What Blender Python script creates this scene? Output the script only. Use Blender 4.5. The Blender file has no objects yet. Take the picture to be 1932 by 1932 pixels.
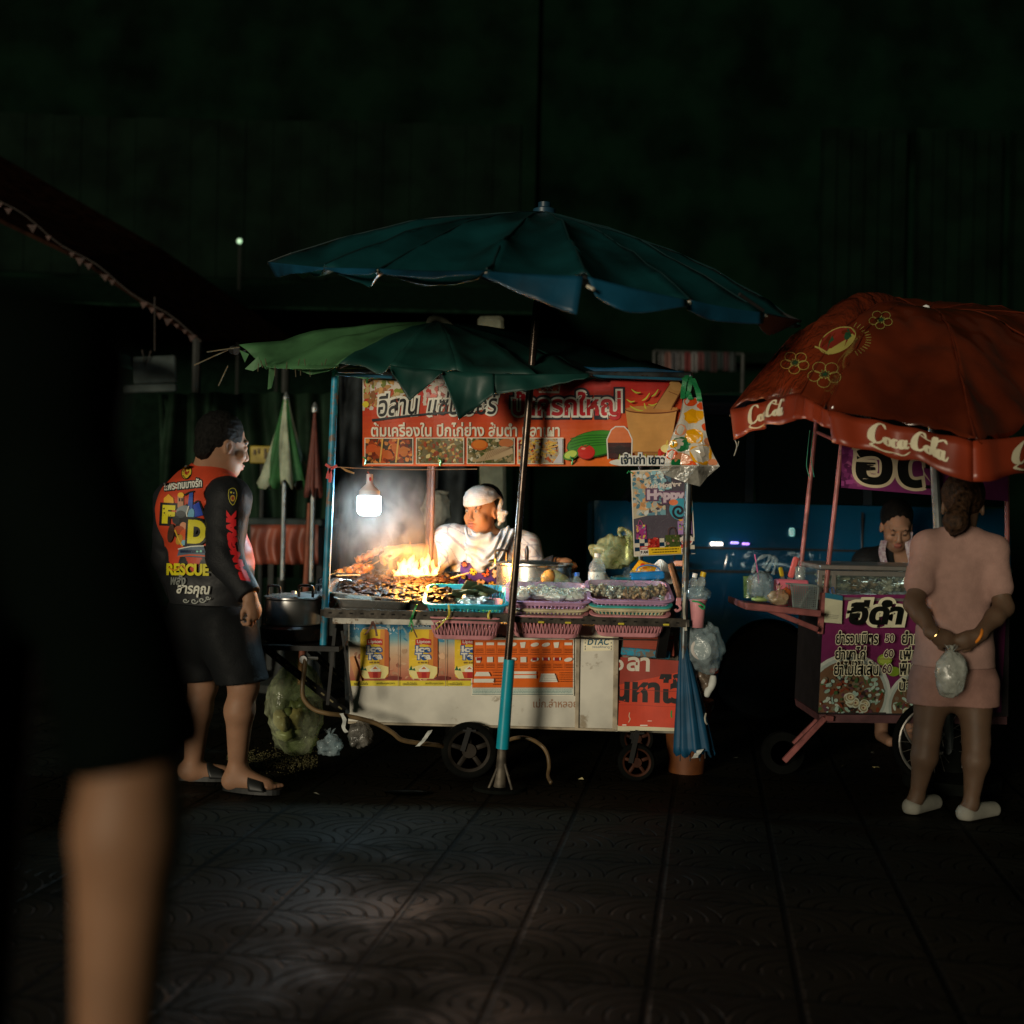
import bpy, math, random
import numpy as np
from mathutils import Vector, Matrix, noise as mnoise
from mathutils.bvhtree import BVHTree
random.seed(7)
sc = bpy.context.scene
COL = sc.collection
R = math.radians

# ---------------------------------------------------------------- camera, world, sun, exposure
EYE = 1.22                       # camera height
ROLL = R(1.2)
FPX = 2353.0                     # focal length in pixels of a 1932 px wide frame
cam = bpy.data.cameras.new('camera')
cam.sensor_width = 36.0
cam.lens = FPX / 1932 * 36
cam.clip_start = 0.05
cam.clip_end = 300
cam.dof.use_dof = True
cam.dof.focus_distance = 5.65
cam.dof.aperture_fstop = 1.35
cam.dof.aperture_blades = 9
cam_ob = bpy.data.objects.new('camera', cam)
COL.objects.link(cam_ob)
cr, sr = math.cos(ROLL), math.sin(ROLL)
cam_ob.matrix_world = Matrix(((cr, -sr, 0, 0), (0, 0, -1, 0), (sr, cr, 0, EYE), (0, 0, 0, 1)))
sc.camera = cam_ob

world = bpy.data.worlds.new('World')
sc.world = world
world.use_nodes = True
bg = world.node_tree.nodes['Background']
bg.inputs['Color'].default_value = (0.08, 0.62, 0.44, 1)
bg.inputs['Strength'].default_value = 0.018

sun = bpy.data.lights.new('sun', 'SUN')
sun.energy = 1.9
sun.angle = R(12)
sun.color = (1.0, 0.88, 0.66)
sun_ob = bpy.data.objects.new('sun', sun)
COL.objects.link(sun_ob)
# low street light from behind the camera, from the left
_az, _el = R(-28), R(6)
_d = Vector((-math.sin(_az) * math.cos(_el), math.cos(_az) * math.cos(_el), -math.sin(_el)))
sun_ob.rotation_euler = _d.to_track_quat('-Z', 'Y').to_euler()

sc.view_settings.view_transform = 'Standard'
sc.view_settings.look = 'None'
sc.view_settings.exposure = 0.0
sc.view_settings.gamma = 1.0
sc.cycles.use_denoising = True
sc.cycles.volume_step_rate = 2.0
sc.cycles.volume_max_steps = 256
sc.cycles.max_bounces = 8
sc.cycles.transparent_max_bounces = 24
sc.cycles.sample_clamp_indirect = 4.0
sc.cycles.caustics_reflective = False
sc.cycles.caustics_refractive = False

# ---------------------------------------------------------------- helpers
def P(u, v, Y):
    """point at depth Y that the camera sees at (u, v) of a 1932 px frame"""
    du, dv = u - 966.0, v - 966.0
    k = Y / FPX
    return Vector((k * (du * cr + dv * sr), Y, EYE + k * (du * sr - dv * cr)))
def px(Y): return Y / FPX
def S(r, g, b):
    f = lambda c: (c / 255 / 12.92) if c <= 10 else ((c / 255 + 0.055) / 1.055) ** 2.4
    return (f(r), f(g), f(b))
def lerp(a, b, t): return a + (b - a) * t

def tag(o, label=None, cat=None, group=None, kind=None):
    if label: o['label'] = label
    if cat: o['category'] = cat
    if group: o['group'] = group
    if kind: o['kind'] = kind
    return o
def thing(name, loc, label, cat, group=None):
    o = bpy.data.objects.new(name, None)
    o.empty_display_size = 0.1
    o.location = loc
    COL.objects.link(o)
    return tag(o, label, cat, group)
def world_of(o):
    v = Vector((0, 0, 0))
    while o is not None:
        v += o.location
        o = o.parent
    return v

_mats = {}
def mat(name, col, rough=0.6, metal=0.0, var=0.15, scale=12.0, bump=0.0, bscale=40.0, coat=0.0, spec=0.5, rvar=0.12, trans=0.0, ior=1.45, sss=0.0, two=None, dirt=None):
    if name in _mats: return _mats[name]
    m = bpy.data.materials.new(name); m.use_nodes = True
    nt = m.node_tree; N = nt.nodes; L = nt.links
    b = N['Principled BSDF']
    b.inputs['Roughness'].default_value = rough
    b.inputs['Metallic'].default_value = metal
    b.inputs['Specular IOR Level'].default_value = spec
    b.inputs['IOR'].default_value = ior
    if coat: b.inputs['Coat Weight'].default_value = coat; b.inputs['Coat Roughness'].default_value = 0.08
    if trans: b.inputs['Transmission Weight'].default_value = trans
    if sss:
        b.inputs['Subsurface Weight'].default_value = sss
        b.inputs['Subsurface Radius'].default_value = (0.01, 0.004, 0.002)
    tc = N.new('ShaderNodeTexCoord')
    nz = N.new('ShaderNodeTexNoise'); nz.inputs['Scale'].default_value = scale; nz.inputs['Detail'].default_value = 6
    L.new(tc.outputs['Object'], nz.inputs['Vector'])
    mx = N.new('ShaderNodeMix'); mx.data_type = 'RGBA'
    c2 = two if two else tuple(max(0.0, c * (1 - 2.2 * var)) for c in col)
    c1 = col if two else tuple(min(1.0, c * (1 + var)) for c in col)
    mx.inputs['A'].default_value = (*c1, 1); mx.inputs['B'].default_value = (*c2, 1)
    rp = N.new('ShaderNodeMapRange'); rp.inputs['From Min'].default_value = 0.38; rp.inputs['From Max'].default_value = 0.68
    L.new(nz.outputs['Fac'], rp.inputs['Value']); L.new(rp.outputs['Result'], mx.inputs['Factor'])
    outc = mx.outputs['Result']
    if dirt:                                     # (colour, scale, threshold): stains and rust with a shape of their own
        dz = N.new('ShaderNodeTexNoise'); dz.inputs['Scale'].default_value = dirt[1]; dz.inputs['Detail'].default_value = 9; dz.inputs['Roughness'].default_value = 0.7
        L.new(tc.outputs['Object'], dz.inputs['Vector'])
        dr = N.new('ShaderNodeMapRange'); dr.inputs['From Min'].default_value = dirt[2]; dr.inputs['From Max'].default_value = dirt[2] + 0.06
        L.new(dz.outputs['Fac'], dr.inputs['Value'])
        dm = N.new('ShaderNodeMix'); dm.data_type = 'RGBA'
        L.new(dr.outputs['Result'], dm.inputs['Factor']); L.new(outc, dm.inputs['A']); dm.inputs['B'].default_value = (*dirt[0], 1)
        outc = dm.outputs['Result']
    L.new(outc, b.inputs['Base Color'])
    if rvar:
        rr = N.new('ShaderNodeMapRange'); rr.inputs['To Min'].default_value = max(0.02, rough - rvar); rr.inputs['To Max'].default_value = min(1, rough + rvar)
        L.new(nz.outputs['Fac'], rr.inputs['Value']); L.new(rr.outputs['Result'], b.inputs['Roughness'])
    if bump:
        bz = N.new('ShaderNodeTexNoise'); bz.inputs['Scale'].default_value = bscale; bz.inputs['Detail'].default_value = 5
        L.new(tc.outputs['Object'], bz.inputs['Vector'])
        bn = N.new('ShaderNodeBump'); bn.inputs['Strength'].default_value = bump; bn.inputs['Distance'].default_value = 0.01
        L.new(bz.outputs['Fac'], bn.inputs['Height']); L.new(bn.outputs['Normal'], b.inputs['Normal'])
    _mats[name] = m
    return m
def mat_print(name, rough=0.4, lines=0.0, crease=0.0, glitter=0.0, alpha=1.0):
    """printed sheet: base colour is the print stored on the mesh"""
    if name in _mats: return _mats[name]
    m = bpy.data.materials.new(name); m.use_nodes = True
    nt = m.node_tree; N = nt.nodes; L = nt.links
    b = N['Principled BSDF']; b.inputs['Roughness'].default_value = rough
    a = N.new('ShaderNodeAttribute'); a.attribute_name = 'Col'
    tc = N.new('ShaderNodeTexCoord')
    nz = N.new('ShaderNodeTexNoise'); nz.inputs['Scale'].default_value = 14; nz.inputs['Detail'].default_value = 8
    L.new(tc.outputs['Object'], nz.inputs['Vector'])
    mr = N.new('ShaderNodeMapRange'); mr.inputs['From Min'].default_value = 0.35; mr.inputs['From Max'].default_value = 0.7
    mr.inputs['To Min'].default_value = 1.1; mr.inputs['To Max'].default_value = 0.9
    L.new(nz.outputs['Fac'], mr.inputs['Value'])
    mx = N.new('ShaderNodeMix'); mx.data_type = 'RGBA'; mx.blend_type = 'MULTIPLY'; mx.inputs['Factor'].default_value = 1
    L.new(a.outputs['Color'], mx.inputs['A']); L.new(mr.outputs['Result'], mx.inputs['B'])
    L.new(mx.outputs['Result'], b.inputs['Base Color'])
    h = None
    if lines:
        wv = N.new('ShaderNodeTexWave'); wv.bands_direction = 'Z'; wv.inputs['Scale'].default_value = lines; wv.inputs['Distortion'].default_value = 0.3
        L.new(tc.outputs['Object'], wv.inputs['Vector']); h = wv.outputs['Fac']
        bn = N.new('ShaderNodeBump'); bn.inputs['Strength'].default_value = 0.25; bn.inputs['Distance'].default_value = 0.004
    if crease:
        cz = N.new('ShaderNodeTexNoise'); cz.inputs['Scale'].default_value = crease; cz.inputs['Detail'].default_value = 3
        L.new(tc.outputs['Object'], cz.inputs['Vector']); h = cz.outputs['Fac']
        bn = N.new('ShaderNodeBump'); bn.inputs['Strength'].default_value = 0.35; bn.inputs['Distance'].default_value = 0.01
    if glitter:
        gz = N.new('ShaderNodeTexVoronoi'); gz.inputs['Scale'].default_value = glitter
        L.new(tc.outputs['Object'], gz.inputs['Vector']); h = gz.outputs['Color']
        bn = N.new('ShaderNodeBump'); bn.inputs['Strength'].default_value = 0.5; bn.inputs['Distance'].default_value = 0.003
    if h is not None:
        L.new(h, bn.inputs['Height']); L.new(bn.outputs['Normal'], b.inputs['Normal'])
    if alpha < 1: b.inputs['Alpha'].default_value = alpha
    _mats[name] = m
    return m
def mat_clear(name, tint=(0.9, 0.95, 0.95), fac=0.3, rough=0.12, col=(0.7, 0.75, 0.75)):
    """thin clear plastic film"""
    if name in _mats: return _mats[name]
    m = bpy.data.materials.new(name); m.use_nodes = True
    nt = m.node_tree; N = nt.nodes; L = nt.links
    b = N['Principled BSDF']; b.inputs['Base Color'].default_value = (*col, 1); b.inputs['Roughness'].default_value = rough
    b.inputs['Specular IOR Level'].default_value = 0.9
    t = N.new('ShaderNodeBsdfTransparent'); t.inputs['Color'].default_value = (*tint, 1)
    mx = N.new('ShaderNodeMixShader')
    tc = N.new('ShaderNodeTexCoord'); nz = N.new('ShaderNodeTexNoise'); nz.inputs['Scale'].default_value = 22; nz.inputs['Detail'].default_value = 4
    L.new(tc.outputs['Object'], nz.inputs['Vector'])
    mr = N.new('ShaderNodeMapRange'); mr.inputs['From Min'].default_value = 0.3; mr.inputs['From Max'].default_value = 0.7
    mr.inputs['To Min'].default_value = fac * 0.4; mr.inputs['To Max'].default_value = min(1, fac * 1.6)
    L.new(nz.outputs['Fac'], mr.inputs['Value']); L.new(mr.outputs['Result'], mx.inputs['Fac'])
    bn = N.new('ShaderNodeBump'); bn.inputs['Strength'].default_value = 0.6; bn.inputs['Distance'].default_value = 0.02
    L.new(nz.outputs['Fac'], bn.inputs['Height']); L.new(bn.outputs['Normal'], b.inputs['Normal'])
    L.new(t.outputs[0], mx.inputs[1]); L.new(b.outputs[0], mx.inputs[2]); L.new(mx.outputs[0], N['Material Output'].inputs['Surface'])
    _mats[name] = m
    return m
def mat_emit(name, col, strength):
    if name in _mats: return _mats[name]
    m = bpy.data.materials.new(name); m.use_nodes = True
    b = m.node_tree.nodes['Principled BSDF']
    b.inputs['Base Color'].default_value = (0.8, 0.8, 0.8, 1)
    b.inputs['Emission Color'].default_value = (*col, 1); b.inputs['Emission Strength'].default_value = strength
    _mats[name] = m
    return m

class MB:
    """collects shapes in world coordinates; build() links them as ONE mesh object"""
    def __init__(s): s.v = []; s.f = []; s.m = []; s.c = []; s.mi = 0; s.col = (1, 1, 1)
    def add(s, vs, fs):
        o = len(s.v)
        s.v.extend(Vector(p) for p in vs)
        for f in fs:
            s.f.append([i + o for i in f]); s.m.append(s.mi); s.c.append(s.col)
        return s
    def box(s, c, size, rot=None, bev=0.0):
        hx, hy, hz = size[0] / 2, size[1] / 2, size[2] / 2
        b = min(bev, hx * .9, hy * .9, hz * .9)
        M = rot.to_3x3() if rot is not None else Matrix.Identity(3)
        c = Vector(c)
        if b <= 0:
            vs = [c + M @ Vector((x, y, z)) for z in (-hz, hz) for y in (-hy, hy) for x in (-hx, hx)]
            return s.add(vs, [(0, 2, 3, 1), (4, 5, 7, 6), (0, 1, 5, 4), (2, 6, 7, 3), (0, 4, 6, 2), (1, 3, 7, 5)])
        def ring(dx, dy, z):
            k = b
            return [(dx, -dy + k, z), (dx, dy - k, z), (dx - k, dy, z), (-dx + k, dy, z), (-dx, dy - k, z), (-dx, -dy + k, z), (-dx + k, -dy, z), (dx - k, -dy, z)]
        rings = [ring(hx - b, hy - b, -hz), ring(hx, hy, -hz + b), ring(hx, hy, hz - b), ring(hx - b, hy - b, hz)]
        vs = [c + M @ Vector(p) for r in rings for p in r]
        fs = []
        for k in range(3):
            for i in range(8):
                j = (i + 1) % 8
                fs.append((k * 8 + i, k * 8 + j, k * 8 + 8 + j, k * 8 + 8 + i))
        fs.append(tuple(range(7, -1, -1))); fs.append(tuple(range(24, 32)))
        return s.add(vs, fs)
    def bar(s, a, b, w, h, up=(0, 0, 1), bev=0.0):
        a, b = Vector(a), Vector(b)
        z = (b - a); Ln = z.length; z.normalize()
        upv = Vector(up)
        if abs(z.dot(upv)) > 0.95: upv = Vector((0, 1, 0))
        x = z.cross(upv).normalized(); y = x.cross(z).normalized()
        M = Matrix((x, z, y)).transposed()
        return s.box((a + b) / 2, (w, Ln, h), M, bev)
    def tube(s, pts, r, n=10, cap=True, closed=False):
        pts = [Vector(p) for p in pts]
        k = len(pts)
        rs = r if isinstance(r, (list, tuple)) else [r] * k
        vs = []; prev = None
        for i, p in enumerate(pts):
            if closed: t = pts[(i + 1) % k] - pts[i - 1]
            else: t = pts[min(i + 1, k - 1)] - pts[max(i - 1, 0)]
            t.normalize()
            if prev is None:
                ref = Vector((0, 0, 1)) if abs(t.z) < 0.9 else Vector((1, 0, 0))
                x = t.cross(ref).normalized()
            else:
                x = (prev - t * prev.dot(t)).normalized()
            prev = x; y = t.cross(x)
            for j in range(n):
                a = 2 * math.pi * j / n
                vs.append(p + (x * math.cos(a) + y * math.sin(a)) * rs[i])
        fs = []
        for i in range(k if closed else k - 1):
            i2 = (i + 1) % k
            for j in range(n):
                j2 = (j + 1) % n
                fs.append((i * n + j, i * n + j2, i2 * n + j2, i2 * n + j))
        if cap and not closed:
            fs.append(tuple(range(n - 1, -1, -1))); fs.append(tuple(range((k - 1) * n, k * n)))
        return s.add(vs, fs)
    def lathe(s, base, prof, n=32, M=None, sx=1.0, sy=1.0, wob=0.0):
        """prof: (radius, height) list from the base up; M optional 3x3"""
        base = Vector(base); M = M or Matrix.Identity(3)
        vs = []
        for r, h in prof:
            for j in range(n):
                a = 2 * math.pi * j / n
                q = 1 + (wob * mnoise.noise(Vector((math.cos(a) * 2, math.sin(a) * 2, h * 14))) if wob else 0)
                vs.append(base + M @ Vector((r * q * sx * math.cos(a), r * q * sy * math.sin(a), h)))
        fs = []
        for i in range(len(prof) - 1):
            for j in range(n):
                j2 = (j + 1) % n
                fs.append((i * n + j, i * n + j2, (i + 1) * n + j2, (i + 1) * n + j))
        if prof[0][0] > 1e-5: fs.append(tuple(range(n - 1, -1, -1)))
        if prof[-1][0] > 1e-5: fs.append(tuple(range((len(prof) - 1) * n, len(prof) * n)))
        return s.add(vs, fs)
    def grid(s, fn, nu, nv, closed_u=False):
        vs = [fn(i / nu, j / nv) for j in range(nv + 1) for i in range(nu + 1)]
        w = nu + 1
        fs = [(j * w + i, j * w + i + 1, (j + 1) * w + i + 1, (j + 1) * w + i) for j in range(nv) for i in range(nu)]
        return s.add(vs, fs)
    def ball(s, c, r, n=12, M=None, rough=0.0, seed=0):
        c = Vector(c); r3 = r if isinstance(r, (tuple, list)) else (r, r, r); M = M or Matrix.Identity(3)
        vs = []; fs = []; h = max(4, n // 2)
        for i in range(h + 1):
            t = math.pi * i / h
            for j in range(n):
                a = 2 * math.pi * j / n
                d = Vector((math.sin(t) * math.cos(a), math.sin(t) * math.sin(a), math.cos(t)))
                q = 1 + (rough * mnoise.noise(d * 1.7 + Vector((seed * 3.1, seed * 1.7, 0))) + 0.5 * rough * mnoise.noise(d * 4.1 + Vector((seed, 0, 5))) if rough else 0)
                vs.append(c + M @ Vector((d.x * r3[0], d.y * r3[1], d.z * r3[2])) * q)
        for i in range(h):
            for j in range(n):
                j2 = (j + 1) % n
                fs.append((i * n + j, (i + 1) * n + j, (i + 1) * n + j2, i * n + j2))
        return s.add(vs, fs)
    def prism(s, pts, depth):
        """pts: world points of a flat outline, depth: vector"""
        n = len(pts); d = Vector(depth)
        vs = [Vector(p) for p in pts] + [Vector(p) + d for p in pts]
        fs = [tuple(range(n)), tuple(range(2 * n - 1, n - 1, -1))]
        for i in range(n):
            j = (i + 1) % n
            fs.append((i, i + n, j + n, j))
        return s.add(vs, fs)
    def build(s, name, mats, parent=None, smooth=None, solid=0.0, sub=0, colattr=False, base=None):
        if not isinstance(mats, (list, tuple)): mats = [mats]
        off = world_of(parent) if parent is not None else (Vector(base) if base is not None else Vector((0, 0, 0)))
        if parent is None and base is None and s.v:
            xs = [p.x for p in s.v]; ys = [p.y for p in s.v]; zs = [p.z for p in s.v]
            off = Vector(((min(xs) + max(xs)) / 2, (min(ys) + max(ys)) / 2, min(zs)))
        me = bpy.data.meshes.new(name)
        me.from_pydata([tuple(p - off) for p in s.v], [], s.f)
        for m in mats: me.materials.append(m)
        if len(mats) > 1: me.polygons.foreach_set('material_index', s.m)
        if colattr:
            at = me.color_attributes.new('Col', 'FLOAT_COLOR', 'CORNER')
            buf = []
            for f, c in zip(s.f, s.c): buf.extend([c[0], c[1], c[2], 1.0] * len(f))
            at.data.foreach_set('color', buf)
        me.update()
        o = bpy.data.objects.new(name, me)
        COL.objects.link(o)
        if parent is not None: o.parent = parent
        else: o.location = off
        if smooth is not None:
            if smooth >= 180: me.shade_smooth()
            else:
                me.shade_smooth()
                me.set_sharp_from_angle(angle=R(smooth))
        if solid:
            md = o.modifiers.new('solid', 'SOLIDIFY'); md.thickness = solid; md.offset = 0
        if sub:
            md = o.modifiers.new('sub', 'SUBSURF'); md.levels = sub; md.render_levels = sub
        return o
def copy_tree(o, parent=None, dloc=None):
    c = o.copy(); COL.objects.link(c)
    if parent is not None: c.parent = parent
    elif dloc is not None: c.location = o.location + Vector(dloc)
    for ch in o.children: copy_tree(ch, c)
    return c
def spl(pts, n=6):
    """Catmull-Rom through points"""
    pts = [Vector(p) for p in pts]
    out = []
    for i in range(len(pts) - 1):
        p0 = pts[max(i - 1, 0)]; p1 = pts[i]; p2 = pts[i + 1]; p3 = pts[min(i + 2, len(pts) - 1)]
        for k in range(n):
            t = k / n
            out.append(0.5 * ((2 * p1) + (p2 - p0) * t + (2 * p0 - 5 * p1 + 4 * p2 - p3) * t * t + (3 * p1 - p0 - 3 * p2 + p3) * t ** 3))
    out.append(pts[-1])
    return out

# ---------------------------------------------------------------- flat prints (posters, signs, lettering)
_tc = {}
def glyphs(s, off=0.0, shear=0.0):
    key = (s, off, shear)
    if key in _tc: return _tc[key]
    c = bpy.data.curves.new('lettering', 'FONT'); c.body = s; c.size = 1; c.offset = off; c.shear = shear; c.resolution_u = 4
    o = bpy.data.objects.new('lettering', c); COL.objects.link(o)
    dg = bpy.context.evaluated_depsgraph_get()
    ev = o.evaluated_get(dg); me = ev.to_mesh(); me.calc_loop_triangles()
    tris = [[(me.vertices[i].co.x, me.vertices[i].co.y) for i in t.vertices] for t in me.loop_triangles]
    ev.to_mesh_clear(); bpy.data.objects.remove(o); bpy.data.curves.remove(c)
    _tc[key] = tris
    return tris
def clip_poly(pts, box):
    def cut(ps, ax, lim, sgn):
        out = []
        for i in range(len(ps)):
            a, b = ps[i - 1], ps[i]
            ia, ib = sgn * (a[ax] - lim) >= 0, sgn * (b[ax] - lim) >= 0
            if ia != ib:
                t = (lim - a[ax]) / (b[ax] - a[ax])
                out.append((a[0] + (b[0] - a[0]) * t, a[1] + (b[1] - a[1]) * t))
            if ib: out.append(b)
        return out
    for ax, lim, sg in ((0, box[0], 1), (0, box[2], -1), (1, box[1], 1), (1, box[3], -1)):
        pts = cut(pts, ax, lim, sg)
        if len(pts) < 3: return []
    return pts
class Flat:
    """flat print: polygons in design pixels (u right, v down), stacked a hair apart, mapped onto a surface by fn(u, v, lift)"""
    def __init__(s, fn, clip=None, gap=0.00012):
        s.fn = fn; s.mb = MB(); s.lift = 0.0; s.gap = gap; s.clip = clip; s.k = 0
    def up(s): s.lift += s.gap
    def raw(s, pts, col):
        if s.clip: pts = clip_poly(pts, s.clip)
        if len(pts) < 3: return
        s.mb.col = col
        a = sum(pts[i - 1][0] * pts[i][1] - pts[i][0] * pts[i - 1][1] for i in range(len(pts)))
        if abs(a) < 1e-6: return
        if a > 0: pts = pts[::-1]
        s.k += 1
        l = s.lift + (s.k % 5) * s.gap * 0.15
        s.mb.add([s.fn(u, v, l) for u, v in pts], [tuple(range(len(pts)))])
    def poly(s, pts, col): s.up(); s.raw(list(pts), col); return s
    def rect(s, u0, v0, u1, v1, col): return s.poly([(u0, v0), (u1, v0), (u1, v1), (u0, v1)], col)
    def sheet(s, u0, v0, u1, v1, col, nu=1, nv=1):
        s.up()
        for i in range(nu):
            for j in range(nv):
                a, b = lerp(u0, u1, i / nu), lerp(u0, u1, (i + 1) / nu); c, d = lerp(v0, v1, j / nv), lerp(v0, v1, (j + 1) / nv)
                cc = col((a + b) / 2, (c + d) / 2) if callable(col) else col
                s.mb.col = cc
                s.mb.add([s.fn(a, c, s.lift), s.fn(a, d, s.lift), s.fn(b, d, s.lift), s.fn(b, c, s.lift)], [(0, 1, 2, 3)])
        return s
    def ell(s, u, v, ru, rv, col, rot=0, n=20, a0=0, a1=360):
        ca, sa = math.cos(R(rot)), math.sin(R(rot))
        pts = []
        for i in range(n + (0 if a1 - a0 >= 360 else 1)):
            a = R(a0 + (a1 - a0) * i / n)
            x, y = ru * math.cos(a), rv * math.sin(a)
            pts.append((u + x * ca - y * sa, v + x * sa + y * ca))
        return s.poly(pts, col)
    def stroke(s, pts, w, col, smooth=4):
        """w: width or list of widths"""
        s.up()
        k = len(pts)
        ws = w if isinstance(w, (list, tuple)) else [w] * k
        p3 = spl([(p[0], p[1], ws[i]) for i, p in enumerate(pts)], smooth) if smooth else [Vector((p[0], p[1], ws[i])) for i, p in enumerate(pts)]
        for i in range(len(p3) - 1):
            a, b = p3[i], p3[i + 1]
            dx, dy = b.x - a.x, b.y - a.y
            l = math.hypot(dx, dy)
            if l < 1e-6: continue
            nx, ny = -dy / l / 2, dx / l / 2
            ex, ey = dx / l * b.z * .25, dy / l * b.z * .25
            s.raw([(a.x + nx * a.z - ex, a.y + ny * a.z - ey), (a.x - nx * a.z - ex, a.y - ny * a.z - ey), (b.x - nx * b.z + ex, b.y - ny * b.z + ey), (b.x + nx * b.z + ex, b.y + ny * b.z + ey)], col)
        return s
    def text(s, t, box, col, bold=0.0, shear=0.0, out=(), rot=0.0, fn2=None):
        """box (u0, v0, u1, v1): glyphs stretched to fit; out: [(extra, colour), ...] outlines, widest first"""
        ref = glyphs(t, bold, shear)
        xs = [p[0] for q in ref for p in q]; ys = [p[1] for q in ref for p in q]
        x0, x1, y0, y1 = min(xs), max(xs), min(ys), max(ys)
        u0, v0, u1, v1 = box
        cu, cv = (u0 + u1) / 2, (v0 + v1) / 2
        ca, sa = math.cos(R(rot)), math.sin(R(rot))
        def put(p):
            u = u0 + (p[0] - x0) / (x1 - x0) * (u1 - u0); v = v1 - (p[1] - y0) / (y1 - y0) * (v1 - v0)
            if rot:
                du, dv = u - cu, v - cv
                u, v = cu + du * ca - dv * sa, cv + du * sa + dv * ca
            return fn2(u, v) if fn2 else (u, v)
        for ex, c in list(out) + [(0, col)]:
            s.up()
            for q in glyphs(t, bold + ex, shear): s.raw([put(p) for p in q], c)
        return s
    def blobs(s, box, cols, n, size, seed=1, el=0.6):
        rnd = random.Random(seed); keep = s.clip
        s.clip = box if not keep else (max(box[0], keep[0]), max(box[1], keep[1]), min(box[2], keep[2]), min(box[3], keep[3]))
        for i in range(n):
            r = size * rnd.uniform(0.5, 1.3); u = rnd.uniform(box[0], box[2]); v = rnd.uniform(box[1], box[3]); a = rnd.uniform(0, 180)
            q = rnd.uniform(el * .6, 1); c = rnd.choice(cols); b = rnd.uniform(0.75, 1.2); c = tuple(min(1, x * b) for x in c)
            ca, sa = math.cos(R(a)), math.sin(R(a))
            pts = []
            for k in range(9):
                t = 2 * math.pi * k / 9; rr = r * rnd.uniform(.75, 1.2)
                x, y = rr * math.cos(t), rr * q * math.sin(t)
                pts.append((u + x * ca - y * sa, v + x * sa + y * ca))
            s.lift += s.gap * .2
            s.raw(pts, c)
        s.clip = keep
        s.up()
        return s
    def scrawl(s, u0, v, u1, h, col, seed=0, w=0.0):
        """lines of print too small to read"""
        rnd = random.Random(seed); u = u0
        s.up()
        while u < u1:
            L = rnd.uniform(1.2, 4) * h * .6
            s.raw([(u, v), (min(u + L, u1), v), (min(u + L, u1), v + h), (u, v + h)], col)
            u += L + rnd.uniform(.25, .6) * h
        return s
    def build(s, name, m, parent=None, base=None): return s.mb.build(name, m, parent, colattr=True, base=base)
class Fine(Flat):
    """splits long pieces so that they follow a curved surface"""
    step = 5.0
    def raw(s, pts, col, depth=0):
        w_ = max(p[0] for p in pts) - min(p[0] for p in pts); h_ = max(p[1] for p in pts) - min(p[1] for p in pts)
        if depth < 9 and max(w_, h_) > s.step:
            if w_ >= h_:
                m_ = (max(p[0] for p in pts) + min(p[0] for p in pts)) / 2; A = clip_poly(pts, (-1e4, -1e4, m_, 1e4)); B = clip_poly(pts, (m_, -1e4, 1e4, 1e4))
            else:
                m_ = (max(p[1] for p in pts) + min(p[1] for p in pts)) / 2; A = clip_poly(pts, (-1e4, -1e4, 1e4, m_)); B = clip_poly(pts, (-1e4, m_, 1e4, 1e4))
            for q in (A, B):
                if len(q) >= 3: s.raw(q, col, depth + 1)
            return
        Flat.raw(s, pts, col)
def plane_map(Y, tilt=0.0, wave=0.0, u0=0):
    """image pixels on a vertical sheet at depth Y"""
    def fn(u, v, l):
        y = Y + (wave * math.sin(u * .021 + v * .006) + wave * .5 * math.sin(u * .06 - v * .02) if wave else 0)
        p = P(u, v, Y)
        return Vector((p.x, y - l, p.z))
    return fn
def quad_map(a, b, c, d, W, H, bulge=0.0):
    """design 0..W x 0..H onto a bilinear patch; a top left, b top right, c bottom right, d bottom left (world)"""
    a, b, c, d = Vector(a), Vector(b), Vector(c), Vector(d)
    n0 = (b - a).cross(d - a).normalized()
    if n0.y > 0: n0 = -n0
    def fn(u, v, l):
        s_, t_ = u / W, v / H
        q = (a * (1 - s_) + b * s_) * (1 - t_) + (d * (1 - s_) + c * s_) * t_
        return q + n0 * (l + bulge * math.sin(math.pi * min(max(s_, 0), 1)) * math.sin(math.pi * min(max(t_, 0), 1)))
    return fn

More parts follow.
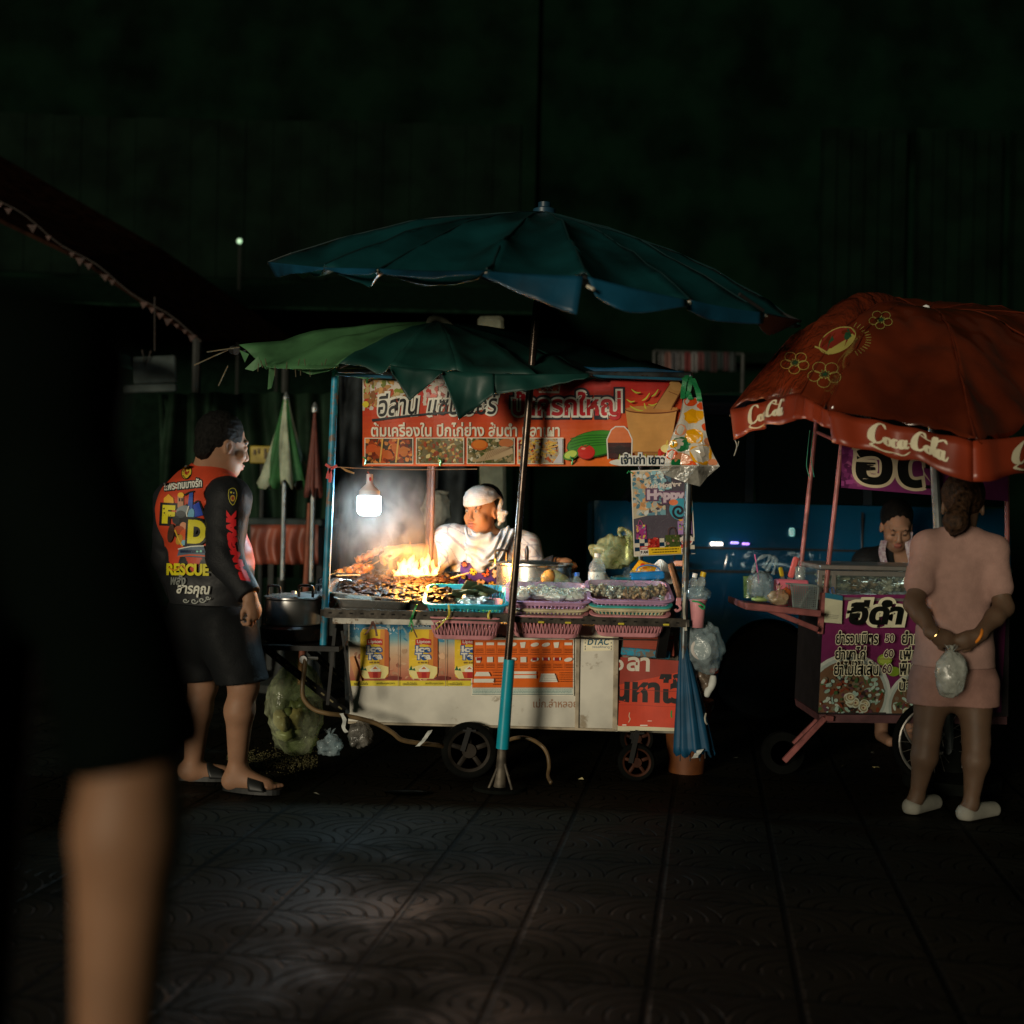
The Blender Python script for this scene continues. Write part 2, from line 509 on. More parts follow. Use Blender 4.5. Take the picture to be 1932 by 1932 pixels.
# ---------------------------------------------------------------- bodies: a smooth distance field turned into one skin
class Field:
    def __init__(s, lo, hi, h):
        s.lo = np.array(lo, float); s.h = h
        s.n = np.ceil((np.array(hi, float) - s.lo) / h).astype(int) + 1
        s.g = np.full(s.n, 0.2, np.float32)
    def _sub(s, lo, hi):
        a = np.clip(np.floor((np.array(lo) - s.lo) / s.h).astype(int), 0, s.n - 1)
        b = np.clip(np.ceil((np.array(hi) - s.lo) / s.h).astype(int) + 1, 1, s.n)
        ax = [s.lo[i] + s.h * np.arange(a[i], b[i]) for i in range(3)]
        X, Y, Z = np.meshgrid(*ax, indexing='ij', sparse=True)
        return tuple(slice(a[i], b[i]) for i in range(3)), X, Y, Z
    def _join(s, sl, d, k):
        g = s.g[sl]
        h = np.maximum(k - np.abs(g - d), 0) / k
        s.g[sl] = np.minimum(g, d) - h * h * k * .25
    def cut(s, sl, d, k):
        g = s.g[sl]; d = -d
        h = np.maximum(k - np.abs(g - d), 0) / k
        s.g[sl] = np.maximum(g, d) + h * h * k * .25
    def cone(s, a, b, ra, rb, k=0.03, flat=None, op='join'):
        """capsule tapering from ra to rb; flat=(axis vector, factor) squashes the section along a direction"""
        a = np.array(a, float); b = np.array(b, float); m = max(ra, rb) * (1 if not flat else max(1, 1 / flat[1])) + 0.06
        sl, X, Y, Z = s._sub(np.minimum(a, b) - m, np.maximum(a, b) + m)
        ab = b - a; L2 = max(ab @ ab, 1e-9)
        dx, dy, dz = X - a[0], Y - a[1], Z - a[2]
        t = np.clip((dx * ab[0] + dy * ab[1] + dz * ab[2]) / L2, 0, 1)
        ex, ey, ez = dx - t * ab[0], dy - t * ab[1], dz - t * ab[2]
        if flat is not None:
            f = np.array(flat[0], float); f /= np.linalg.norm(f)
            e = ex * f[0] + ey * f[1] + ez * f[2]
            q = 1 / flat[1] - 1
            ex = ex + e * q * f[0]; ey = ey + e * q * f[1]; ez = ez + e * q * f[2]
        d = np.sqrt(ex * ex + ey * ey + ez * ez) - (ra + (rb - ra) * t)
        (s._join if op == 'join' else s.cut)(sl, d.astype(np.float32), k)
        return s
    def ell(s, c, r, k=0.02, M=None, op='join'):
        c = np.array(c, float); r = np.array(r, float); m = r.max() + 0.05
        sl, X, Y, Z = s._sub(c - m, c + m)
        dx, dy, dz = X - c[0], Y - c[1], Z - c[2]
        if M is not None:
            A = np.array(M.transposed())
            dx, dy, dz = (A[0, 0] * dx + A[0, 1] * dy + A[0, 2] * dz, A[1, 0] * dx + A[1, 1] * dy + A[1, 2] * dz, A[2, 0] * dx + A[2, 1] * dy + A[2, 2] * dz)
        k0 = np.sqrt((dx / r[0]) ** 2 + (dy / r[1]) ** 2 + (dz / r[2]) ** 2)
        k1 = np.sqrt((dx / r[0] ** 2) ** 2 + (dy / r[1] ** 2) ** 2 + (dz / r[2] ** 2) ** 2)
        d = k0 * (k0 - 1) / np.maximum(k1, 1e-6)
        (s._join if op == 'join' else s.cut)(sl, d.astype(np.float32), k)
        return s
    def half(s, p, n):
        """keep only the side the normal n points away from"""
        p = np.array(p, float); n = np.array(n, float); n /= np.linalg.norm(n)
        sl, X, Y, Z = s._sub(s.lo, s.lo + s.h * s.n)
        s.g = np.maximum(s.g, ((X - p[0]) * n[0] + (Y - p[1]) * n[1] + (Z - p[2]) * n[2]).astype(np.float32))
        return s
    def wrinkle(s, amp, freq, seed=0, stretch=(1, 1, 1)):
        sl, X, Y, Z = s._sub(s.lo, s.lo + s.h * s.n)
        rs = np.random.RandomState(seed)
        w = 0
        for i in range(7):
            d = rs.normal(size=3) * np.array(stretch); d /= np.linalg.norm(d)
            f = freq * rs.uniform(.6, 1.8)
            w = w + np.sin(f * (X * d[0] + Y * d[1] + Z * d[2]) + rs.uniform(0, 6) + 1.3 * np.sin(f * .37 * (X * d[1] - Y * d[2] + Z * d[0]) + i)) / 7
        s.g = s.g + (amp * w).astype(np.float32)
        return s
    def mesh(s, iso=0.0):
        g = s.g - iso
        ins = g < 0
        n = g.shape
        c = np.zeros((n[0] - 1, n[1] - 1, n[2] - 1), np.int8)
        for i in (0, 1):
            for j in (0, 1):
                for k in (0, 1): c += ins[i:n[0] - 1 + i, j:n[1] - 1 + j, k:n[2] - 1 + k]
        act = (c > 0) & (c < 8)
        idx = np.full(act.shape, -1, np.int64)
        ii = np.argwhere(act); idx[act] = np.arange(len(ii))
        acc = np.zeros((len(ii), 3)); cnt = np.zeros(len(ii))
        cor = [(i, j, k) for i in (0, 1) for j in (0, 1) for k in (0, 1)]
        for p in range(8):
            for q in range(p + 1, 8):
                A, B = np.array(cor[p]), np.array(cor[q])
                if np.abs(A - B).sum() != 1: continue
                va = g[ii[:, 0] + A[0], ii[:, 1] + A[1], ii[:, 2] + A[2]]; vb = g[ii[:, 0] + B[0], ii[:, 1] + B[1], ii[:, 2] + B[2]]
                x = (va < 0) != (vb < 0)
                t = np.where(x, va / np.where(x, va - vb, 1), 0)
                acc += np.where(x[:, None], A + t[:, None] * (B - A), 0); cnt += x
        V = s.lo + s.h * (ii + acc / np.maximum(cnt, 1)[:, None])
        F = []
        for ax in range(3):
            o1, o2 = [(1, 2), (2, 0), (0, 1)][ax]
            a = [slice(None)] * 3; b = [slice(None)] * 3
            a[ax] = slice(0, n[ax] - 1); b[ax] = slice(1, n[ax])
            x = ins[tuple(a)] != ins[tuple(b)]
            e = np.argwhere(x)
            e = e[(e[:, o1] > 0) & (e[:, o2] > 0) & (e[:, o1] < n[o1] - 1) & (e[:, o2] < n[o2] - 1)]
            fl = ins[tuple(a)][e[:, 0], e[:, 1], e[:, 2]]
            u = np.zeros(3, int); u[o1] = 1; w = np.zeros(3, int); w[o2] = 1
            q = [idx[tuple((e - d).T)] for d in (0 * u, u, u + w, w)]
            Q = np.stack(q, 1)
            Q[~fl] = Q[~fl][:, ::-1]
            F.append(Q)
        return V, np.concatenate(F)
    def build(s, name, m, parent, iso=0.0, paint=None, relax=1):
        V, F = s.mesh(iso)
        off = np.array(world_of(parent))
        me = bpy.data.meshes.new(name)
        me.vertices.add(len(V)); me.vertices.foreach_set('co', (V - off).ravel())
        me.loops.add(len(F) * 4); me.loops.foreach_set('vertex_index', F.ravel())
        me.polygons.add(len(F)); me.polygons.foreach_set('loop_start', np.arange(0, len(F) * 4, 4))
        me.update(calc_edges=True); me.validate()
        me.materials.append(m)
        if paint is not None:
            at = me.color_attributes.new('Col', 'FLOAT_COLOR', 'POINT')
            c = np.ones((len(V), 4)); c[:, :3] = paint(V)
            at.data.foreach_set('color', c.ravel())
        me.shade_smooth()
        o = bpy.data.objects.new(name, me); COL.objects.link(o); o.parent = parent
        if relax:
            md = o.modifiers.new('smooth', 'SMOOTH'); md.factor = 0.5; md.iterations = relax
        return o

# ================================================================ SETTING
def pavement_material():
    m = bpy.data.materials.new('wet_fan_pavers'); m.use_nodes = True
    nt = m.node_tree; N = nt.nodes; L = nt.links
    b = N['Principled BSDF']
    tc = N.new('ShaderNodeTexCoord')
    def math_(op, a, b_=None, c=None):
        n = N.new('ShaderNodeMath'); n.operation = op
        for i, x in enumerate((a, b_, c)):
            if x is None: continue
            if isinstance(x, (int, float)): n.inputs[i].default_value = x
            else: L.new(x, n.inputs[i])
        return n.outputs[0]
    mp = N.new('ShaderNodeMapping'); mp.inputs['Scale'].default_value = (2.6, 2.6, 1); mp.inputs['Rotation'].default_value = (0, 0, R(9))
    L.new(tc.outputs['Object'], mp.inputs['Vector'])
    wz = N.new('ShaderNodeTexNoise'); wz.inputs['Scale'].default_value = 3
    L.new(tc.outputs['Object'], wz.inputs['Vector'])
    sep = N.new('ShaderNodeSeparateXYZ'); L.new(mp.outputs['Vector'], sep.inputs[0])
    x, y = sep.outputs[0], sep.outputs[1]
    fx, fy = math_('FRACT', x), math_('FRACT', y)
    ex = math_('MINIMUM', fx, math_('SUBTRACT', 1.0, fx)); ey = math_('MINIMUM', fy, math_('SUBTRACT', 1.0, fy))
    edge = math_('MINIMUM', ex, ey)
    joint = N.new('ShaderNodeMapRange'); joint.inputs['From Min'].default_value = 0.012; joint.inputs['From Max'].default_value = 0.035
    L.new(edge, joint.inputs['Value'])
    # fan of concentric arcs pressed into every slab, from the middle of its two far sides
    def arcs(cx, cy):
        dx, dy = math_('SUBTRACT', fx, cx), math_('SUBTRACT', fy, cy)
        return math_('SQRT', math_('ADD', math_('MULTIPLY', dx, dx), math_('MULTIPLY', dy, dy)))
    d1 = arcs(0.5, 0.0)
    d2 = math_('MINIMUM', arcs(0.0, 0.5), arcs(1.0, 0.5))
    use2 = math_('GREATER_THAN', d1, 0.5)
    d = math_('ADD', math_('MULTIPLY', d1, math_('SUBTRACT', 1.0, use2)), math_('MULTIPLY', d2, use2))
    saw = math_('PINGPONG', math_('MULTIPLY', d, 8.0), 0.5)
    groove = N.new('ShaderNodeMapRange'); groove.inputs['From Min'].default_value = 0.02; groove.inputs['From Max'].default_value = 0.13
    L.new(saw, groove.inputs['Value'])
    h = math_('MULTIPLY', groove.outputs[0], joint.outputs[0])
    n1 = N.new('ShaderNodeTexNoise'); n1.inputs['Scale'].default_value = 2.2; n1.inputs['Detail'].default_value = 9; n1.inputs['Roughness'].default_value = .65
    L.new(tc.outputs['Object'], n1.inputs['Vector'])
    n2 = N.new('ShaderNodeTexNoise'); n2.inputs['Scale'].default_value = 60; n2.inputs['Detail'].default_value = 4
    L.new(tc.outputs['Object'], n2.inputs['Vector'])
    cr_ = N.new('ShaderNodeMapRange'); cr_.inputs['From Min'].default_value = .35; cr_.inputs['From Max'].default_value = .65
    L.new(n1.outputs['Fac'], cr_.inputs['Value'])
    mx = N.new('ShaderNodeMix'); mx.data_type = 'RGBA'
    mx.inputs['A'].default_value = (.006, .006, .0037, 1); mx.inputs['B'].default_value = (.020, .0165, .0095, 1)
    L.new(cr_.outputs[0], mx.inputs['Factor'])
    mg = N.new('ShaderNodeMix'); mg.data_type = 'RGBA'
    mg.inputs['A'].default_value = (.0015, .0025, .0015, 1); L.new(mx.outputs['Result'], mg.inputs['B']); L.new(h, mg.inputs['Factor'])
    L.new(mg.outputs['Result'], b.inputs['Base Color'])
    rr = N.new('ShaderNodeMapRange'); rr.inputs['From Min'].default_value = .4; rr.inputs['From Max'].default_value = .62
    rr.inputs['To Min'].default_value = .55; rr.inputs['To Max'].default_value = .9
    L.new(n1.outputs['Fac'], rr.inputs['Value']); L.new(rr.outputs[0], b.inputs['Roughness'])
    b.inputs['Specular IOR Level'].default_value = .06
    hh = math_('ADD', math_('MULTIPLY', h, 1.0), math_('MULTIPLY', n2.outputs['Fac'], .25))
    bn = N.new('ShaderNodeBump'); bn.inputs['Strength'].default_value = .8; bn.inputs['Distance'].default_value = .006
    L.new(hh, bn.inputs['Height']); L.new(bn.outputs['Normal'], b.inputs['Normal'])
    return m
g = MB().add([(-60, -20, 0), (60, -20, 0), (60, 120, 0), (-60, 120, 0)], [(0, 1, 2, 3)]).build('pavement', pavement_material())
tag(g, 'dark wet pavement of fan patterned slabs', None, None, 'structure')

rnd = random.Random(3)
gm = MB()
for i in range(1300):                                   # grit put in for light glittering on the ground behind the man
    u = rnd.uniform(430, 600); Y = rnd.gauss(6.0, .13)
    p = P(u, 1400, Y); s_ = rnd.uniform(.0015, .005)
    gm.ball((p.x, Y, s_ * .5), (s_, s_ * rnd.uniform(.6, 1), s_ * .7), 5, None)
tag(gm.build('glitter_gravel', mat('glitter_grit', (.10, .09, .04), .2, var=.3, scale=30)), 'yellowish grit standing in for light glitter on the pavement by the clear rubbish bag', None, None, 'stuff')

# puddle / drain
b = MB(); p = P(772, 1478, 5.36)
pd = [(p.x + .10 * math.cos(a) * (1 + .15 * math.sin(3 * a)), 5.36 + .055 * math.sin(a), .004) for a in [k * math.pi / 12 for k in range(24)]]
b.add(pd, [tuple(range(24))])
tag(b.build('puddle', mat('puddle_water', (.004, .006, .005), .03, var=0, rvar=0)), 'small dark puddle in front of the large cart wheel', None, None, 'structure')

# ---------------------------------------------------------------- dark buildings behind: near-black colours stand in for fading light
dk = mat('dim_wall', (.0013, .0056, .0028), .9, spec=.03, var=.3, scale=1.5)  # near-black for light falloff, no soot
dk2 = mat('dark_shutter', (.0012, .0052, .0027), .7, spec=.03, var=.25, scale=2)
t = thing('shop_building', (-3, 15, 0), 'dark shop building with a long awning behind the left of the cart', 'building')
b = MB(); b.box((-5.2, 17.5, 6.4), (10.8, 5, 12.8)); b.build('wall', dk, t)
b = MB()
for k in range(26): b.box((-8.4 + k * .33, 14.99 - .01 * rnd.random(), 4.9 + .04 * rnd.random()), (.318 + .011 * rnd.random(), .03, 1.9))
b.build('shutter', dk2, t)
b = MB(); b.add([(-8.6, 15, 3.9), (.2, 15, 3.9), (.2, 12.4, 3.2), (-8.6, 12.4, 3.2)], [(0, 1, 2, 3)])
b.build('awning', mat('awning_canvas', (.003, .011, .006), .8, spec=.03, var=.2), t, solid=.03)
b = MB(); b.box((-4.2, 14.96, 1.5), (8.4, .06, 2.9)); b.build('roller_door', mat('dark_roller', (.001, .006, .003), .7, spec=.03), t)
t = thing('townhouse', (4.5, 15, 0), 'dark townhouse with tall slatted shutters behind the red umbrella', 'building')
b = MB(); b.box((6.2, 17.6, 6.4), (12, 5, 12.8)); b.build('wall', mat('dim_wall_b', (.0010, .0055, .0027), .9, spec=.03, var=.3, scale=1.5), t)
for k in range(5):
    sh = MB(); x0 = 4.15 + k * 1.15
    sh.box((x0, 15.06, 4.6), (1.02, .06, 2.7))
    for j in range(6): sh.box((x0 - .42 + j * .168, 15.0, 4.6), (.155, .07, 2.6))
    sh.build('shutter', dk2, t)
b = MB(); b.box((5.2, 14.9, 3.1), (10, .35, .12)); b.build('ledge', dk2, t)

# red tiled lean-to behind the man
t = thing('market_roof', (-4.2, 10.2, 2.3), 'dark red lean-to roof over the stalls behind the man', 'roof')
A = P(150, 488, 9.6); B = P(372, 640, 9.6); C = P(560, 648, 11.2); D = P(300, 470, 11.2)
E0 = P(-330, 260, 9.6); F0 = P(-100, 240, 11.2)
b = MB(); b.add([E0, A, B, C, D, F0], [(0, 1, 4, 5), (1, 2, 3, 4)]); b.build('roof_sheet', mat('red_roof', (.012, .0045, .002), .7, spec=.03, var=.3), t, solid=.03)
b = MB()
for q in (P(-60, 345, 9.62), P(372, 640, 9.62), P(540, 655, 11.1)): b.tube([(q.x, q.y, 0), q], .035, 8)
b.build('post', mat('dark_post', (.01, .012, .01), .7), t)
t = thing('bunting_string', P(260, 560, 9.5), 'string of small faded red flags sloping down the roof edge', 'bunting')
cord = [P(lerp(-60, 380, k / 20), lerp(337, 640, k / 20) + 5 * math.sin(k), 9.45) for k in range(21)]
MB().tube(cord, .006, 5).build('cord', mat('dark_cord', (.02, .015, .012), .8), t)
fm = mat('red_flag', (.035, .010, .005), .7, var=.3)
rnd = random.Random(5)
for k in range(30):
    s_ = k / 29; q = P(lerp(-60, 378, s_), lerp(338, 640, s_) + 3, 9.44)
    if rnd.random() < .22: continue
    w_ = rnd.uniform(.02, .04)
    MB().prism([q + Vector((-w_, 0, 0)), q + Vector((w_, 0, .0)), q + Vector((rnd.uniform(-.01, .01), 0, -w_ * 1.6))], (0, .004, 0)).build('flag', fm, t)

# tarp curtain behind the man
b = MB()
def tarp(s_, t_):
    u = lerp(300, 640, s_); v = lerp(742, 1090, t_)
    p = P(u, v, 9.3)
    return (p.x, 9.3 + .07 * math.sin(s_ * 46 + 2.2 * math.sin(t_ * 2 + s_ * 5)) + .05 * math.sin(s_ * 17 - t_ * 3), p.z)
b.grid(tarp, 90, 10)
tag(b.build('tarp_curtain', mat('green_tarp', (.010, .022, .013), .55, spec=.03, var=.3, scale=3), smooth=180, solid=.004), 'dark green pleated tarp curtain hanging behind the man', 'tarp')
b = MB()
def tarp2(s_, t_):
    u = lerp(640, 900, s_); v = lerp(700, 1130, t_)
    p = P(u, v, 8.9)
    return (p.x, 8.9 + .09 * math.sin(s_ * 21 + 2.2 * math.sin(t_ * 2 + s_ * 5)) + .05 * math.sin(s_ * 9 - t_ * 3), p.z)
b.grid(tarp2, 60, 10)
tag(b.build('tarp_curtain', mat('smoky_tarp', (.035, .042, .045), .7, spec=.03, var=.35, scale=3), smooth=180, solid=.004), 'grey smoke stained tarp curtain hanging behind the lit bulb', 'tarp')

# white hanging sign boards top left
t = thing('hanging_sign', P(292, 700, 8.6), 'blank pale grey sign board hanging on a strap above the man', 'sign')
b = MB(); b.box(P(292, 698, 8.6), (.30, .04, .19), Matrix.Rotation(R(-4), 3, 'Y'), .01); b.build('board', mat('grey_board', (.040, .052, .050), .6, spec=.03, var=.25, scale=5), t)
b = MB(); b.box(P(283, 733, 8.58), (.37, .05, .055), Matrix.Rotation(R(-3), 3, 'Y'), .008); b.build('lower_rail', mat('grey_board', (.05, .055, .05)), t)
b = MB(); b.tube([P(268, 660, 8.56), P(275, 690, 8.56), P(285, 662, 8.56)], .006, 5); b.build('strap', mat('dark_cord', (.02, .015, .012)), t)
b = MB(); b.tube([P(292, 560, 8.6), P(292, 662, 8.6)], .006, 5); b.build('hanger', mat('dark_cord', (.02, .015, .012)), t)
# teal awning edge top left
b = MB(); b.grid(lambda s_, t_: P(lerp(-80, 250, s_), lerp(590, 668, s_) + t_ * 42 * (1 - .3 * s_), 8.3 - .25 * t_ + .03 * math.sin(s_ * 30)), 40, 4)
tag(b.build('awning_valance', mat('teal_canvas', (.005, .016, .014), .7, spec=.03), smooth=180, solid=.004), 'dull teal awning valance high above the man', 'awning')

# yellow notice
t = thing('yellow_sign', P(496, 858, 8.9), 'small yellow notice board with dark figures behind the man', 'sign')
b = MB(); b.box(P(496, 858, 8.93), (.18, .03, .125), None, .006); b.build('board', mat('yellow_paint', (.30, .22, .008), .5), t)
F = Flat(plane_map(8.905)); c_ = S(70, 55, 10)
F.rect(478, 848, 482, 858, c_).rect(486, 846, 489, 856, c_).rect(498, 846, 502, 866, c_).rect(506, 846, 510, 866, c_).rect(498, 854, 510, 858, c_)
F.build('lettering', mat_print('print_matt', .6), t)
b = MB(); q = P(496, 858, 8.96); b.tube([(q.x, q.y, 0), q], .018, 8); b.build('post', mat('dark_post', (.01, .012, .01)), t)

# closed market umbrellas on the left
def closed_umbrella(name, label, u, v_tip, v_hem, v_foot, half_px, Y, m1, m2, poles, folds=9, swirl=1.0):
    top = P(u, v_tip, Y); foot_z = max(0.0, P(u, v_foot, Y).z)
    t = thing(name, (top.x, Y, foot_z), label, 'umbrella', 'closed umbrellas standing behind the man')
    h = P(u, v_hem, Y).z
    b = MB(); n = 54; rows = 14
    vs = []
    for i in range(rows + 1):
        s_ = i / rows
        for j in range(n):
            a = 2 * math.pi * j / n + swirl * .5 * s_
            r = half_px * px(Y) * (.12 + .88 * s_ ** 1.15) * (1 + .22 * math.sin(folds * a) * s_)
            z = lerp(top.z, h, s_) + (.035 * math.cos(folds * a) if i == rows else 0)
            vs.append((top.x + r * math.cos(a), Y + r * math.sin(a), z))
    b.v = [Vector(v) for v in vs]
    for i in range(rows):
        for j in range(n):
            j2 = (j + 1) % n
            b.f.append([i * n + j, i * n + j2, (i + 1) * n + j2, (i + 1) * n + j]); b.c.append((1, 1, 1))
            b.m.append(1 if ((j * folds // n) % 2 == 1) else 0)
    b.build('canopy', [m1, m2], t, smooth=180, solid=.004)
    b = MB(); b.tube([(top.x, Y, h + .3), (top.x, Y, foot_z)], .016, 10); b.build('pole', poles, t)
    b = MB(); b.lathe((top.x, Y, top.z - .02), [(.022, 0), (.022, .03), (.01, .06), (0, .07)], 12); b.build('finial', poles, t)
    b = MB(); b.lathe((top.x, Y, 0), [(.16, 0), (.16, .05), (.05, .09), (.03, .2), (.022, .3)], 16); b.build('foot', mat('dark_post', (.01, .012, .01)), t)
    return t
alu = mat('dull_aluminium', (.20, .22, .22), .45, .8)
closed_umbrella('closed_umbrella', 'closed green and white market umbrella standing behind the man', 540, 752, 915, 1095, 44, 8.3, mat('white_canvas', (.26, .30, .21), .7), mat('green_canvas', (.015, .09, .022), .7), alu)
closed_umbrella('closed_umbrella', 'closed rust red umbrella standing left of the blue peeling post', 594, 772, 930, 1098, 15, 8.0, mat('red_canvas', (.085, .022, .014), .7), mat('red_canvas', (.085, .022, .014)), alu, 7)
b = MB(); q = P(580, 930, 8.05); b.tube([(q.x - .02, q.y, 0), (q.x + .02, q.y, 1.25)], .02, 8)
tag(b.build('orange_pole', mat('orange_paint', (.16, .04, .015), .6)), 'thin orange pole leaning beside the rust red umbrella', 'pole')

# market table with red cloth
t = thing('market_table', P(535, 1090, 8.6), 'market table with a red cloth front behind the two closed umbrellas', 'table')
q0 = P(474, 984, 8.6); q1 = P(603, 984, 8.6)
b = MB(); b.box(((q0.x + q1.x) / 2, 9.0, q0.z + .0), (q1.x - q0.x + .04, .85, .05), None, .01); b.build('tabletop', mat('grey_board', (.05, .055, .05)), t)
b = MB()
def skirt(s_, t_):
    p = P(lerp(474, 601, s_), lerp(990, 1064, t_), 8.58)
    return (p.x, 8.56 - .03 * t_ + .025 * math.sin(s_ * 26 + 2 * math.sin(t_ * 3)) * (.3 + t_), p.z)
b.grid(skirt, 60, 8); b.build('cloth', mat('red_cloth', (.20, .05, .028), .5, var=.3, scale=4), t, smooth=180, solid=.004)
for (x, y) in ((q0.x, 8.65), (q1.x, 8.65), (q0.x, 9.35), (q1.x, 9.35)):
    MB().box((x, y, q0.z / 2 - .02), (.04, .04, q0.z - .02)).build('leg', mat('dark_post', (.01, .012, .01)), t)

# pillar and hanging bag behind the seller
b = MB(); c0 = P(938, 1200, 8.2); c1 = P(926, 600, 8.2)
b.bar((c0.x, 8.2, 0), (c1.x, 8.2, c1.z), .17, .2, bev=.02)
tag(b.build('concrete_pillar', mat('grimy_concrete', (.10, .105, .07), .85, var=.3, scale=6, bump=.3)), 'grimy leaning concrete pillar behind the seller', 'pillar')
b = MB(); b.ball(P(824, 960, 8.0), (.095, .08, .13), 16, rough=.35, seed=4)
tag(b.build('hanging_sack', mat('pale_sack', (.17, .165, .13), .8, var=.25)), 'pale bundled sack hanging behind the rear post of the cart', 'sack')
b = MB(); q = P(824, 922, 8.0); b.tube([q, q + Vector((0, 0, .75))], .008, 5)
tag(b.build('sack_cord', mat('dark_cord', (.02, .015, .012))), 'dark cord holding the pale bundled sack', 'cord')

# clothes on a rail far behind, above the banner
t = thing('clothes_rail', P(1310, 700, 11.5), 'clothes rail hung with striped shirts far behind the banner', 'clothes rail')
q0, q1 = P(1235, 662, 11.5), P(1402, 668, 11.5)
b = MB(); b.tube([q0, q1], .015, 8); b.tube([(q0.x, 11.5, 0), q0], .02, 8); b.tube([(q1.x, 11.5, 0), q1], .02, 8); b.build('rail', mat('dark_post', (.01, .012, .01)), t)
cols = [(.10, .10, .10), (.26, .12, .10), (.11, .11, .12), (.14, .13, .13), (.20, .03, .03), (.22, .21, .21), (.15, .04, .04), (.02, .03, .03), (.05, .015, .015), (.015, .03, .03), (.05, .012, .015), (.02, .03, .03)]
cols = [tuple(x * .45 for x in c) for c in cols]
for k, c in enumerate(cols):
    u = 1248 + k * 12.2; b = MB()
    w_ = .030
    def shirt_(s_, t_, u=u, w_=w_):
        p = P(u, lerp(664, 698 + (k % 3) * 2, t_), 11.45)
        return (p.x + (s_ - .5) * 2 * w_ * (1 if t_ > .15 else .5), 11.45 + .02 * math.sin(s_ * 9 + u), p.z)
    b.grid(shirt_, 8, 6)
    b.build('garment', mat('garment_%d' % k, c, .8), t, smooth=180, solid=.006)

# far lamps seen as soft discs; some balls stand in for glints and reflections
lm = [(835, 992, 3, (.35, .30, 1.0)), (852, 1003, 6, (.8, 1.0, .35)), (868, 990, 5.5, (.75, .95, 1.0)), (835, 1003, 4.5, (.6, 1.0, .2)), (800, 993, 2.5, (.75, .7, .6)), (792, 1013, 3, (1.0, .8, .45)),
      (806, 1016, 3, (1.0, .75, .4)), (778, 1005, 1.5, (.8, .7, .6)), (1108, 1047, 4, (.75, 1.0, .3)), (1117, 1044, 3.5, (.85, 1.0, .3)), (1331, 1066, 1.2, (.9, 1, .6)), (742, 690, 1.4, (1.0, .72, .35)), (655, 712, 1.6, (1.0, .7, .35)), (522, 634, 1.6, (1, .9, .6)), (452, 455, .6, (.4, .7, .4))]
for k, (u, v, e, c) in enumerate(lm):
    Y = 26.0 if v > 800 else 14.0
    q = P(u, v, Y)
    names = ['violet', 'lime', 'icy', 'green', 'dim grey', 'amber', 'orange', 'dim warm', 'yellow green', 'pale lime', 'faint lime', 'warm', 'warm', 'whitish', 'faint green']
    b = MB().ball(q, .05 if Y > 20 else .028, 12)
    o = b.build('distant_light', mat_emit('far_light_%d' % k, c, e * (5 if Y > 20 else 2.2)), smooth=180)
    where = 'between bulb and seller' if u < 900 and v > 800 else 'under the seller\'s left arm' if v > 1030 else 'under the green canopy' if v > 680 else 'high in the dark'
    tag(o, '%s light glowing far off %s%s' % (names[k], where, ', near the awnings' if k == 12 else ''), 'lamp', 'far lamps and glints in the dark')
    MB().tube([q - Vector((0, -.03, .05)), (q.x, q.y + .03, 0)], .015, 5).build('light_post', mat('dark_post', (.01, .012, .01)), o)

# ---------------------------------------------------------------- blue van behind the stalls
YV = 7.35
t = thing('blue_van', P(1400, 1400, YV), 'dark blue van with black windows parked behind the cart', 'van')
paint = mat('blue_van_paint', (.003, .050, .110), .22, 0.0, var=.05, scale=2, coat=.8, rvar=.05)
vx0, vx1 = P(1125, 1000, YV).x, P(1900, 1000, YV).x
prof = [(.24, .05), (.34, .0), (.55, -.015), (.70, -.03), (.86, -.06), (.96, -.065), (.975, -.05), (.99, -.06), (1.15, -.045), (1.25, -.01), (1.30, .03)]
ax = P(1448, 1300, YV).x; ar = .285
def zl(x):
    d = abs(x - ax)
    return .34 + math.sqrt(max(0, ar * ar - d * d)) if d < ar else .24
b = MB(); NX = 150
pz = [p[0] for p in prof]; py = [p[1] for p in prof]
def van_side(s_, t_):
    x = lerp(vx0, vx1, s_)
    z = lerp(zl(x), 1.30, t_)
    y = float(np.interp(z, pz, py))
    e = max(0, (.22 - (x - vx0)) / .22)
    return (x, YV + y + .22 * e ** 2.2, z)
b.grid(van_side, NX, 24)
b.add([(vx0, YV + .22, .3), (vx0 + .05, YV + 1.7, .3), (vx0 + .05, YV + 1.7, 1.3), (vx0, YV + .25, 1.3)], [(0, 1, 2, 3)])
b.add([(vx0, YV + .25, 1.3), (vx1, YV + .03, 1.3), (vx1, YV + 1.7, 1.3), (vx0, YV + 1.7, 1.3)], [(0, 1, 2, 3)])
b.build('body', paint, t, smooth=40)
blk = mat('van_glass', (.003, .004, .004), .08, var=0, rvar=0)
b = MB()
for (x0, x1, n_) in ((vx0 + .28, P(1415, 900, YV).x, 0), (P(1430, 900, YV).x, P(1640, 900, YV).x, 1), (P(1655, 900, YV).x, vx1, 2)):
    MB().add([(x0 + (.25 if n_ == 0 else 0) * 0, YV + .05, 1.31), (x1, YV + .05, 1.31), (x1, YV + .26, 1.83), (x0 + (.30 if n_ == 0 else 0), YV + .26, 1.83)], [(0, 1, 2, 3)]).build('window', blk, t)
b = MB(); b.box(((vx0 + vx1) / 2 + .2, YV + 1.0, 1.90), (vx1 - vx0 - .5, 1.55, .12), None, .05); b.build('roof', mat('van_roof', (.004, .008, .012), .4), t)
for u in (1150, 1423, 1648):
    x = P(u, 900, YV).x
    MB().bar((x - (.02 if u > 1200 else -.1), YV + .04, 1.30), (x + (.02 if u > 1200 else .42), YV + .25, 1.85), .05, .03).build('window_pillar', mat('van_roof', (.004, .008, .012)), t)
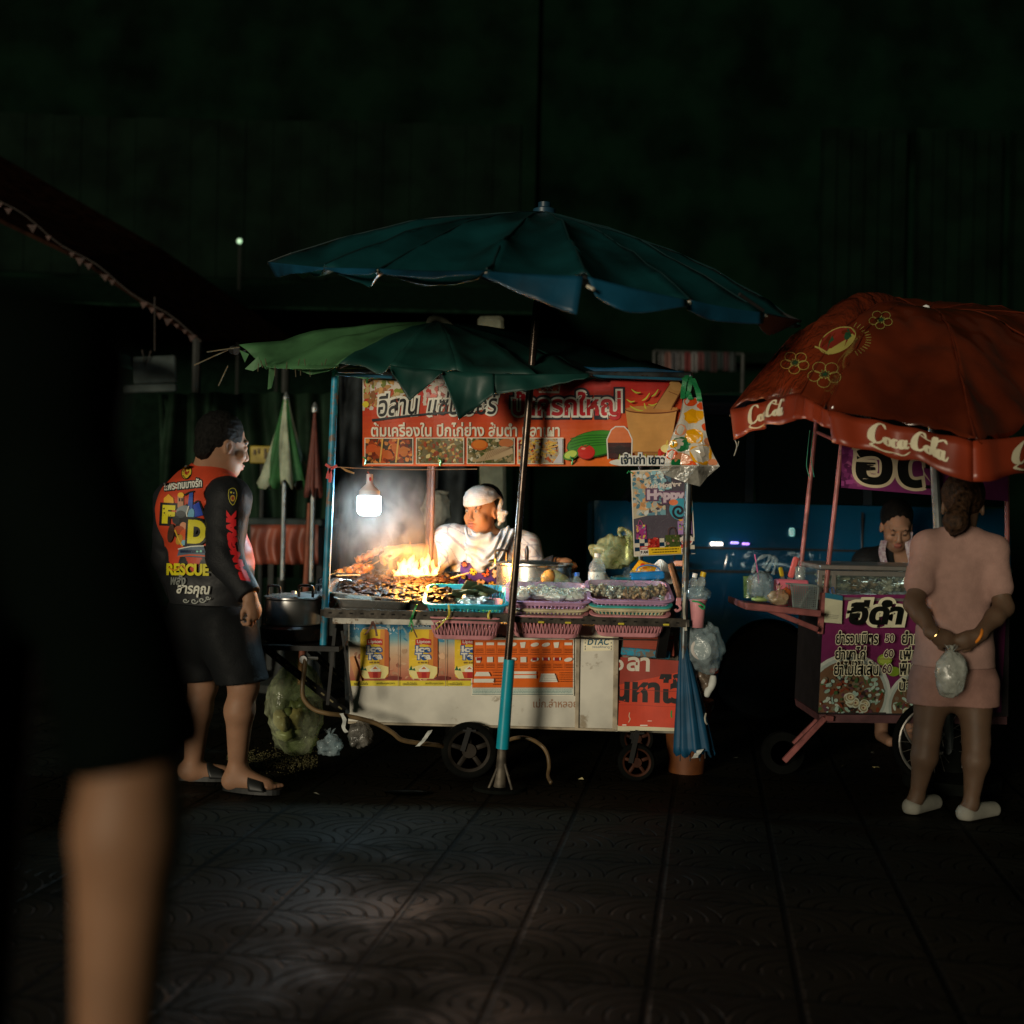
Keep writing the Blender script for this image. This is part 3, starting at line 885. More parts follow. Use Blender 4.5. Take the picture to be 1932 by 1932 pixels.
w = MB(); w.lathe((ax, YV + .04, .30), [(.20, -.01), (.27, -.01), (.295, .03), (.295, .17), (.25, .2)], 36, Matrix.Rotation(R(-90), 3, 'X')); wo = w.build('wheel', mat('tyre_rubber', (.0035, .004, .0035), .9, spec=.08), t, smooth=40)
MB().lathe((ax, YV + .05, .30), [(0, .03), (.06, .02), (.08, .05), (.17, .07), (.2, .0)], 30, Matrix.Rotation(R(-90), 3, 'X')).build('rim', mat('dark_rim', (.02, .02, .022), .4, .7), wo, smooth=40)
b = MB(); b.bar((vx0 + .25, YV - .055, 1.035), (vx1, YV - .055, 1.035), .02, .012); b.build('trim_strip', mat('black_trim', (.006, .006, .007), .5), t)
b = MB(); b.bar((vx0 + .25, YV - .075, .90), (vx1, YV - .075, .90), .02, .014); b.build('trim_strip', mat('black_trim', (.006, .006, .007)), t)
for u in (1268, 1620):
    x = P(u, 1100, YV).x
    MB().bar((x, YV - .062, .5), (x, YV - .045, 1.26), .006, .03).build('door_seam', mat('black_trim', (.006, .006, .007)), t)
b = MB(); b.box(P(1283, 1063, 7.2), (.07, .03, .028), None, .006); b.build('side_marker', mat_emit('marker_orange', (1, .25, .05), .45), t)
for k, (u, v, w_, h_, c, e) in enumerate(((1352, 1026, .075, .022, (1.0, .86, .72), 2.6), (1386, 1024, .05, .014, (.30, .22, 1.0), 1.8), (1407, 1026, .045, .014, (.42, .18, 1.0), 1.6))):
    MB().box(P(u, v, 7.27), (w_, .02, h_), None, .006).build('paint_reflection', mat_emit('van_reflection_%d' % k, c, e), t)  # glowing strips added for light reflected in the van paint
MB().box(P(1494, 1004, 7.28), (.035, .02, .05), None, .008).build('teal_reflection', mat_emit('van_reflection_teal', (.12, .6, .55), .35), t)  # another added glow for a reflection, the van has no lamp here
# dark green car roof seen beside the red umbrella
t = thing('parked_car', P(1345, 1200, 9.2), 'dark green car parked beyond the blue van', 'car')
q = P(1345, 775, 9.2)
b = MB(); b.ball((q.x + .25, 9.9, q.z - .06), (.62, .7, .26), 28); b.build('roof', mat('dark_green_paint', (.012, .05, .035), .3, coat=.5), t, smooth=180)
b = MB(); b.box((q.x + .25, 9.95, .78), (1.3, 1.5, 1.1), None, .2); b.build('body', mat('dark_green_paint', (.012, .05, .035)), t, smooth=40)

# ================================================================ FOOD CART
YF = 5.75                                   # front sheet of the cart body
YR = 5.50                                   # slotted rail standing out in front of it
steel = mat('dark_slotted_steel', (.045, .038, .030), .5, .5, var=.3, scale=20, bump=.15)
blackm = mat('black_steel', (.010, .010, .010), .5, .4, var=.2)
bluep = mat('peeling_blue_paint', (.02, .24, .38), .45, var=.2, scale=9, dirt=((.16, .12, .09), 17, .53), bump=.2)
greyp = mat('grey_blue_tube', (.10, .12, .13), .4, .6, var=.3, scale=14, dirt=((.10, .05, .03), 25, .56))
cream = mat('stained_cream_sheet', (.60, .58, .51), .5, var=.16, scale=3.2, dirt=((.30, .25, .18), 5.5, .60), bump=.06, bscale=9)
wood = mat('pale_batten', (.40, .34, .25), .7, var=.2, scale=16, dirt=((.15, .09, .05), 20, .6))
alum = mat('worn_aluminium', (.72, .71, .68), .26, .95, var=.12, scale=9, bump=.08, bscale=14)
stain = mat('stainless', (.70, .70, .70), .30, .95, var=.1, scale=7)
cart = thing('food_cart', P(965, 1460, 6.0) * 1, 'white sheet metal street food cart with slotted rail and caster wheels', 'food cart')
cart.location.z = 0
DECK = .765
b = MB()
b.prism([P(655, 1172, YF), P(1168, 1182, YF), P(1165, 1380, YF), P(657, 1365, YF)], (0, .62, 0))
b.build('body', cream, cart)
b = MB(); b.prism([P(1168.3, 1182, YF + .03), P(1281, 1186, YF + .03), P(1276, 1384, YF + .03), P(1165.3, 1380, YF + .03)], (0, .58, 0)); b.build('end_cabinet', mat('grimy_panel', (.16, .15, .12), .6, var=.3), cart)
for (u0, v0, u1, v1, w_) in ((1091, 1188, 1088, 1376, 7), (1163, 1190, 1160, 1379, 9)):
    MB().bar(P(u0, v0, YF - .006), P(u1, v1, YF - .006), w_ * px(YF), .012, bev=.002).build('batten', wood, cart)
MB().bar(P(657, 1363, YF - .004), P(1160, 1377, YF - .004), .02, .01, bev=.002).build('batten', wood, cart)
MB().bar(P(628, 1170, 5.535), P(828, 1173, 5.535), .012, .030, (0, 0, 1)).build('batten', mat('white_batten', (.5, .48, .42), .6, var=.2, scale=12, dirt=((.16, .1, .06), 16, .56)), cart)
xl, xr = P(618, 1150, 5.6).x, P(1290, 1170, 5.6).x
xg = P(838, 1160, 5.7).x
b = MB(); b.box(((xl + xg) / 2, 5.95, DECK - .015), (xg - xl, .86, .03)); b.box(((xg + .001 + xr) / 2, 6.13, DECK - .015), (xr - xg - .001, .5, .03))
b.build('deck', mat('dull_deck', (.12, .11, .10), .6, .3, var=.3), cart)
b = MB(); zb = P(900, 1200, 5.68).z
b.box(((xg + xr) / 2, 5.725, zb - .004), (xr - xg - .06, .04, .005)); b.build('basket_ledge', steel, cart)
# slotted angle rail
b = MB(); a0, a1 = P(611, 1156, YR), P(1294, 1176, YR)
b.bar(a0, a1, .006, 15 * px(YR)); b.bar(a0 + Vector((0, .02, .018)), a1 + Vector((0, .02, .018)), .036, .004)
b.mi = 1
for k in range(34):
    s_ = (k + .6) / 34.4
    c = a0.lerp(a1, s_) + Vector((0, -.004, .001)); b.bar(c - Vector((.007, 0, 0)), c + Vector((.007, 0, 0)), .003, .006)
b.build('rail', [steel, mat('slot_dark', (.002, .002, .002), .9, var=0)], cart)
MB().bar(P(611, 1156, 5.5), P(611, 1150, 6.35), .03, .03).build('rail', steel, cart)
MB().bar(P(1294, 1176, 5.5), P(1288, 1168, 6.35), .03, .03).build('rail', steel, cart)
# posts and top frame
def post(u0, v0, u1, v1, Y, r, m):
    a, c = P(u0, v0, Y), P(u1, v1, Y)
    return MB().tube([a, c], r, 14).build('post', m, cart, smooth=60)
post(633, 699, 610, 1225, 5.56, .0165, bluep)
post(1303, 708, 1289, 1250, 5.56, .0150, greyp)
pinkp = mat('rusty_pink_tube', (.060, .026, .017), .7, .0, var=.2, dirt=((.12, .06, .04), 20, .58))
post(816, 740, 806, 1140, 6.36, .019, pinkp)
post(1211, 740, 1206, 1140, 6.36, .016, greyp)
tops = [P(633, 699, 5.56), P(1303, 708, 5.56), P(1211, 742, 6.36), P(816, 742, 6.36)]
tops[2].z = tops[1].z; tops[3].z = tops[0].z
for i in range(4): MB().tube([tops[i], tops[(i + 1) % 4]], .013, 10).build('top_bar', [greyp, pinkp, greyp, bluep][i], cart)
MB().tube([P(633, 706, 5.54), P(740, 712, 5.54)], .007, 8).build('top_bar', mat('blue_tube', (.02, .13, .22), .5), cart)
MB().tube([P(1100, 709, 5.53), P(1300, 716, 5.53)], .007, 8).build('top_bar', mat('blue_tube', (.02, .13, .22)), cart)
# blue stub rail and bracket at the right end
MB().bar(P(1172, 1228, 5.70), P(1264, 1236, 5.70), .02, .036, bev=.004).build('stub_rail', bluep, cart)
MB().bar(P(1256, 1176, 5.60), P(1246, 1240, 5.66), .045, .02).build('bracket', blackm, cart)
MB().bar(P(1288, 1180, 5.62), P(1284, 1390, 5.74), .02, .02).build('bracket', bluep, cart)
# left shelf with its slotted struts
def slotted(p0, p1, n, w=.034):
    b = MB(); b.bar(p0, p1, .004, w, up=(0, 0, 1)); d = (p1 - p0).normalized(); b.mi = 1
    for k in range(n):
        c = p0.lerp(p1, (k + .5) / n); b.bar(c - d * .010 + Vector((0, -.003, 0)), c + d * .010 + Vector((0, -.003, 0)), .003, .007)
    return b
slotw = mat('slot_pale', (.20, .17, .09), .6)
slotted(P(500, 1222, 5.5), P(650, 1342, 5.62), 9).build('strut', [blackm, slotw], cart)
slotted(P(585, 1226, 5.9), P(652, 1290, 5.9), 5).build('strut', [blackm, slotw], cart)
b = MB(); c0, c1 = P(492, 1217, 5.5), P(640, 1221, 5.5); b.box(((c0.x + c1.x) / 2, 5.72, c0.z - .01), (c1.x - c0.x, .46, .022)); b.build('pot_shelf', blackm, cart)
MB().bar(P(652, 1165, 5.56), P(656, 1345, 5.7), .018, .018).build('bracket', greyp, cart)
MB().bar(P(632, 1185, 5.53), P(618, 1330, 5.53), .014, .008).build('bracket', blackm, cart)
MB().bar(P(645, 1190, 5.53), P(664, 1322, 5.53), .010, .008).build('bracket', blackm, cart)
# chassis and wheels
b = MB(); z0 = .235
b.box((P(960, 1380, 5.9).x, 5.83, z0), (1.30, .04, .035)); b.box((P(960, 1380, 5.9).x, 6.28, z0), (1.30, .04, .035))
for u in (720, 885, 1050, 1201): b.box((P(u, 1380, 5.9).x, 6.05, z0 - .002), (.04, .5, .03))
b.build('chassis', blackm, cart)
def caster(u, Y, r, spokes, rimm, name='wheel'):
    x = P(u, 1430, Y).x
    Mx = Matrix.Rotation(R(90), 3, 'X')
    t_ = MB(); prof = [(r * .74, -.016), (r * .92, -.019), (r, -.010), (r, .010), (r * .92, .019), (r * .74, .016), (r * .74, -.016)]
    t_.lathe((x, Y, r), prof, 40, Mx); wo = t_.build(name, mat('tyre_rubber', (.0035, .004, .0035), .9, spec=.08), cart, smooth=50)
    h = MB(); h.lathe((x, Y, r), [(r * .66, -.012), (r * .75, -.017), (r * .76, .017), (r * .66, .012), (r * .66, -.012)], 36, Mx)
    h.lathe((x, Y, r), [(0, -.022), (r * .12, -.022), (r * .13, -.019), (r * .24, -.018), (r * .26, .02), (0, .02)], 20, Mx)
    for k in range(spokes):
        a = 2 * math.pi * k / spokes + .35
        d = Vector((math.cos(a), 0, math.sin(a)))
        c = Vector((x, Y, r))
        h.bar(c + d * r * .22, c + d * r * .70, r * .17, .020, up=(0, 1, 0), bev=.003)
    h.build('rim', rimm, wo, smooth=40)
    f = MB(); f.bar((x - .03, Y - .028, r), (x - .0, Y - .028, z0), .022, .006); f.bar((x - .03, Y + .028, r), (x, Y + .028, z0), .022, .006); f.box((x, Y, z0 - .012), (.06, .07, .008))
    f.build('fork', blackm, wo)
    return wo
castm = mat('grey_cast_rim', (.022, .018, .014), .6, .2, spec=.15, var=.3)
casto = mat('orange_rim', (.045, .016, .009), .6, .1, spec=.15, var=.3)
caster(885, 5.70, .128, 5, castm); caster(1201, 5.72, .086, 5, casto)
caster(885, 6.34, .128, 5, castm); caster(1201, 6.32, .086, 5, casto)

# ---------------------------------------------------------------- printed sheets on the cart
W_ = S(225, 222, 210); K_ = S(18, 20, 24)
tape = mat_print('print_gloss', .30, crease=7); matt = mat_print('print_matt', .6)
# iced tea poster: one sheet, three cans
t = thing('drink_poster', P(780, 1290, YF - .006), 'faded poster of three yellow iced tea cans on a beach, on the cart front', 'poster')
F = Flat(plane_map(YF - .006), clip=(660, 1176, 892, 1294))
def beach(u, v):
    s_ = (v - 1176) / 108
    st = [(0, S(40, 120, 165)), (.16, S(60, 140, 175)), (.30, S(130, 170, 175)), (.42, S(205, 185, 160)), (.60, S(205, 165, 130)), (.82, S(195, 130, 100)), (1, S(165, 85, 65))]
    for (a, ca), (b_, cb) in zip(st, st[1:]):
        if s_ <= b_: return tuple(lerp(x, y, (s_ - a) / (b_ - a)) for x, y in zip(ca, cb))
    return st[-1][1]
F.sheet(660, 1176, 892, 1285, beach, 6, 30)
F.blobs((660, 1225, 892, 1284), [S(190, 140, 110), S(215, 175, 140), S(170, 105, 80)], 90, 6, 3, .2)
F.blobs((660, 1178, 892, 1212), [S(150, 185, 195), S(60, 135, 170)], 40, 7, 5, .2)
F.rect(660, 1284, 892, 1294, S(225, 205, 60))
for k, cu in enumerate((706, 798, 884)):
    F.ell(cu + 36, 1279, 16, 4, S(120, 50, 42))
    F.blobs((cu - 38, 1176, cu + 40, 1196), [S(205, 222, 228), S(160, 195, 215)], 26, 2.6, 11 + k, .5)
    F.ell(cu + 2, 1187, 24, 5, S(215, 220, 220)); F.ell(cu + 2, 1186, 20, 3.4, S(150, 165, 170))
    body = [(cu - 22, 1187), (cu + 24, 1187), (cu + 28, 1194), (cu + 28, 1268), (cu + 26, 1276), (cu + 20, 1280), (cu - 18, 1280), (cu - 24, 1276), (cu - 26, 1268), (cu - 26, 1194)]
    F.poly(body, S(232, 196, 50))
    F.poly([(cu + 12, 1188), (cu + 24, 1187), (cu + 28, 1194), (cu + 28, 1268), (cu + 26, 1276), (cu + 20, 1280), (cu + 8, 1280)], S(214, 140, 55))
    F.poly([(cu + 20, 1187), (cu + 24, 1187), (cu + 28, 1194), (cu + 28, 1268), (cu + 24, 1278), (cu + 19, 1279)], S(190, 100, 52))
    F.poly([(cu - 26, 1260), (cu + 4, 1252), (cu + 27, 1258), (cu + 27, 1270), (cu + 20, 1280), (cu - 18, 1280), (cu - 26, 1270)], S(236, 222, 150))
    F.poly([(cu - 14, 1206), (cu, 1203), (cu + 16, 1206), (cu + 16, 1217), (cu, 1215), (cu - 14, 1217)], S(190, 36, 34))
    F.text('Lipton', (cu - 11, 1207, cu + 14, 1215), W_, .02)
    F.text('Ice', (cu - 13, 1218, cu + 14, 1230), W_, .05, out=[(.09, S(20, 80, 150))])
    F.text('Tea', (cu - 14, 1231, cu + 15, 1244), W_, .05, out=[(.09, S(20, 80, 150))])
    F.scrawl(cu - 9, 1248, cu + 11, 3.2, S(140, 110, 40), k)
    F.poly([(cu - 8, 1263), (cu + 2, 1255), (cu + 13, 1263), (cu + 11, 1267), (cu - 6, 1267)], S(240, 238, 225)); F.poly([(cu - 3, 1262), (cu + 2, 1257), (cu + 7, 1262)], S(205, 120, 60))
    F.poly([(cu - 12, 1267), (cu + 14, 1267), (cu + 12, 1279), (cu - 8, 1279)], S(205, 80, 50)); F.rect(cu - 2, 1268, cu + 7, 1279, S(180, 40, 40))
    F.poly([(cu - 26, 1264), (cu - 22, 1255), (cu - 19, 1264)], S(20, 100, 60)); F.poly([(cu - 20, 1264), (cu - 16, 1259), (cu - 14, 1265)], S(20, 100, 60))
    for j in range(5): F.stroke([(cu - 23 + j, 1192 + j * 17), (cu - 17 + j * 2, 1191 + j * 17)], .6, S(245, 225, 130), 0)
    F.text('ชงเย็นโล่งใจ', (cu - 38, 1286, cu - 12, 1292), S(70, 70, 40)); F.text('สดชื่นทุกเวลา', (cu + 4, 1286, cu + 38, 1292), S(70, 70, 40))
for u in (752, 841): F.rect(u - .5, 1176, u + .5, 1294, S(150, 120, 100))
F.poly([(660, 1240), (668, 1236), (684, 1284), (672, 1284)], S(205, 145, 95))
F.build('sheet', tape, t)
# orange price flyer
t = thing('price_flyer', P(985, 1310, YF - .010), 'orange flyer of packaging boxes with white border, overlapping the tea poster', 'flyer')
F = Flat(plane_map(YF - .011), clip=(889, 1190, 1084, 1314))
F.sheet(889, 1193, 1083, 1313, S(220, 216, 200)); o_ = S(222, 104, 30)
F.rect(891, 1207, 1081, 1297, o_); F.rect(891, 1300, 1081, 1309, S(205, 215, 205))
for k in range(3): F.scrawl(893, 1301 + k * 2.7, 1079, 1.3, S(90, 130, 130), 40 + k)
F.rect(891, 1297.5, 1081, 1298.5, S(60, 110, 120)); F.rect(891, 1309.5, 1081, 1310.6, S(60, 110, 120))
F.scrawl(903, 1196, 948, 3, S(90, 140, 160), 60); F.scrawl(1006, 1197, 1052, 4, S(70, 150, 70), 61); F.scrawl(960, 1196, 1000, 2, S(110, 140, 150), 62)
F.ell(1070, 1199, 9, 8, S(50, 80, 130)); F.ell(1070, 1199, 8, 7, S(235, 230, 220)); F.poly([(1065, 1194), (1076, 1194), (1074, 1206), (1067, 1206)], S(225, 100, 40))
rnd = random.Random(2)
for r_ in range(2):
    for c_ in range(9):
        u = 897 + c_ * 21; v = 1212 + r_ * 28
        sh = rnd.choice([0, 1, 2, 3]); w_ = S(222, 220, 208)
        if sh == 0: F.rect(u, v, u + 14, v + 5, w_)
        elif sh == 1: F.poly([(u, v), (u + 11, v - 1), (u + 9, v + 10), (u + 2, v + 10)], w_)
        elif sh == 2: F.ell(u + 7, v + 4, 8, 3.6, w_, -12)
        else: F.rect(u + 1, v - 1, u + 12, v + 9, w_); 
        if r_ == 1 and c_ in (0, 5, 6, 7): F.rect(u + 2, v, u + 11, v + 6, S(150, 35, 40))
        for j in range(3): F.scrawl(u, v + 12 + j * 3, u + 15, 1.2, S(120, 50, 15), c_ * 7 + j + r_)
        F.rect(u - 2.6, v - 2, u - 2.2, v + 21, S(190, 80, 22))
F.rect(891, 1234, 1081, 1234.8, S(170, 66, 20)); F.rect(891, 1263, 1081, 1264, S(170, 66, 20))
F.poly([(899, 1267), (922, 1267), (926, 1275), (895, 1275)], W_); F.rect(894, 1280, 932, 1287, W_); F.rect(970, 1266, 1012, 1271, W_); F.rect(970, 1273, 1012, 1279, W_)
F.poly([(1021, 1270), (1046, 1270), (1052, 1286), (1017, 1286)], W_)
for k in range(4): F.rect(1019, 1273 + k * 3.2, 1050, 1273.6 + k * 3.2, S(160, 155, 150))
for k in range(5): F.scrawl(930, 1267 + k * 5.6, 962, 1.6, S(130, 55, 15), 80 + k); F.scrawl(1055, 1268 + k * 4, 1079, 1.3, S(130, 55, 15), 90 + k)
F.build('sheet', tape, t)
# small sticker
t = thing('sticker', P(1128, 1228, YF - .004), 'small cream sticker with teal DTAC lettering on the cart front', 'sticker')
F = Flat(plane_map(YF - .003)); F.poly([(1101, 1199), (1156, 1197), (1156, 1227), (1101, 1229)], S(236, 228, 198))
F.text('DTAC', (1108, 1205, 1150, 1217), S(10, 88, 110), .03, .22); F.text('วงรอศึกษาดู', (1117, 1218, 1150, 1224), S(50, 90, 130), .01)
for u in (1104, 1153):
    for v in (1204, 1211, 1218, 1223): F.rect(u - .6, v, u + .8, v + 3.4, S(40, 60, 90))
F.build('sheet', matt, t)
# stencilled marking on the body
t = thing('stencil_marking', P(1045, 1335, YF - .002), 'rust coloured stencilled words fading on the lower cart front', 'marking')
F = Flat(plane_map(YF - .0015)); F.text('เม่ก.ลำหลอย', (1006, 1318, 1090, 1335), S(158, 118, 90), .012); F.build('paint', matt, t)
# cardboard sheets at the right end
t = thing('cardboard_panel', P(1224, 1240, 5.72), 'plain rust red cardboard piece tucked above the blue stub rail', 'cardboard')
F = Fine(plane_map(5.715, wave=.004)); F.sheet(1176, 1197, 1272, 1238, S(150, 60, 38), 8, 2); F.rect(1212, 1193, 1270, 1200, S(160, 155, 140))
for v in range(1200, 1238, 4): F.rect(1178, v, 1270, v + .5, S(135, 52, 32))
F.build('sheet', matt, t)
t = thing('cardboard_panel', P(1224, 1380, 5.70), 'large red cardboard with black and white Thai lettering covering the cart end', 'cardboard')
F = Fine(plane_map(5.695, wave=.006), clip=(1165, 1238, 1285, 1379)); F.step = 9
F.poly([(1165, 1368), (1277, 1372), (1272, 1380), (1164, 1379)], S(205, 198, 170))
F.poly([(1171, 1240), (1283, 1247), (1277, 1373), (1166, 1370)], S(198, 62, 34))
F.poly([(1171, 1240), (1283, 1247), (1283, 1268), (1169, 1292)], S(150, 52, 38))
F.clip = (1168, 1238, 1283, 1379)
F.text('ลา', (1183, 1240, 1226, 1267), S(206, 200, 186), .03, rot=2); F.ell(1168, 1255, 9, 10, S(206, 200, 186)); F.ell(1166, 1255, 6, 6, S(150, 52, 38))
F.text('ญหาไว้', (1140, 1270, 1292, 1333), K_, .045, rot=1.5)
for (v, c) in ((1301, S(120, 38, 26)), (1330, S(165, 50, 28))): F.stroke([(1168, v), (1210, v + 1), (1250, v + 3), (1283, v + 3)], 1.0, c)
F.stroke([(1188, 1345), (1187, 1352), (1189, 1357), (1186, 1363)], 1.6, S(200, 180, 150)); F.rect(1174, 1367, 1182, 1369, W_); F.rect(1208, 1368, 1222, 1370, W_); F.rect(1222, 1360, 1230, 1361, W_)
F.stroke([(1267, 1341), (1266, 1347), (1267, 1353)], 2.6, S(20, 140, 60))
F.rect(1281, 1247, 1283, 1375, S(190, 180, 150))
F.build('sheet', matt, t)

# ---------------------------------------------------------------- banner under the roof
YB = 5.60
t = thing('banner', P(985, 880, YB), 'wide red vinyl food banner with Thai lettering hung across the cart top', 'banner')
F = Fine(plane_map(YB, wave=.006), clip=(684, 714, 1288, 881)); F.step = 11
def bcol(u, v):
    s_ = min(1, max(0, (v - 735) / 135)); q = min(1, max(0, (u - 900) / 380))
    return tuple(lerp(a, c, s_ * (.55 + .45 * q)) for a, c in zip(S(188, 46, 40), S(236, 120, 36)))
F.sheet(684, 715, 1287, 879.5, bcol, 36, 14)
F.clip = (684, 715, 1287, 879.5)
F.poly([(684, 715), (1060, 716), (1055, 742), (960, 740), (860, 760), (760, 768), (684, 775)], S(206, 196, 184))
F.blobs((686, 716, 790, 768), [S(190, 140, 80), S(170, 70, 40), S(200, 175, 120), S(120, 130, 50), S(150, 95, 50)], 120, 6, 21)
F.blobs((1000, 716, 1056, 738), [S(120, 45, 30), S(170, 80, 40), S(80, 30, 22)], 40, 5, 22)
F.blobs((800, 718, 862, 750), [S(205, 150, 150), S(225, 210, 205), S(200, 110, 100)], 36, 5, 23)
F.ell(690, 763, 6, 6, S(220, 200, 60))
F.text('อีสาน', (712, 741, 790, 784), S(26, 26, 30), .02, .25, out=[(.09, W_), (.06, W_)], rot=-4)
F.text('แซ่บเวอร์', (806, 738, 942, 783), S(30, 30, 34), .015, .25, out=[(.07, W_)], rot=-1)
F.stroke([(703, 793), (760, 786), (840, 779), (915, 780)], [5, 4, 4, 1.5], S(40, 46, 52))
F.text('ป้าครกใหญ่', (967, 738, 1171, 793), S(196, 34, 44), .03, out=[(.15, S(44, 46, 56)), (.075, S(228, 224, 214))])
F.text('ต้มเครื่องใน ปีกไก่ย่าง ส้มตำ ปลาเผา', (700, 797, 1056, 824), S(232, 226, 208), .025)
food = [([S(200, 90, 40), S(150, 60, 25), S(225, 140, 70), S(120, 40, 20)], 5), ([S(190, 150, 80), S(140, 100, 50), S(215, 195, 140), S(90, 90, 40), S(160, 70, 40)], 4), ([S(120, 110, 70), S(170, 150, 110), S(90, 100, 45), S(190, 180, 150)], 5), ([S(220, 160, 80), S(200, 90, 40), S(230, 195, 130), S(90, 40, 25), S(150, 30, 25)], 3.2)]
for k, (u0, u1) in enumerate(((688, 780), (785, 876), (881, 971), (976, 1063))):
    F.rect(u0, 826, u1, 876, S(235, 228, 210)); F.rect(u0 + 1.6, 827.6, u1 - 1.6, 874.4, [S(70, 60, 50), S(120, 110, 80), S(75, 80, 50), S(180, 170, 150)][k])
    F.blobs((u0 + 2, 828, u1 - 2, 874), food[k][0], 130, food[k][1], 30 + k)
    if k == 0:
        for j in range(5): F.ell(u0 + 14 + j * 15, 846 + (j % 3) * 6, 10, 8, S(205, 88 + j * 6, 40), 20 * j)
        for uu in (u0 + 28, u0 + 58): F.stroke([(uu + 6, 828), (uu + 1, 872)], 3, S(230, 180, 90), 0)
    if k == 2:
        F.ell(u0 + 24, 840, 16, 10, S(205, 100, 40)); F.ell(u0 + 24, 839, 13, 8, S(222, 125, 50)); F.ell(u1 - 16, 836, 14, 8, S(190, 110, 60))
        F.poly([(u0 + 14, 872), (u0 + 40, 852), (u0 + 70, 842), (u1 - 4, 846), (u1 - 3, 856), (u0 + 60, 866)], S(186, 160, 125))
        for j in range(12): F.stroke([(u0 + 34 + j * 4, 868 - j * 1.8), (u0 + 42 + j * 4, 850 - j * .6)], .8, S(140, 105, 75), 0)
    if k == 3:
        rn = random.Random(9)
        for j in range(34):
            a, c = rn.uniform(u0 + 14, u1 - 20), rn.uniform(834, 870)
            F.stroke([(a, c), (a + rn.uniform(-10, 10), c + rn.uniform(-6, 6)), (a + rn.uniform(4, 20), c + rn.uniform(-5, 5))], 1.4, S(228, 165 + rn.randint(0, 40), 90), 4)
        F.poly([(u1 - 12, 828), (u1 - 2, 828), (u1 - 2, 874), (u1 - 20, 874), (u1 - 8, 856)], S(205, 205, 215))
# cucumber, lime, tomato, sauce bottle, mortar and pestle
F.ell(1122, 838, 54, 25, S(30, 80, 24), -9); F.ell(1122, 837, 52, 23, S(60, 140, 40), -9)
for j in range(5): F.stroke([(1076, 846 - j * 6 + 6), (1110, 834 - j * 5 + 8), (1168, 826 - j * 4 + 12)], 1.8, S(36, 104, 28))
F.ell(1105, 854, 17, 14, S(140, 25, 22)); F.ell(1105, 853, 16, 13, S(205, 44, 36)); F.ell(1100, 847, 4, 2, S(240, 150, 130)); F.stroke([(1096, 840), (1104, 843), (1112, 839)], 2, S(40, 100, 40))
F.ell(1076, 859, 15, 9, S(70, 130, 30), -20); F.ell(1076, 858, 12, 7, S(195, 220, 90), -20)
F.poly([(1178, 772), (1276, 770), (1262, 855), (1190, 855)], S(206, 152, 88))
F.ell(1228, 774, 51, 8, S(120, 66, 36)); F.ell(1228, 773, 49, 6.5, S(190, 130, 72))
F.poly([(1195, 855), (1254, 855), (1250, 866), (1200, 866)], S(170, 118, 66)); F.rect(1194, 853, 1256, 854.4, S(120, 66, 36))
F.poly([(1232, 772), (1262, 726), (1284, 736), (1262, 775)], S(190, 140, 82)); F.ell(1273, 729, 13, 9, S(200, 152, 92), 28); F.stroke([(1262, 726), (1232, 772)], 1.2, S(110, 60, 36), 0); F.stroke([(1284, 738), (1264, 775)], 1.2, S(110, 60, 36), 0)
F.stroke([(1260, 740), (1280, 748)], 1, S(110, 60, 36), 0)
for (a, b_, c, d) in ((1190, 736, 1207, 742), (1210, 757, 1224, 743), (1228, 749, 1240, 736), (1181, 755, 1196, 758), (1187, 767, 1212, 776), (1222, 764, 1238, 762), (1214, 762, 1218, 772)):
    F.stroke([(a, b_), ((a + c) / 2, (b_ + d) / 2 + 3), (c, d)], [1.2, 3, 1.2], S(190, 190, 70))
bt = [(1146, 866), (1144, 830), (1152, 812), (1160, 806), (1176, 806), (1184, 814), (1191, 830), (1190, 866)]
F.poly(bt, S(222, 120, 70)); F.poly([(1146, 866), (1145, 836), (1190, 836), (1190, 866)], S(70, 38, 40)); F.rect(1145, 844, 1191, 856, S(52, 34, 38)); F.ell(1168, 850, 10, 9, S(44, 30, 34)); F.stroke(bt, 2.2, S(226, 220, 214), 0)
F.blobs((1240, 846, 1272, 866), [S(200, 40, 34), S(215, 60, 44)], 20, 6, 41); F.ell(1252, 850, 3, 2, S(240, 170, 160)); F.ell(1258, 859, 3, 2, S(240, 170, 160))
F.ell(1257, 847, 12, 8, S(240, 226, 150)); F.stroke([(1256, 840), (1258, 832)], 3, S(225, 195, 90), 0)
F.ell(1212, 873, 64, 9, S(222, 222, 216))
for j in range(26): F.stroke([(1166 + j * 3.4, 868), (1168 + j * 3.2 + (j % 3) * 2, 858 + (j % 5) * 1.6)], 1.4, S(185, 205, 60), 0)
F.text('เจ้าเก่า เยาวราช', (1170, 857, 1280, 877), S(16, 40, 56), .045, out=[(.14, S(226, 228, 226))])
F.build('sheet', mat_print('print_banner', .35, lines=55), t)
gr = mat('green_twine', (.02, .30, .10), .5)
for (u, v) in ((692, 722), (1284, 722), (688, 876), (830, 878), (1079, 876)):
    MB().tube([P(u, v, YB - .004), P(u + 2, v - 10, 5.56), P(u - 3, v - 14, 5.55)], .004, 6).build('tie', gr, t)

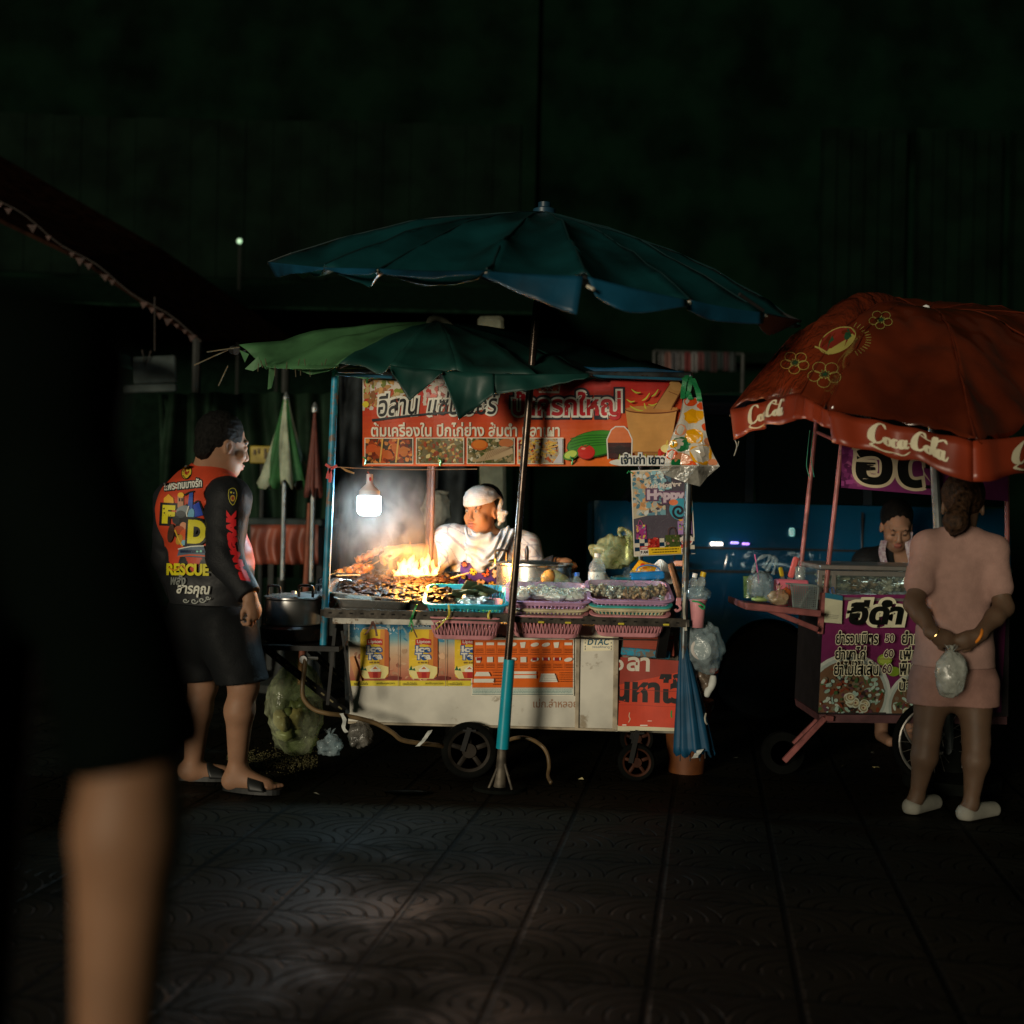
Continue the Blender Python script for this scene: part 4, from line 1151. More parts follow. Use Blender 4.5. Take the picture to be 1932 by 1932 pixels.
# poster right of the banner
t = thing('shop_poster', P(1252, 1050, 5.58), 'tall glittery laminated shop poster reading Happy, hung below the banner end', 'poster')
tl, tr, brr, bl = P(1190, 888, 5.58), P(1303, 884, 5.58), P(1312, 1045, 5.58), P(1196, 1050, 5.58)
F = Flat(quad_map(tl, tr, brr, bl, 120, 170), clip=(0, 0, 120, 170))
F.sheet(0, 0, 120, 170, S(226, 220, 208)); F.rect(2, 2, 118, 168, S(86, 80, 92))
F.poly([(2, 2), (62, 2), (40, 60), (30, 90), (2, 96)], S(196, 184, 160)); F.blobs((2, 2, 66, 90), [S(205, 196, 175), S(215, 160, 110), S(120, 165, 180), S(200, 205, 205), S(90, 130, 150)], 140, 6, 51)
F.blobs((40, 2, 80, 40), [S(150, 200, 215), S(205, 225, 228), S(90, 120, 140)], 70, 4, 52)
F.text("Rob Mon'ter", (30, 26, 100, 36), S(222, 210, 205), .05, rot=-3)
F.text('Happy', (30, 40, 106, 66), S(208, 190, 205), .06, out=[(.11, S(110, 80, 110))], rot=2)
F.ell(96, 80, 23, 22, S(70, 160, 185)); F.ell(82, 66, 9, 6, S(232, 130, 90)); F.ell(112, 70, 6, 9, S(235, 170, 90)); F.ell(100, 100, 10, 5, S(235, 170, 90))
sp = [(92 + (16 - k * .62) * math.cos(k * .42), 84 + (16 - k * .62) * math.sin(k * .42)) for k in range(25)]
F.stroke(sp, 4.5, S(50, 44, 56), 2)
F.rect(88, 104, 116, 130, S(170, 130, 190)); F.blobs((90, 106, 114, 128), [S(140, 100, 160), S(190, 160, 90), S(110, 180, 80), S(90, 60, 110)], 26, 2.6, 53)
F.stroke([(98, 104), (102, 94), (108, 104)], 1, S(150, 120, 180))
F.rect(6, 108, 26, 136, S(160, 60, 130)); F.blobs((6, 108, 26, 136), [S(190, 90, 150), S(90, 140, 160), S(210, 180, 80), S(120, 40, 100)], 30, 2.6, 54); F.stroke([(10, 108), (14, 98), (20, 108)], 1, S(190, 90, 150))
for i in range(12):
    for j in range(4):
        if (i + j) % 2 == 0: F.rect(2 + i * 9.7, 136 + j * 8, 11.7 + i * 9.7, 144 + j * 8, S(16, 50, 78))
        else: F.rect(2 + i * 9.7, 136 + j * 8, 11.7 + i * 9.7, 144 + j * 8, S(214, 206, 190))
F.rect(28, 136, 50, 154, S(170, 40, 36)); F.blobs((28, 134, 50, 154), [S(200, 60, 50), S(220, 130, 110), S(130, 25, 25)], 26, 2.6, 55)
F.rect(62, 130, 90, 154, S(70, 84, 40)); F.blobs((62, 130, 90, 154), [S(90, 100, 50), S(180, 130, 120), S(50, 64, 30)], 24, 2.2, 56); F.stroke([(68, 130), (70, 118), (80, 116), (84, 130)], 1.6, S(90, 60, 60))
F.ell(104, 142, 12, 12, S(224, 214, 206)); F.text('Best', (97, 136, 110, 141), S(190, 40, 50), .06); F.text('Quality', (93, 142, 114, 148), S(190, 40, 50), .06)
F.rect(12, 150, 28, 157, S(190, 40, 44)); F.text('OPEN', (14, 151.5, 26, 155.5), W_, .03); F.rect(12, 157, 28, 168, S(222, 216, 214)); F.text('9 AM', (13, 159, 27, 165), K_, .05)
F.rect(92, 150, 106, 157, S(196, 36, 42)); F.text('CLS', (95, 151.5, 103, 155.5), W_, .03); F.rect(92, 157, 106, 168, S(222, 216, 214)); F.text('5 PM', (93, 159, 105, 165), K_, .05)
F.rect(28, 154, 92, 168, S(232, 190, 40)); F.scrawl(34, 157, 87, 2.2, S(90, 70, 20), 71); F.scrawl(36, 162, 84, 2.2, S(90, 70, 20), 72)
F.build('sheet', mat_print('print_glitter', .22, glitter=240), t)
MB().tube([P(1194, 893, 5.57), P(1186, 889, 5.57), P(1183, 893, 5.57)], .003, 6).build('tie', gr, t)

# ================================================================ THINGS ON AND AROUND THE CART
def at_deck(u, Y, z=None):
    """deck point below pixel column u at depth Y"""
    z = DECK if z is None else z
    # solve v for the wanted height
    k = Y / FPX; du = u - 966.0
    dv = (du * sr - (z - EYE) / k) / cr
    return P(u, 966 + dv, Y)
def rrect(cx, cy, w, d, r, n=5):
    pts = []
    for (sx, sy, a0) in ((1, 1, 0), (-1, 1, 90), (-1, -1, 180), (1, -1, 270)):
        for k in range(n + 1):
            a = R(a0 + 90 * k / n)
            pts.append((cx + sx * (w / 2 - r) + r * math.cos(a), cy + sy * (d / 2 - r) + r * math.sin(a)))
    return pts
def basket(name, label, uc, Y, zb, w, d, h, m, tilt=14, group='plastic baskets along the rail', lip=.014, taper=.84):
    c = P(uc, 1000, Y); o = Vector((c.x, Y, zb))
    t = thing(name, o, label, 'basket', group)
    rot = Matrix.Rotation(R(tilt), 3, 'X')
    def T(x, y, z): return o + rot @ Vector((x, y, z))
    def ring(s_, z): return [T(x * s_, y * s_, z) for x, y in rrect(0, 0, w, d, .045)]
    n = len(ring(1, 0))
    def loft(b, rings):
        vs = [p for r_ in rings for p in r_]; fs = []
        for i in range(len(rings) - 1):
            for j in range(n): fs.append((i * n + j, i * n + (j + 1) % n, (i + 1) * n + (j + 1) % n, (i + 1) * n + j))
        b.add(vs, fs)
    b = MB()
    k = lambda z: lerp(taper, 1, z / h)
    th = .994
    loft(b, [ring(k(h * .72), h * .72), ring(1.0, h - .004), ring(1 + lip / w * 2, h - .006), ring(1 + lip / w * 2, h), ring(.995, h + .002), ring(k(h * .72) * .985, h * .72), ring(k(h * .72), h * .72)])
    b.build('rim', m, t, smooth=40)
    b = MB()
    loft(b, [ring(taper * .97, 0), ring(taper, .004), ring(k(h * .2), h * .2), ring(k(h * .2) * .985, h * .2), ring(taper * .96, .006)])
    b.add(ring(taper * .97, .003), [tuple(range(n))])
    # slanted ribs between the bands
    per = 64
    top = ring(k(h * .73), h * .73); bot = ring(k(h * .19), h * .19)
    def along(rg, f):
        L_ = [(rg[(i + 1) % n] - rg[i]).length for i in range(n)]; tot = sum(L_); x = (f % 1) * tot
        for i in range(n):
            if x <= L_[i]: return rg[i].lerp(rg[(i + 1) % n], x / L_[i])
            x -= L_[i]
        return rg[0]
    for i in range(per):
        b.bar(along(bot, i / per), along(top, (i + .5) / per), .0042, .003); b.bar(along(top, (i + .5) / per), along(bot, (i + 1) / per), .0042, .003)
    b.build('lattice', m, t)
    return t, T
pink = mat('pink_plastic', (.62, .27, .30), .42, var=.12, scale=14)
lilac = mat('lilac_plastic', (.54, .31, .50), .38, var=.12, scale=14)
cyan = mat('cyan_plastic', (.03, .40, .52), .35, var=.12, scale=14)
creamp = mat('cream_plastic', (.66, .58, .38), .45, var=.15)
tealp = mat('teal_plastic', (.05, .42, .40), .4, var=.1)
zb = P(885, 1196, 5.55).z
basket('basket', 'pink lattice basket at the bottom under the cyan one', 883, 5.66, zb, .33, .27, .115, pink)
_, Tc = basket('basket', 'cyan lattice basket holding a leaf wrap and foil, on a pink one', 884, 5.68, zb + .085, .36, .29, .085, cyan)
zb2 = P(1035, 1193, 5.55).z
basket('basket', 'pink lattice basket lowest under the middle lilac basket', 1034, 5.66, zb2, .34, .27, .115, pink)
basket('basket', 'thin cream basket rim stacked between pink and lilac in the middle', 1035, 5.67, zb2 + .075, .345, .275, .065, creamp)
_, Tm = basket('basket', 'lilac basket full of bagged white noodles, middle of the rail', 1036, 5.68, zb2 + .095, .355, .285, .08, lilac)
zb3 = P(1188, 1191, 5.55).z
basket('basket', 'pink lattice basket lowest of the stack beside the right post', 1187, 5.66, zb3, .335, .27, .11, pink)
basket('basket', 'cream basket above the lowest pink one near the right post', 1187, 5.67, zb3 + .072, .34, .275, .065, creamp)
basket('basket', 'teal basket rim in the stack near the right post', 1188, 5.675, zb3 + .084, .348, .28, .065, tealp)
_, Tr = basket('basket', 'lilac basket of bagged snacks, topmost near the right post', 1188, 5.68, zb3 + .098, .36, .29, .08, lilac)

film = mat_clear('clear_film', fac=.07, rough=.10)
film_y = mat_clear('yellow_film', (.85, .9, .6), .55, .25, (.45, .47, .24))
film_t = mat_clear('rubbish_film', (.85, .92, .75), .24, .10, (.62, .68, .44))
film_b = mat_clear('bluish_film', (.82, .92, .95), .36, .15, (.40, .50, .54))
def bag(name, label, c, r, m, seed=1, rough=.4, knot=None, n=36, cat='plastic bag', group=None, thick=False):
    """lumpy knotted plastic bag, crumpled skin"""
    t = thing(name, (c[0], c[1], c[2] - r[2]), label, cat, group)
    b = MB(); c = Vector(c); vs = []; h = n // 2
    for i in range(h + 1):
        th_ = math.pi * i / h
        for j in range(n):
            a = 2 * math.pi * j / n
            d = Vector((math.sin(th_) * math.cos(a), math.sin(th_) * math.sin(a), math.cos(th_)))
            q = 1 + rough * mnoise.noise(d * 1.6 + Vector((seed * 3.3, 0, 1))) + rough * .6 * abs(mnoise.noise(d * 4.5 + Vector((seed, 7, 1)))) + rough * .3 * mnoise.noise(d * 10 + Vector((seed, 3, 9)))
            pz = d.z * (1 if d.z > 0 else .9)
            vs.append(c + Vector((d.x * r[0] * q, d.y * r[1] * q, max(pz * r[2] * q, -r[2] * .93))))
    fs = [(i * n + j, (i + 1) * n + j, (i + 1) * n + (j + 1) % n, i * n + (j + 1) % n) for i in range(h) for j in range(n)]
    b.add(vs, fs); b.build('film', m, t, smooth=180)
    if knot:
        b = MB(); k0 = c + Vector((0, 0, r[2] * .95))
        for q in range(7):
            a = q * .9 + seed
            b.add([k0, k0 + Vector((math.cos(a) * knot, math.sin(a) * knot, knot * 1.3)), k0 + Vector((math.cos(a + .5) * knot * .9, math.sin(a + .5) * knot * .9, knot * 1.1))], [(0, 1, 2)])
        b.lathe(k0 - Vector((0, 0, .004)), [(.007, 0), (.009, .006), (.007, .012)], 8)
        b.build('knot', m, t)
    return t
# in the cyan basket
t = thing('leaf_wrap', Tc(0, 0, .03), 'dark green folded leaf wrap in the cyan basket', 'leaf wrap')
b = MB(); rnd = random.Random(8)
for k in range(9):
    M = Matrix.Rotation(rnd.uniform(-.6, .6), 3, 'X') @ Matrix.Rotation(rnd.uniform(0, 3), 3, 'Z')
    b.box(Tc(.02 + rnd.uniform(-.06, .06), .02, .05 + k * .008), (.12, .055, .008), M, .003)
b.build('leaves', mat('banana_leaf', (.07, .09, .045), .5, var=.35, scale=20), t)
t = thing('foil_parcel', Tc(.03, -.04, .04), 'crumpled silver foil parcel at the front of the cyan basket', 'parcel')
b = MB(); b.ball(Tc(.04, -.05, .06), (.075, .045, .03), 30, rough=.6, seed=3); b.build('foil', mat('crumpled_foil', (.8, .82, .83), .22, 1, bump=1.0, bscale=90), t)
t = thing('utensil_cage', Tc(-.1, .05, .03), 'clump of steel wire tongs at the back of the cyan basket', 'tongs')
b = MB()
for k in range(6): b.tube([Tc(.06 + k * .012, .02, .02), Tc(.08 + k * .012, .10, .10)], .0018, 5)
b.build('wires', greyp, t)
# noodles
noodle = mat('rice_noodle', (.92, .92, .86), .35, var=.05, scale=60, bump=.2, bscale=120)
rnd = random.Random(12)
for k in range(4):
    c = Tm(-.12 + k * .08, rnd.uniform(-.03, .03), .065)
    t = bag('noodle_bag', ['clear bag of white rice noodles at the left end of the lilac basket', 'clear bag of white noodles second from the dark pole', 'clear bag of white noodles third from the dark pole', 'clear bag of white noodles at the right end of its lilac basket'][k], c + Vector((0, 0, .02)), (.062, .075, .05), film, 20 + k, .45, .03, group='noodle bags in the middle basket')
    b = MB()
    for j in range(60):
        a = rnd.uniform(0, 6.3); x, y = rnd.uniform(-.05, .05), rnd.uniform(-.06, .06); L_ = rnd.uniform(.02, .05); z = rnd.uniform(-.005, .03)
        p = c + Vector((x, y, z)); d = Vector((math.cos(a), math.sin(a), rnd.uniform(-.2, .3))) * L_
        b.tube([p, p + d * .5 + Vector((0, 0, .008)), p + d], .0028, 5)
    b.ball(c, (.055, .065, .022), 14, rough=.3, seed=k)
    b.build('noodles', noodle, t)
# snacks
sn = [((.50, .42, .30), 'chopped greens and chillies'), ((.62, .57, .46), 'pale garlic cloves'), ((.42, .27, .15), 'fried shallots'), ((.46, .30, .16), 'fried pork rinds'), ((.40, .26, .14), 'roasted peanuts')]
pos_ = ['at the left end', 'second from the left', 'in the middle', 'fourth from the left', 'beside the clamp']
for k, (c_, nm) in enumerate(sn):
    c = Tr(-.135 + k * .067, rnd.uniform(-.02, .02), .06)
    t = bag('snack_bag', 'knotted bag of %s %s of the right lilac basket' % (nm, pos_[k]) if k < 4 else 'small knotted bag of roasted peanuts beside the wooden clamp', c + Vector((0, 0, .018 + (.02 if k == 0 else 0))), (.043, .055, .045 + (.018 if k == 0 else 0)), film, 40 + k, .35, .02, group='snack bags in the right basket')
    b = MB()
    for j in range(46):
        b.ball(c + Vector((rnd.uniform(-.035, .035), rnd.uniform(-.045, .045), rnd.uniform(-.01, .035))), rnd.uniform(.006, .012), 6, rough=.5, seed=j)
    b.build('filling', mat('snack_%d' % k, c_, .5, var=.4, scale=60), t, smooth=60)

# grill, trays, meat
def tray(name, label, uc, Y, zc, w, d, h, m, tilt, yaw=0, cat='tray'):
    c = P(uc, 1000, Y); o = Vector((c.x, Y, zc)); t = thing(name, o, label, cat)
    rot = Matrix.Rotation(R(yaw), 3, 'Y') @ Matrix.Rotation(R(tilt), 3, 'X')
    def T(x, y, z): return o + rot @ Vector((x, y, z))
    def ring(s_, z, e=0): return [T(x, y, z) for x, y in rrect(0, 0, w * s_ + e, d * s_ + e, .03)]
    rings = [ring(.90, 0), ring(1, h), ring(1, h + .002, .022), ring(1, h + .006, .022), ring(1, h + .004, -.006), ring(.89, .006)]
    n = len(rings[0]); vs = [p for r_ in rings for p in r_]
    fs = [(i * n + j, i * n + (j + 1) % n, (i + 1) * n + (j + 1) % n, (i + 1) * n + j) for i in range(len(rings) - 1) for j in range(n)]
    fs.append(tuple(range((len(rings) - 1) * n, len(rings) * n))); fs.append(tuple(range(n - 1, -1, -1)))
    MB().add(vs, fs).build('pan', m, t, smooth=35)
    return t, T
tray('steel_tray', 'shallow stainless tray tucked below the grill front', 708, 5.66, P(708, 1154, 5.53).z, .315, .24, .055, alum, 4, 2)
_, Tg = tray('grill_tray', 'long battered foil covered tray full of charred meat', 715, 5.80, P(712, 1138, 5.58).z, .46, .42, .045, alum, 5, 4.5)
_, Tg2 = tray('grill_tray', 'dark soot covered tray right of the foil covered one', 818, 5.80, P(818, 1150, 5.58).z, .20, .42, .05, mat('sooty_tin', (.12, .09, .07), .4, .7, var=.4), 5, 4.5)
charm = mat('charred_meat', (.007, .0035, .002), .38, spec=.22, var=.6, scale=40, two=(.034, .012, .004), bump=.7, bscale=60, rvar=.15)
b = MB(); rnd = random.Random(17)
for i in range(720):
    u = rnd.uniform(640, 860); Y = rnd.uniform(5.60, 6.06)
    e = min(1, (u - 634) / 40, (866 - u) / 28)
    f = (Y - 5.58) / .48
    v = lerp(1136 + (u - 640) * .035, 1088, f ** .85) + (1 - e) * 8
    hgt = .045 * math.sin(math.pi * min(1, f * .8 + .12)) * e
    p = P(u, v, Y) + Vector((0, 0, rnd.uniform(-.02, .5) * hgt))
    M = Matrix.Rotation(rnd.uniform(0, 3), 3, 'Z') @ Matrix.Rotation(rnd.uniform(-.7, .7), 3, 'X')
    s_ = rnd.uniform(.7, 1.25)
    b.ball(p, (.026 * s_, .015 * s_, .010 * s_), 9, M, rough=.55, seed=i)
mo = b.build('grilled_meat', charm, smooth=50)
tag(mo, 'heap of glossy charred grilled meat piled on the long trays', None, None, 'stuff')
# grill grate behind
t = thing('grill_grate', P(740, 1092, 6.2), 'black wire grate at the back of the grill', 'grate')
b = MB(); q0, q1 = P(632, 1084, 6.12), P(866, 1090, 6.12); b.tube([q0, q1], .008, 8)
for k in range(30): b.tube([q0.lerp(q1, k / 29), q0.lerp(q1, k / 29) + Vector((0, .24, .012))], .0028, 5)
b.tube([q0 + Vector((0, .24, .012)), q1 + Vector((0, .24, .012))], .006, 6)
b.build('wires', blackm, t)
b = MB(); b.box((P(700, 1100, 6.2).x + .06, 6.22, DECK + .06), (.62, .26, .11), None, .01); b.build('charcoal_box', blackm, t)
orange_meat = mat('grilled_chicken', (.32, .10, .02), .35, var=.5, scale=40, bump=.6, bscale=60)
bam = mat('bamboo', (.42, .25, .08), .5, var=.2)
nm_ = ['leftmost orange glazed skewer lying on the grate', 'orange glazed skewer lying across the grate, middle one', 'orange glazed skewer nearest the flames on the grate']
for k, (u, v) in enumerate(((648, 1078), (664, 1074), (681, 1078))):
    t = thing('meat_skewer', P(u, v, 6.2), nm_[k], 'skewer', 'skewers on the grate')
    c = P(u, v, 6.2); d = Vector((.5, .8, .12 + .1 * k)).normalized()
    MB().tube([c - d * .12, c + d * .16], .003, 6).build('stick', bam, t)
    b = MB()
    for j in range(4): b.ball(c + d * (j * .03 - .03), (.024, .022, .018), 10, rough=.6, seed=j + k * 5)
    b.build('meat', orange_meat, t, smooth=60)
for k, (u0, v0, u1, v1, Y) in enumerate(((634, 1086, 680, 1085, 6.0), (846, 1092, 884, 1081, 6.0))):
    o = MB().tube([P(u0, v0, Y), P(u1, v1, Y)], .004, 6).build('bamboo_stick', bam); tag(o, ['thin bamboo stick at the left edge of the grill', 'thin wire stick at the right edge of the flames'][k], 'stick')

# flames
def flame_mat(name, col, s_):
    m = bpy.data.materials.new(name); m.use_nodes = True; nt = m.node_tree
    nt.nodes.remove(nt.nodes['Principled BSDF'])
    e = nt.nodes.new('ShaderNodeEmission'); e.inputs['Color'].default_value = (*col, 1); e.inputs['Strength'].default_value = s_
    nt.links.new(e.outputs[0], nt.nodes['Material Output'].inputs['Volume'])
    return m
fm1 = flame_mat('flame_core', (1.0, .54, .15), 150); fm2 = flame_mat('flame_edge', (1.0, .31, .035), 20)
t = thing('fire', P(786, 1093, 6.05), 'bright yellow flames flaring up from the grill', 'fire')
rnd = random.Random(31)
def tongue(b, u, v0, v1, w, Y, sway):
    base = P(u, v0, Y); H = (v0 - v1) * px(Y); r0 = w * px(Y)
    pts = []; rs = []
    for k in range(11):
        s_ = k / 10
        pts.append(base + Vector((sway * px(Y) * s_ ** 1.6 + .008 * math.sin(s_ * 7 + u), .01 * math.sin(s_ * 5 + u), H * s_)))
        rs.append(r0 * max(.012, (1 - s_) ** .75 * (.55 + 1.0 * s_) * (1 + .22 * math.sin(s_ * 9 + u))))
    b.tube(pts, rs, 10)
b = MB()
for (u, v1, w, sw) in ((752, 1058, 9, 1), (762, 1052, 11, -3), (774, 1044, 11, 3), (786, 1056, 12, -2), (797, 1050, 11, 2), (806, 1042, 10, -2), (816, 1054, 9, 3), (824, 1068, 7, 2), (746, 1074, 8, -2), (768, 1064, 14, 0), (800, 1066, 14, 0), (784, 1072, 16, 0)):
    tongue(b, u, 1093, v1, w, 6.05 + rnd.uniform(-.05, .05), sw)
b.build('flame_core', fm1, t, smooth=180)
b = MB()
for (u, v1, w, sw) in ((742, 1048, 9, -6), (756, 1030, 8, 7), (774, 1018, 8, -5), (790, 1030, 9, 8), (806, 1014, 8, -6), (820, 1034, 8, 5), (832, 1058, 7, 3), (736, 1072, 8, -3), (764, 1030, 5, 9), (700, 1066, 5, 3), (690, 1062, 4, -2), (840, 1080, 8, 2)):
    tongue(b, u, 1095 if 735 < u else 1082, v1, w, 6.04 + rnd.uniform(-.05, .06), sw)
b.build('flame_edge', fm2, t, smooth=180)
for k, (u, v, e, r_) in enumerate(((766, 1060, 11, .05), (806, 1058, 11, .05))):
    l = bpy.data.lights.new('fire_light', 'POINT'); l.energy = e * 1.4; l.color = (1.0, .39, .06); l.shadow_soft_size = r_
    lo = bpy.data.objects.new('fire_light', l); COL.objects.link(lo); lo.parent = t; lo.location = P(u, v, 5.84) - t.location

# lamp
def lamp_mat():
    m = bpy.data.materials.new('lamp_diffuser'); m.use_nodes = True; nt = m.node_tree; N = nt.nodes
    N.remove(N['Principled BSDF']); e = N.new('ShaderNodeEmission'); e.inputs['Color'].default_value = (.72, .92, 1.0, 1); e.inputs['Strength'].default_value = 3.2
    tr = N.new('ShaderNodeBsdfTransparent'); ad = N.new('ShaderNodeAddShader'); nt.links.new(e.outputs[0], ad.inputs[0]); nt.links.new(tr.outputs[0], ad.inputs[1]); nt.links.new(ad.outputs[0], N['Material Output'].inputs['Surface'])
    return m
t = thing('hanging_lamp', P(697, 975, 5.72), 'white rechargeable bulb lamp glowing on a hook under the banner', 'lamp')
k_ = px(5.72); c = P(696, 974, 5.72)
MB().lathe(c, [(0, 0), (12 * k_, .4 * k_), (19 * k_, 3 * k_), (22.5 * k_, 8 * k_), (23 * k_, 14 * k_), (22.8 * k_, 37 * k_), (20 * k_, 38.5 * k_)], 40).build('diffuser', lamp_mat(), t, smooth=50)
b = MB(); b.lathe(c + Vector((0, 0, 38.5 * k_)), [(20.5 * k_, 0), (19.5 * k_, 3 * k_), (19 * k_, 10 * k_), (12 * k_, 17 * k_), (6.8 * k_, 22 * k_), (6 * k_, 28 * k_), (6 * k_, 41 * k_), (0, 41.2 * k_)], 32); b.build('housing', mat('lamp_housing', (.75, .76, .78), .4, var=.03), t, smooth=40)
MB().tube(spl([c + Vector((0, 0, 79 * k_)), c + Vector((-4 * k_, 0, 84 * k_)), c + Vector((0, 0, 90 * k_)), c + Vector((4 * k_, 0, 94 * k_)), c + Vector((1 * k_, 0, 99 * k_))]), .0022, 6).build('hook', stain, t)
l = bpy.data.lights.new('bulb', 'POINT'); l.energy = 35; l.color = (.56, .86, 1.0); l.shadow_soft_size = .04
lo = bpy.data.objects.new('bulb', l); COL.objects.link(lo); lo.parent = t; lo.location = Vector((0, 0, .052))
F = Flat(lambda u, v, l: P(u, v, 5.72) + Vector((0, -6.4 * k_ - l, 0))); F.ell(699, 904, 2, 4, S(200, 50, 50)); F.build('logo', matt, t)
# string under the banner with scraps
o = MB().tube(spl([P(622, 880, 5.53), P(650, 882, 5.54), P(690, 884, 5.56), P(780, 886, 5.58), P(900, 885, 5.58)]), .0022, 5).build('string', mat('thin_string', (.35, .22, .15), .7)); tag(o, 'thin string tied below the banner from the blue post', 'string')
t = thing('red_ribbon', P(624, 910, 5.53), 'small red ribbon knotted round the blue post', 'ribbon'); rr = mat('red_ribbon', (.55, .04, .04), .45)
b = MB()
for pts in ([(614, 876), (626, 884), (636, 878)], [(622, 884), (624, 896), (622, 910)], [(624, 884), (619, 893), (617, 903)]):
    q = [P(u, v, 5.53) for u, v in pts]
    for i in range(2): b.bar(q[i], q[i + 1], .012, .002, up=(0, 1, 0))
b.build('bow', rr, t)
o = MB().tube([P(644, 882, 5.53), P(654, 888, 5.53), P(668, 893, 5.53)], [.003, .006, .004], 6).build('twist_tie', mat('tan_tie', (.42, .24, .10), .6)); tag(o, 'tan twist of raffia on the string beside the blue post', 'tie')
def strip(name, label, pts, Y, w, m, cat='ribbon'):
    b = MB(); q = spl([P(u, v, Y) for u, v in pts], 4); vs = []; fs = []
    for i, p in enumerate(q):
        a = .6 * math.sin(i * .9 + pts[0][0])
        d = Vector((math.cos(a), math.sin(a) * .6, .15)) * w / 2
        vs += [p - d, p + d]
        if i: fs.append((2 * i - 2, 2 * i - 1, 2 * i + 1, 2 * i))
    b.add(vs, fs); return tag(b.build(name, m, solid=.0015), label, cat)
grn = mat('green_ribbon', (.02, .26, .06), .4); yel = mat('yellow_ribbon', (.62, .52, .05), .4); brn = mat('brown_strap', (.12, .05, .035), .6)
strip('green_ribbon', 'green ribbon knotted over the rail between two tea cans', [(787, 1140), (780, 1156), (776, 1170), (772, 1182)], 5.48, .010, grn)
strip('green_ribbon', 'short end of green ribbon below the rail', [(774, 1166), (779, 1180), (776, 1192)], 5.47, .008, grn)
strip('black_tie', 'thin dark strap hanging below the green ribbon', [(776, 1178), (782, 1192), (787, 1203)], 5.47, .006, brn)
strip('brown_strap', 'brown strap tied over the rail above the first tea can', [(703, 1172), (700, 1182), (692, 1194), (688, 1198)], 5.47, .012, brn)
strip('brown_strap', 'second tail of the brown strap over the first tea can', [(703, 1172), (708, 1184), (711, 1200)], 5.47, .010, brn)
strip('yellow_ribbon', 'yellow ribbon tied round rail and pink basket', [(846, 1140), (847, 1160), (838, 1172), (822, 1188)], 5.47, .010, yel)
strip('yellow_ribbon', 'loose end of yellow ribbon on the rail', [(824, 1176), (838, 1170), (852, 1166)], 5.465, .009, yel)
strip('yellow_ribbon', 'short yellow tie on the pink basket near the dark pole', [(924, 1152), (921, 1160), (922, 1168)], 5.47, .010, yel)
for k, u in enumerate((1021, 1072, 1172, 1257)):
    o = MB().box(P(u, 1174 + (u - 1021) * .02, 5.49), (.028, .006, .009), None, .003).build('yellow_tag', yel)
    tag(o, ['yellow tape scrap on the rail nearest the dark pole', 'yellow tape scrap on the rail below the noodle basket', 'yellow tape scrap on the rail below the snack basket', 'yellow tape scrap at the right end of the rail'][k], 'tape', 'yellow tape scraps on the rail')

# pots and bowls
def pot_handle(b, p0, p1, h, r, out):
    out = Vector(out)
    b.tube(spl([p0, p0 + Vector((0, 0, h * .8)) + out * .3, p0.lerp(p1, .18) + Vector((0, 0, h)) + out, p0.lerp(p1, .82) + Vector((0, 0, h)) + out, p1 + Vector((0, 0, h * .8)) + out * .3, p1], 4), r, 8)
def px_lathe(u, v, Y, prof, **k):
    s_ = px(Y); return MB().lathe(P(u, v, Y), [(r * s_, h * s_) for r, h in prof], **k)
t = thing('stock_pot', at_deck(1006, 6.05), 'big dented aluminium stock pot between seller and dark pole', 'pot')
c = at_deck(1006, 6.05); s_ = px(6.05)
MB().lathe(c, [(0, 0), (66 * s_, 0), (70 * s_, 4 * s_), (70.5 * s_, 76 * s_), (74 * s_, 79 * s_), (74 * s_, 82 * s_), (69 * s_, 81 * s_), (67 * s_, 70 * s_), (66 * s_, 10 * s_)], 56, wob=.012).build('body', alum, t, smooth=40)
b = MB(); b.lathe(c + Vector((-10 * s_, 0, 80 * s_)), [(56 * s_, 0), (58 * s_, 2 * s_), (40 * s_, 6 * s_), (0, 8 * s_)], 40); b.build('lid', alum, t, smooth=40)
b = MB(); pot_handle(b, c + Vector((-73 * s_, -.01, 88 * s_)), c + Vector((-52 * s_, -.02, 88 * s_)), 17 * s_, .0055, (0, -.01, 0)); b.build('handle', mat('black_bakelite', (.02, .018, .016), .3), t)
b = MB(); b.tube([c + Vector((-73 * s_, -.01, 78 * s_)), c + Vector((-73 * s_, -.01, 88 * s_))], .005, 8); b.tube([c + Vector((-52 * s_, -.02, 78 * s_)), c + Vector((-52 * s_, -.02, 88 * s_))], .005, 8); b.box(c + Vector((-44 * s_, -.05, 81 * s_)), (.06, .02, .008), None, .002); b.build('bracket', mat('brass', (.6, .42, .15), .3, .8), t)
b = MB(); b.ball(c + Vector((-14 * s_, .03, 98 * s_)), (.011, .02, .042), 14); b.build('lid_knob', mat('dark_knob', (.05, .035, .03), .35), t, smooth=180)
t = thing('steel_bowl', at_deck(898, 5.93), 'small stainless bowl behind the cyan basket', 'bowl')
c = at_deck(898, 5.93) + Vector((0, 0, .02)); s_ = px(5.93)
MB().lathe(c, [(0, 0), (27 * s_, 0), (29 * s_, 2 * s_), (32 * s_, 26 * s_), (34.5 * s_, 27 * s_), (34.5 * s_, 28.5 * s_), (31 * s_, 27.5 * s_), (27 * s_, 4 * s_), (0, 3 * s_)], 40).build('body', stain, t, smooth=40)
bag('spice_bag', 'small clear bag of red spice between steel bowl and stock pot', at_deck(944, 5.92) + Vector((0, 0, .052)), (.045, .04, .055), film, 61, .4, .02)
t = thing('steel_platter', at_deck(1091, 5.93), 'wide steel platter on a stand holding papaya and bottles', 'platter')
c = at_deck(1091, 5.93); s_ = px(5.93)
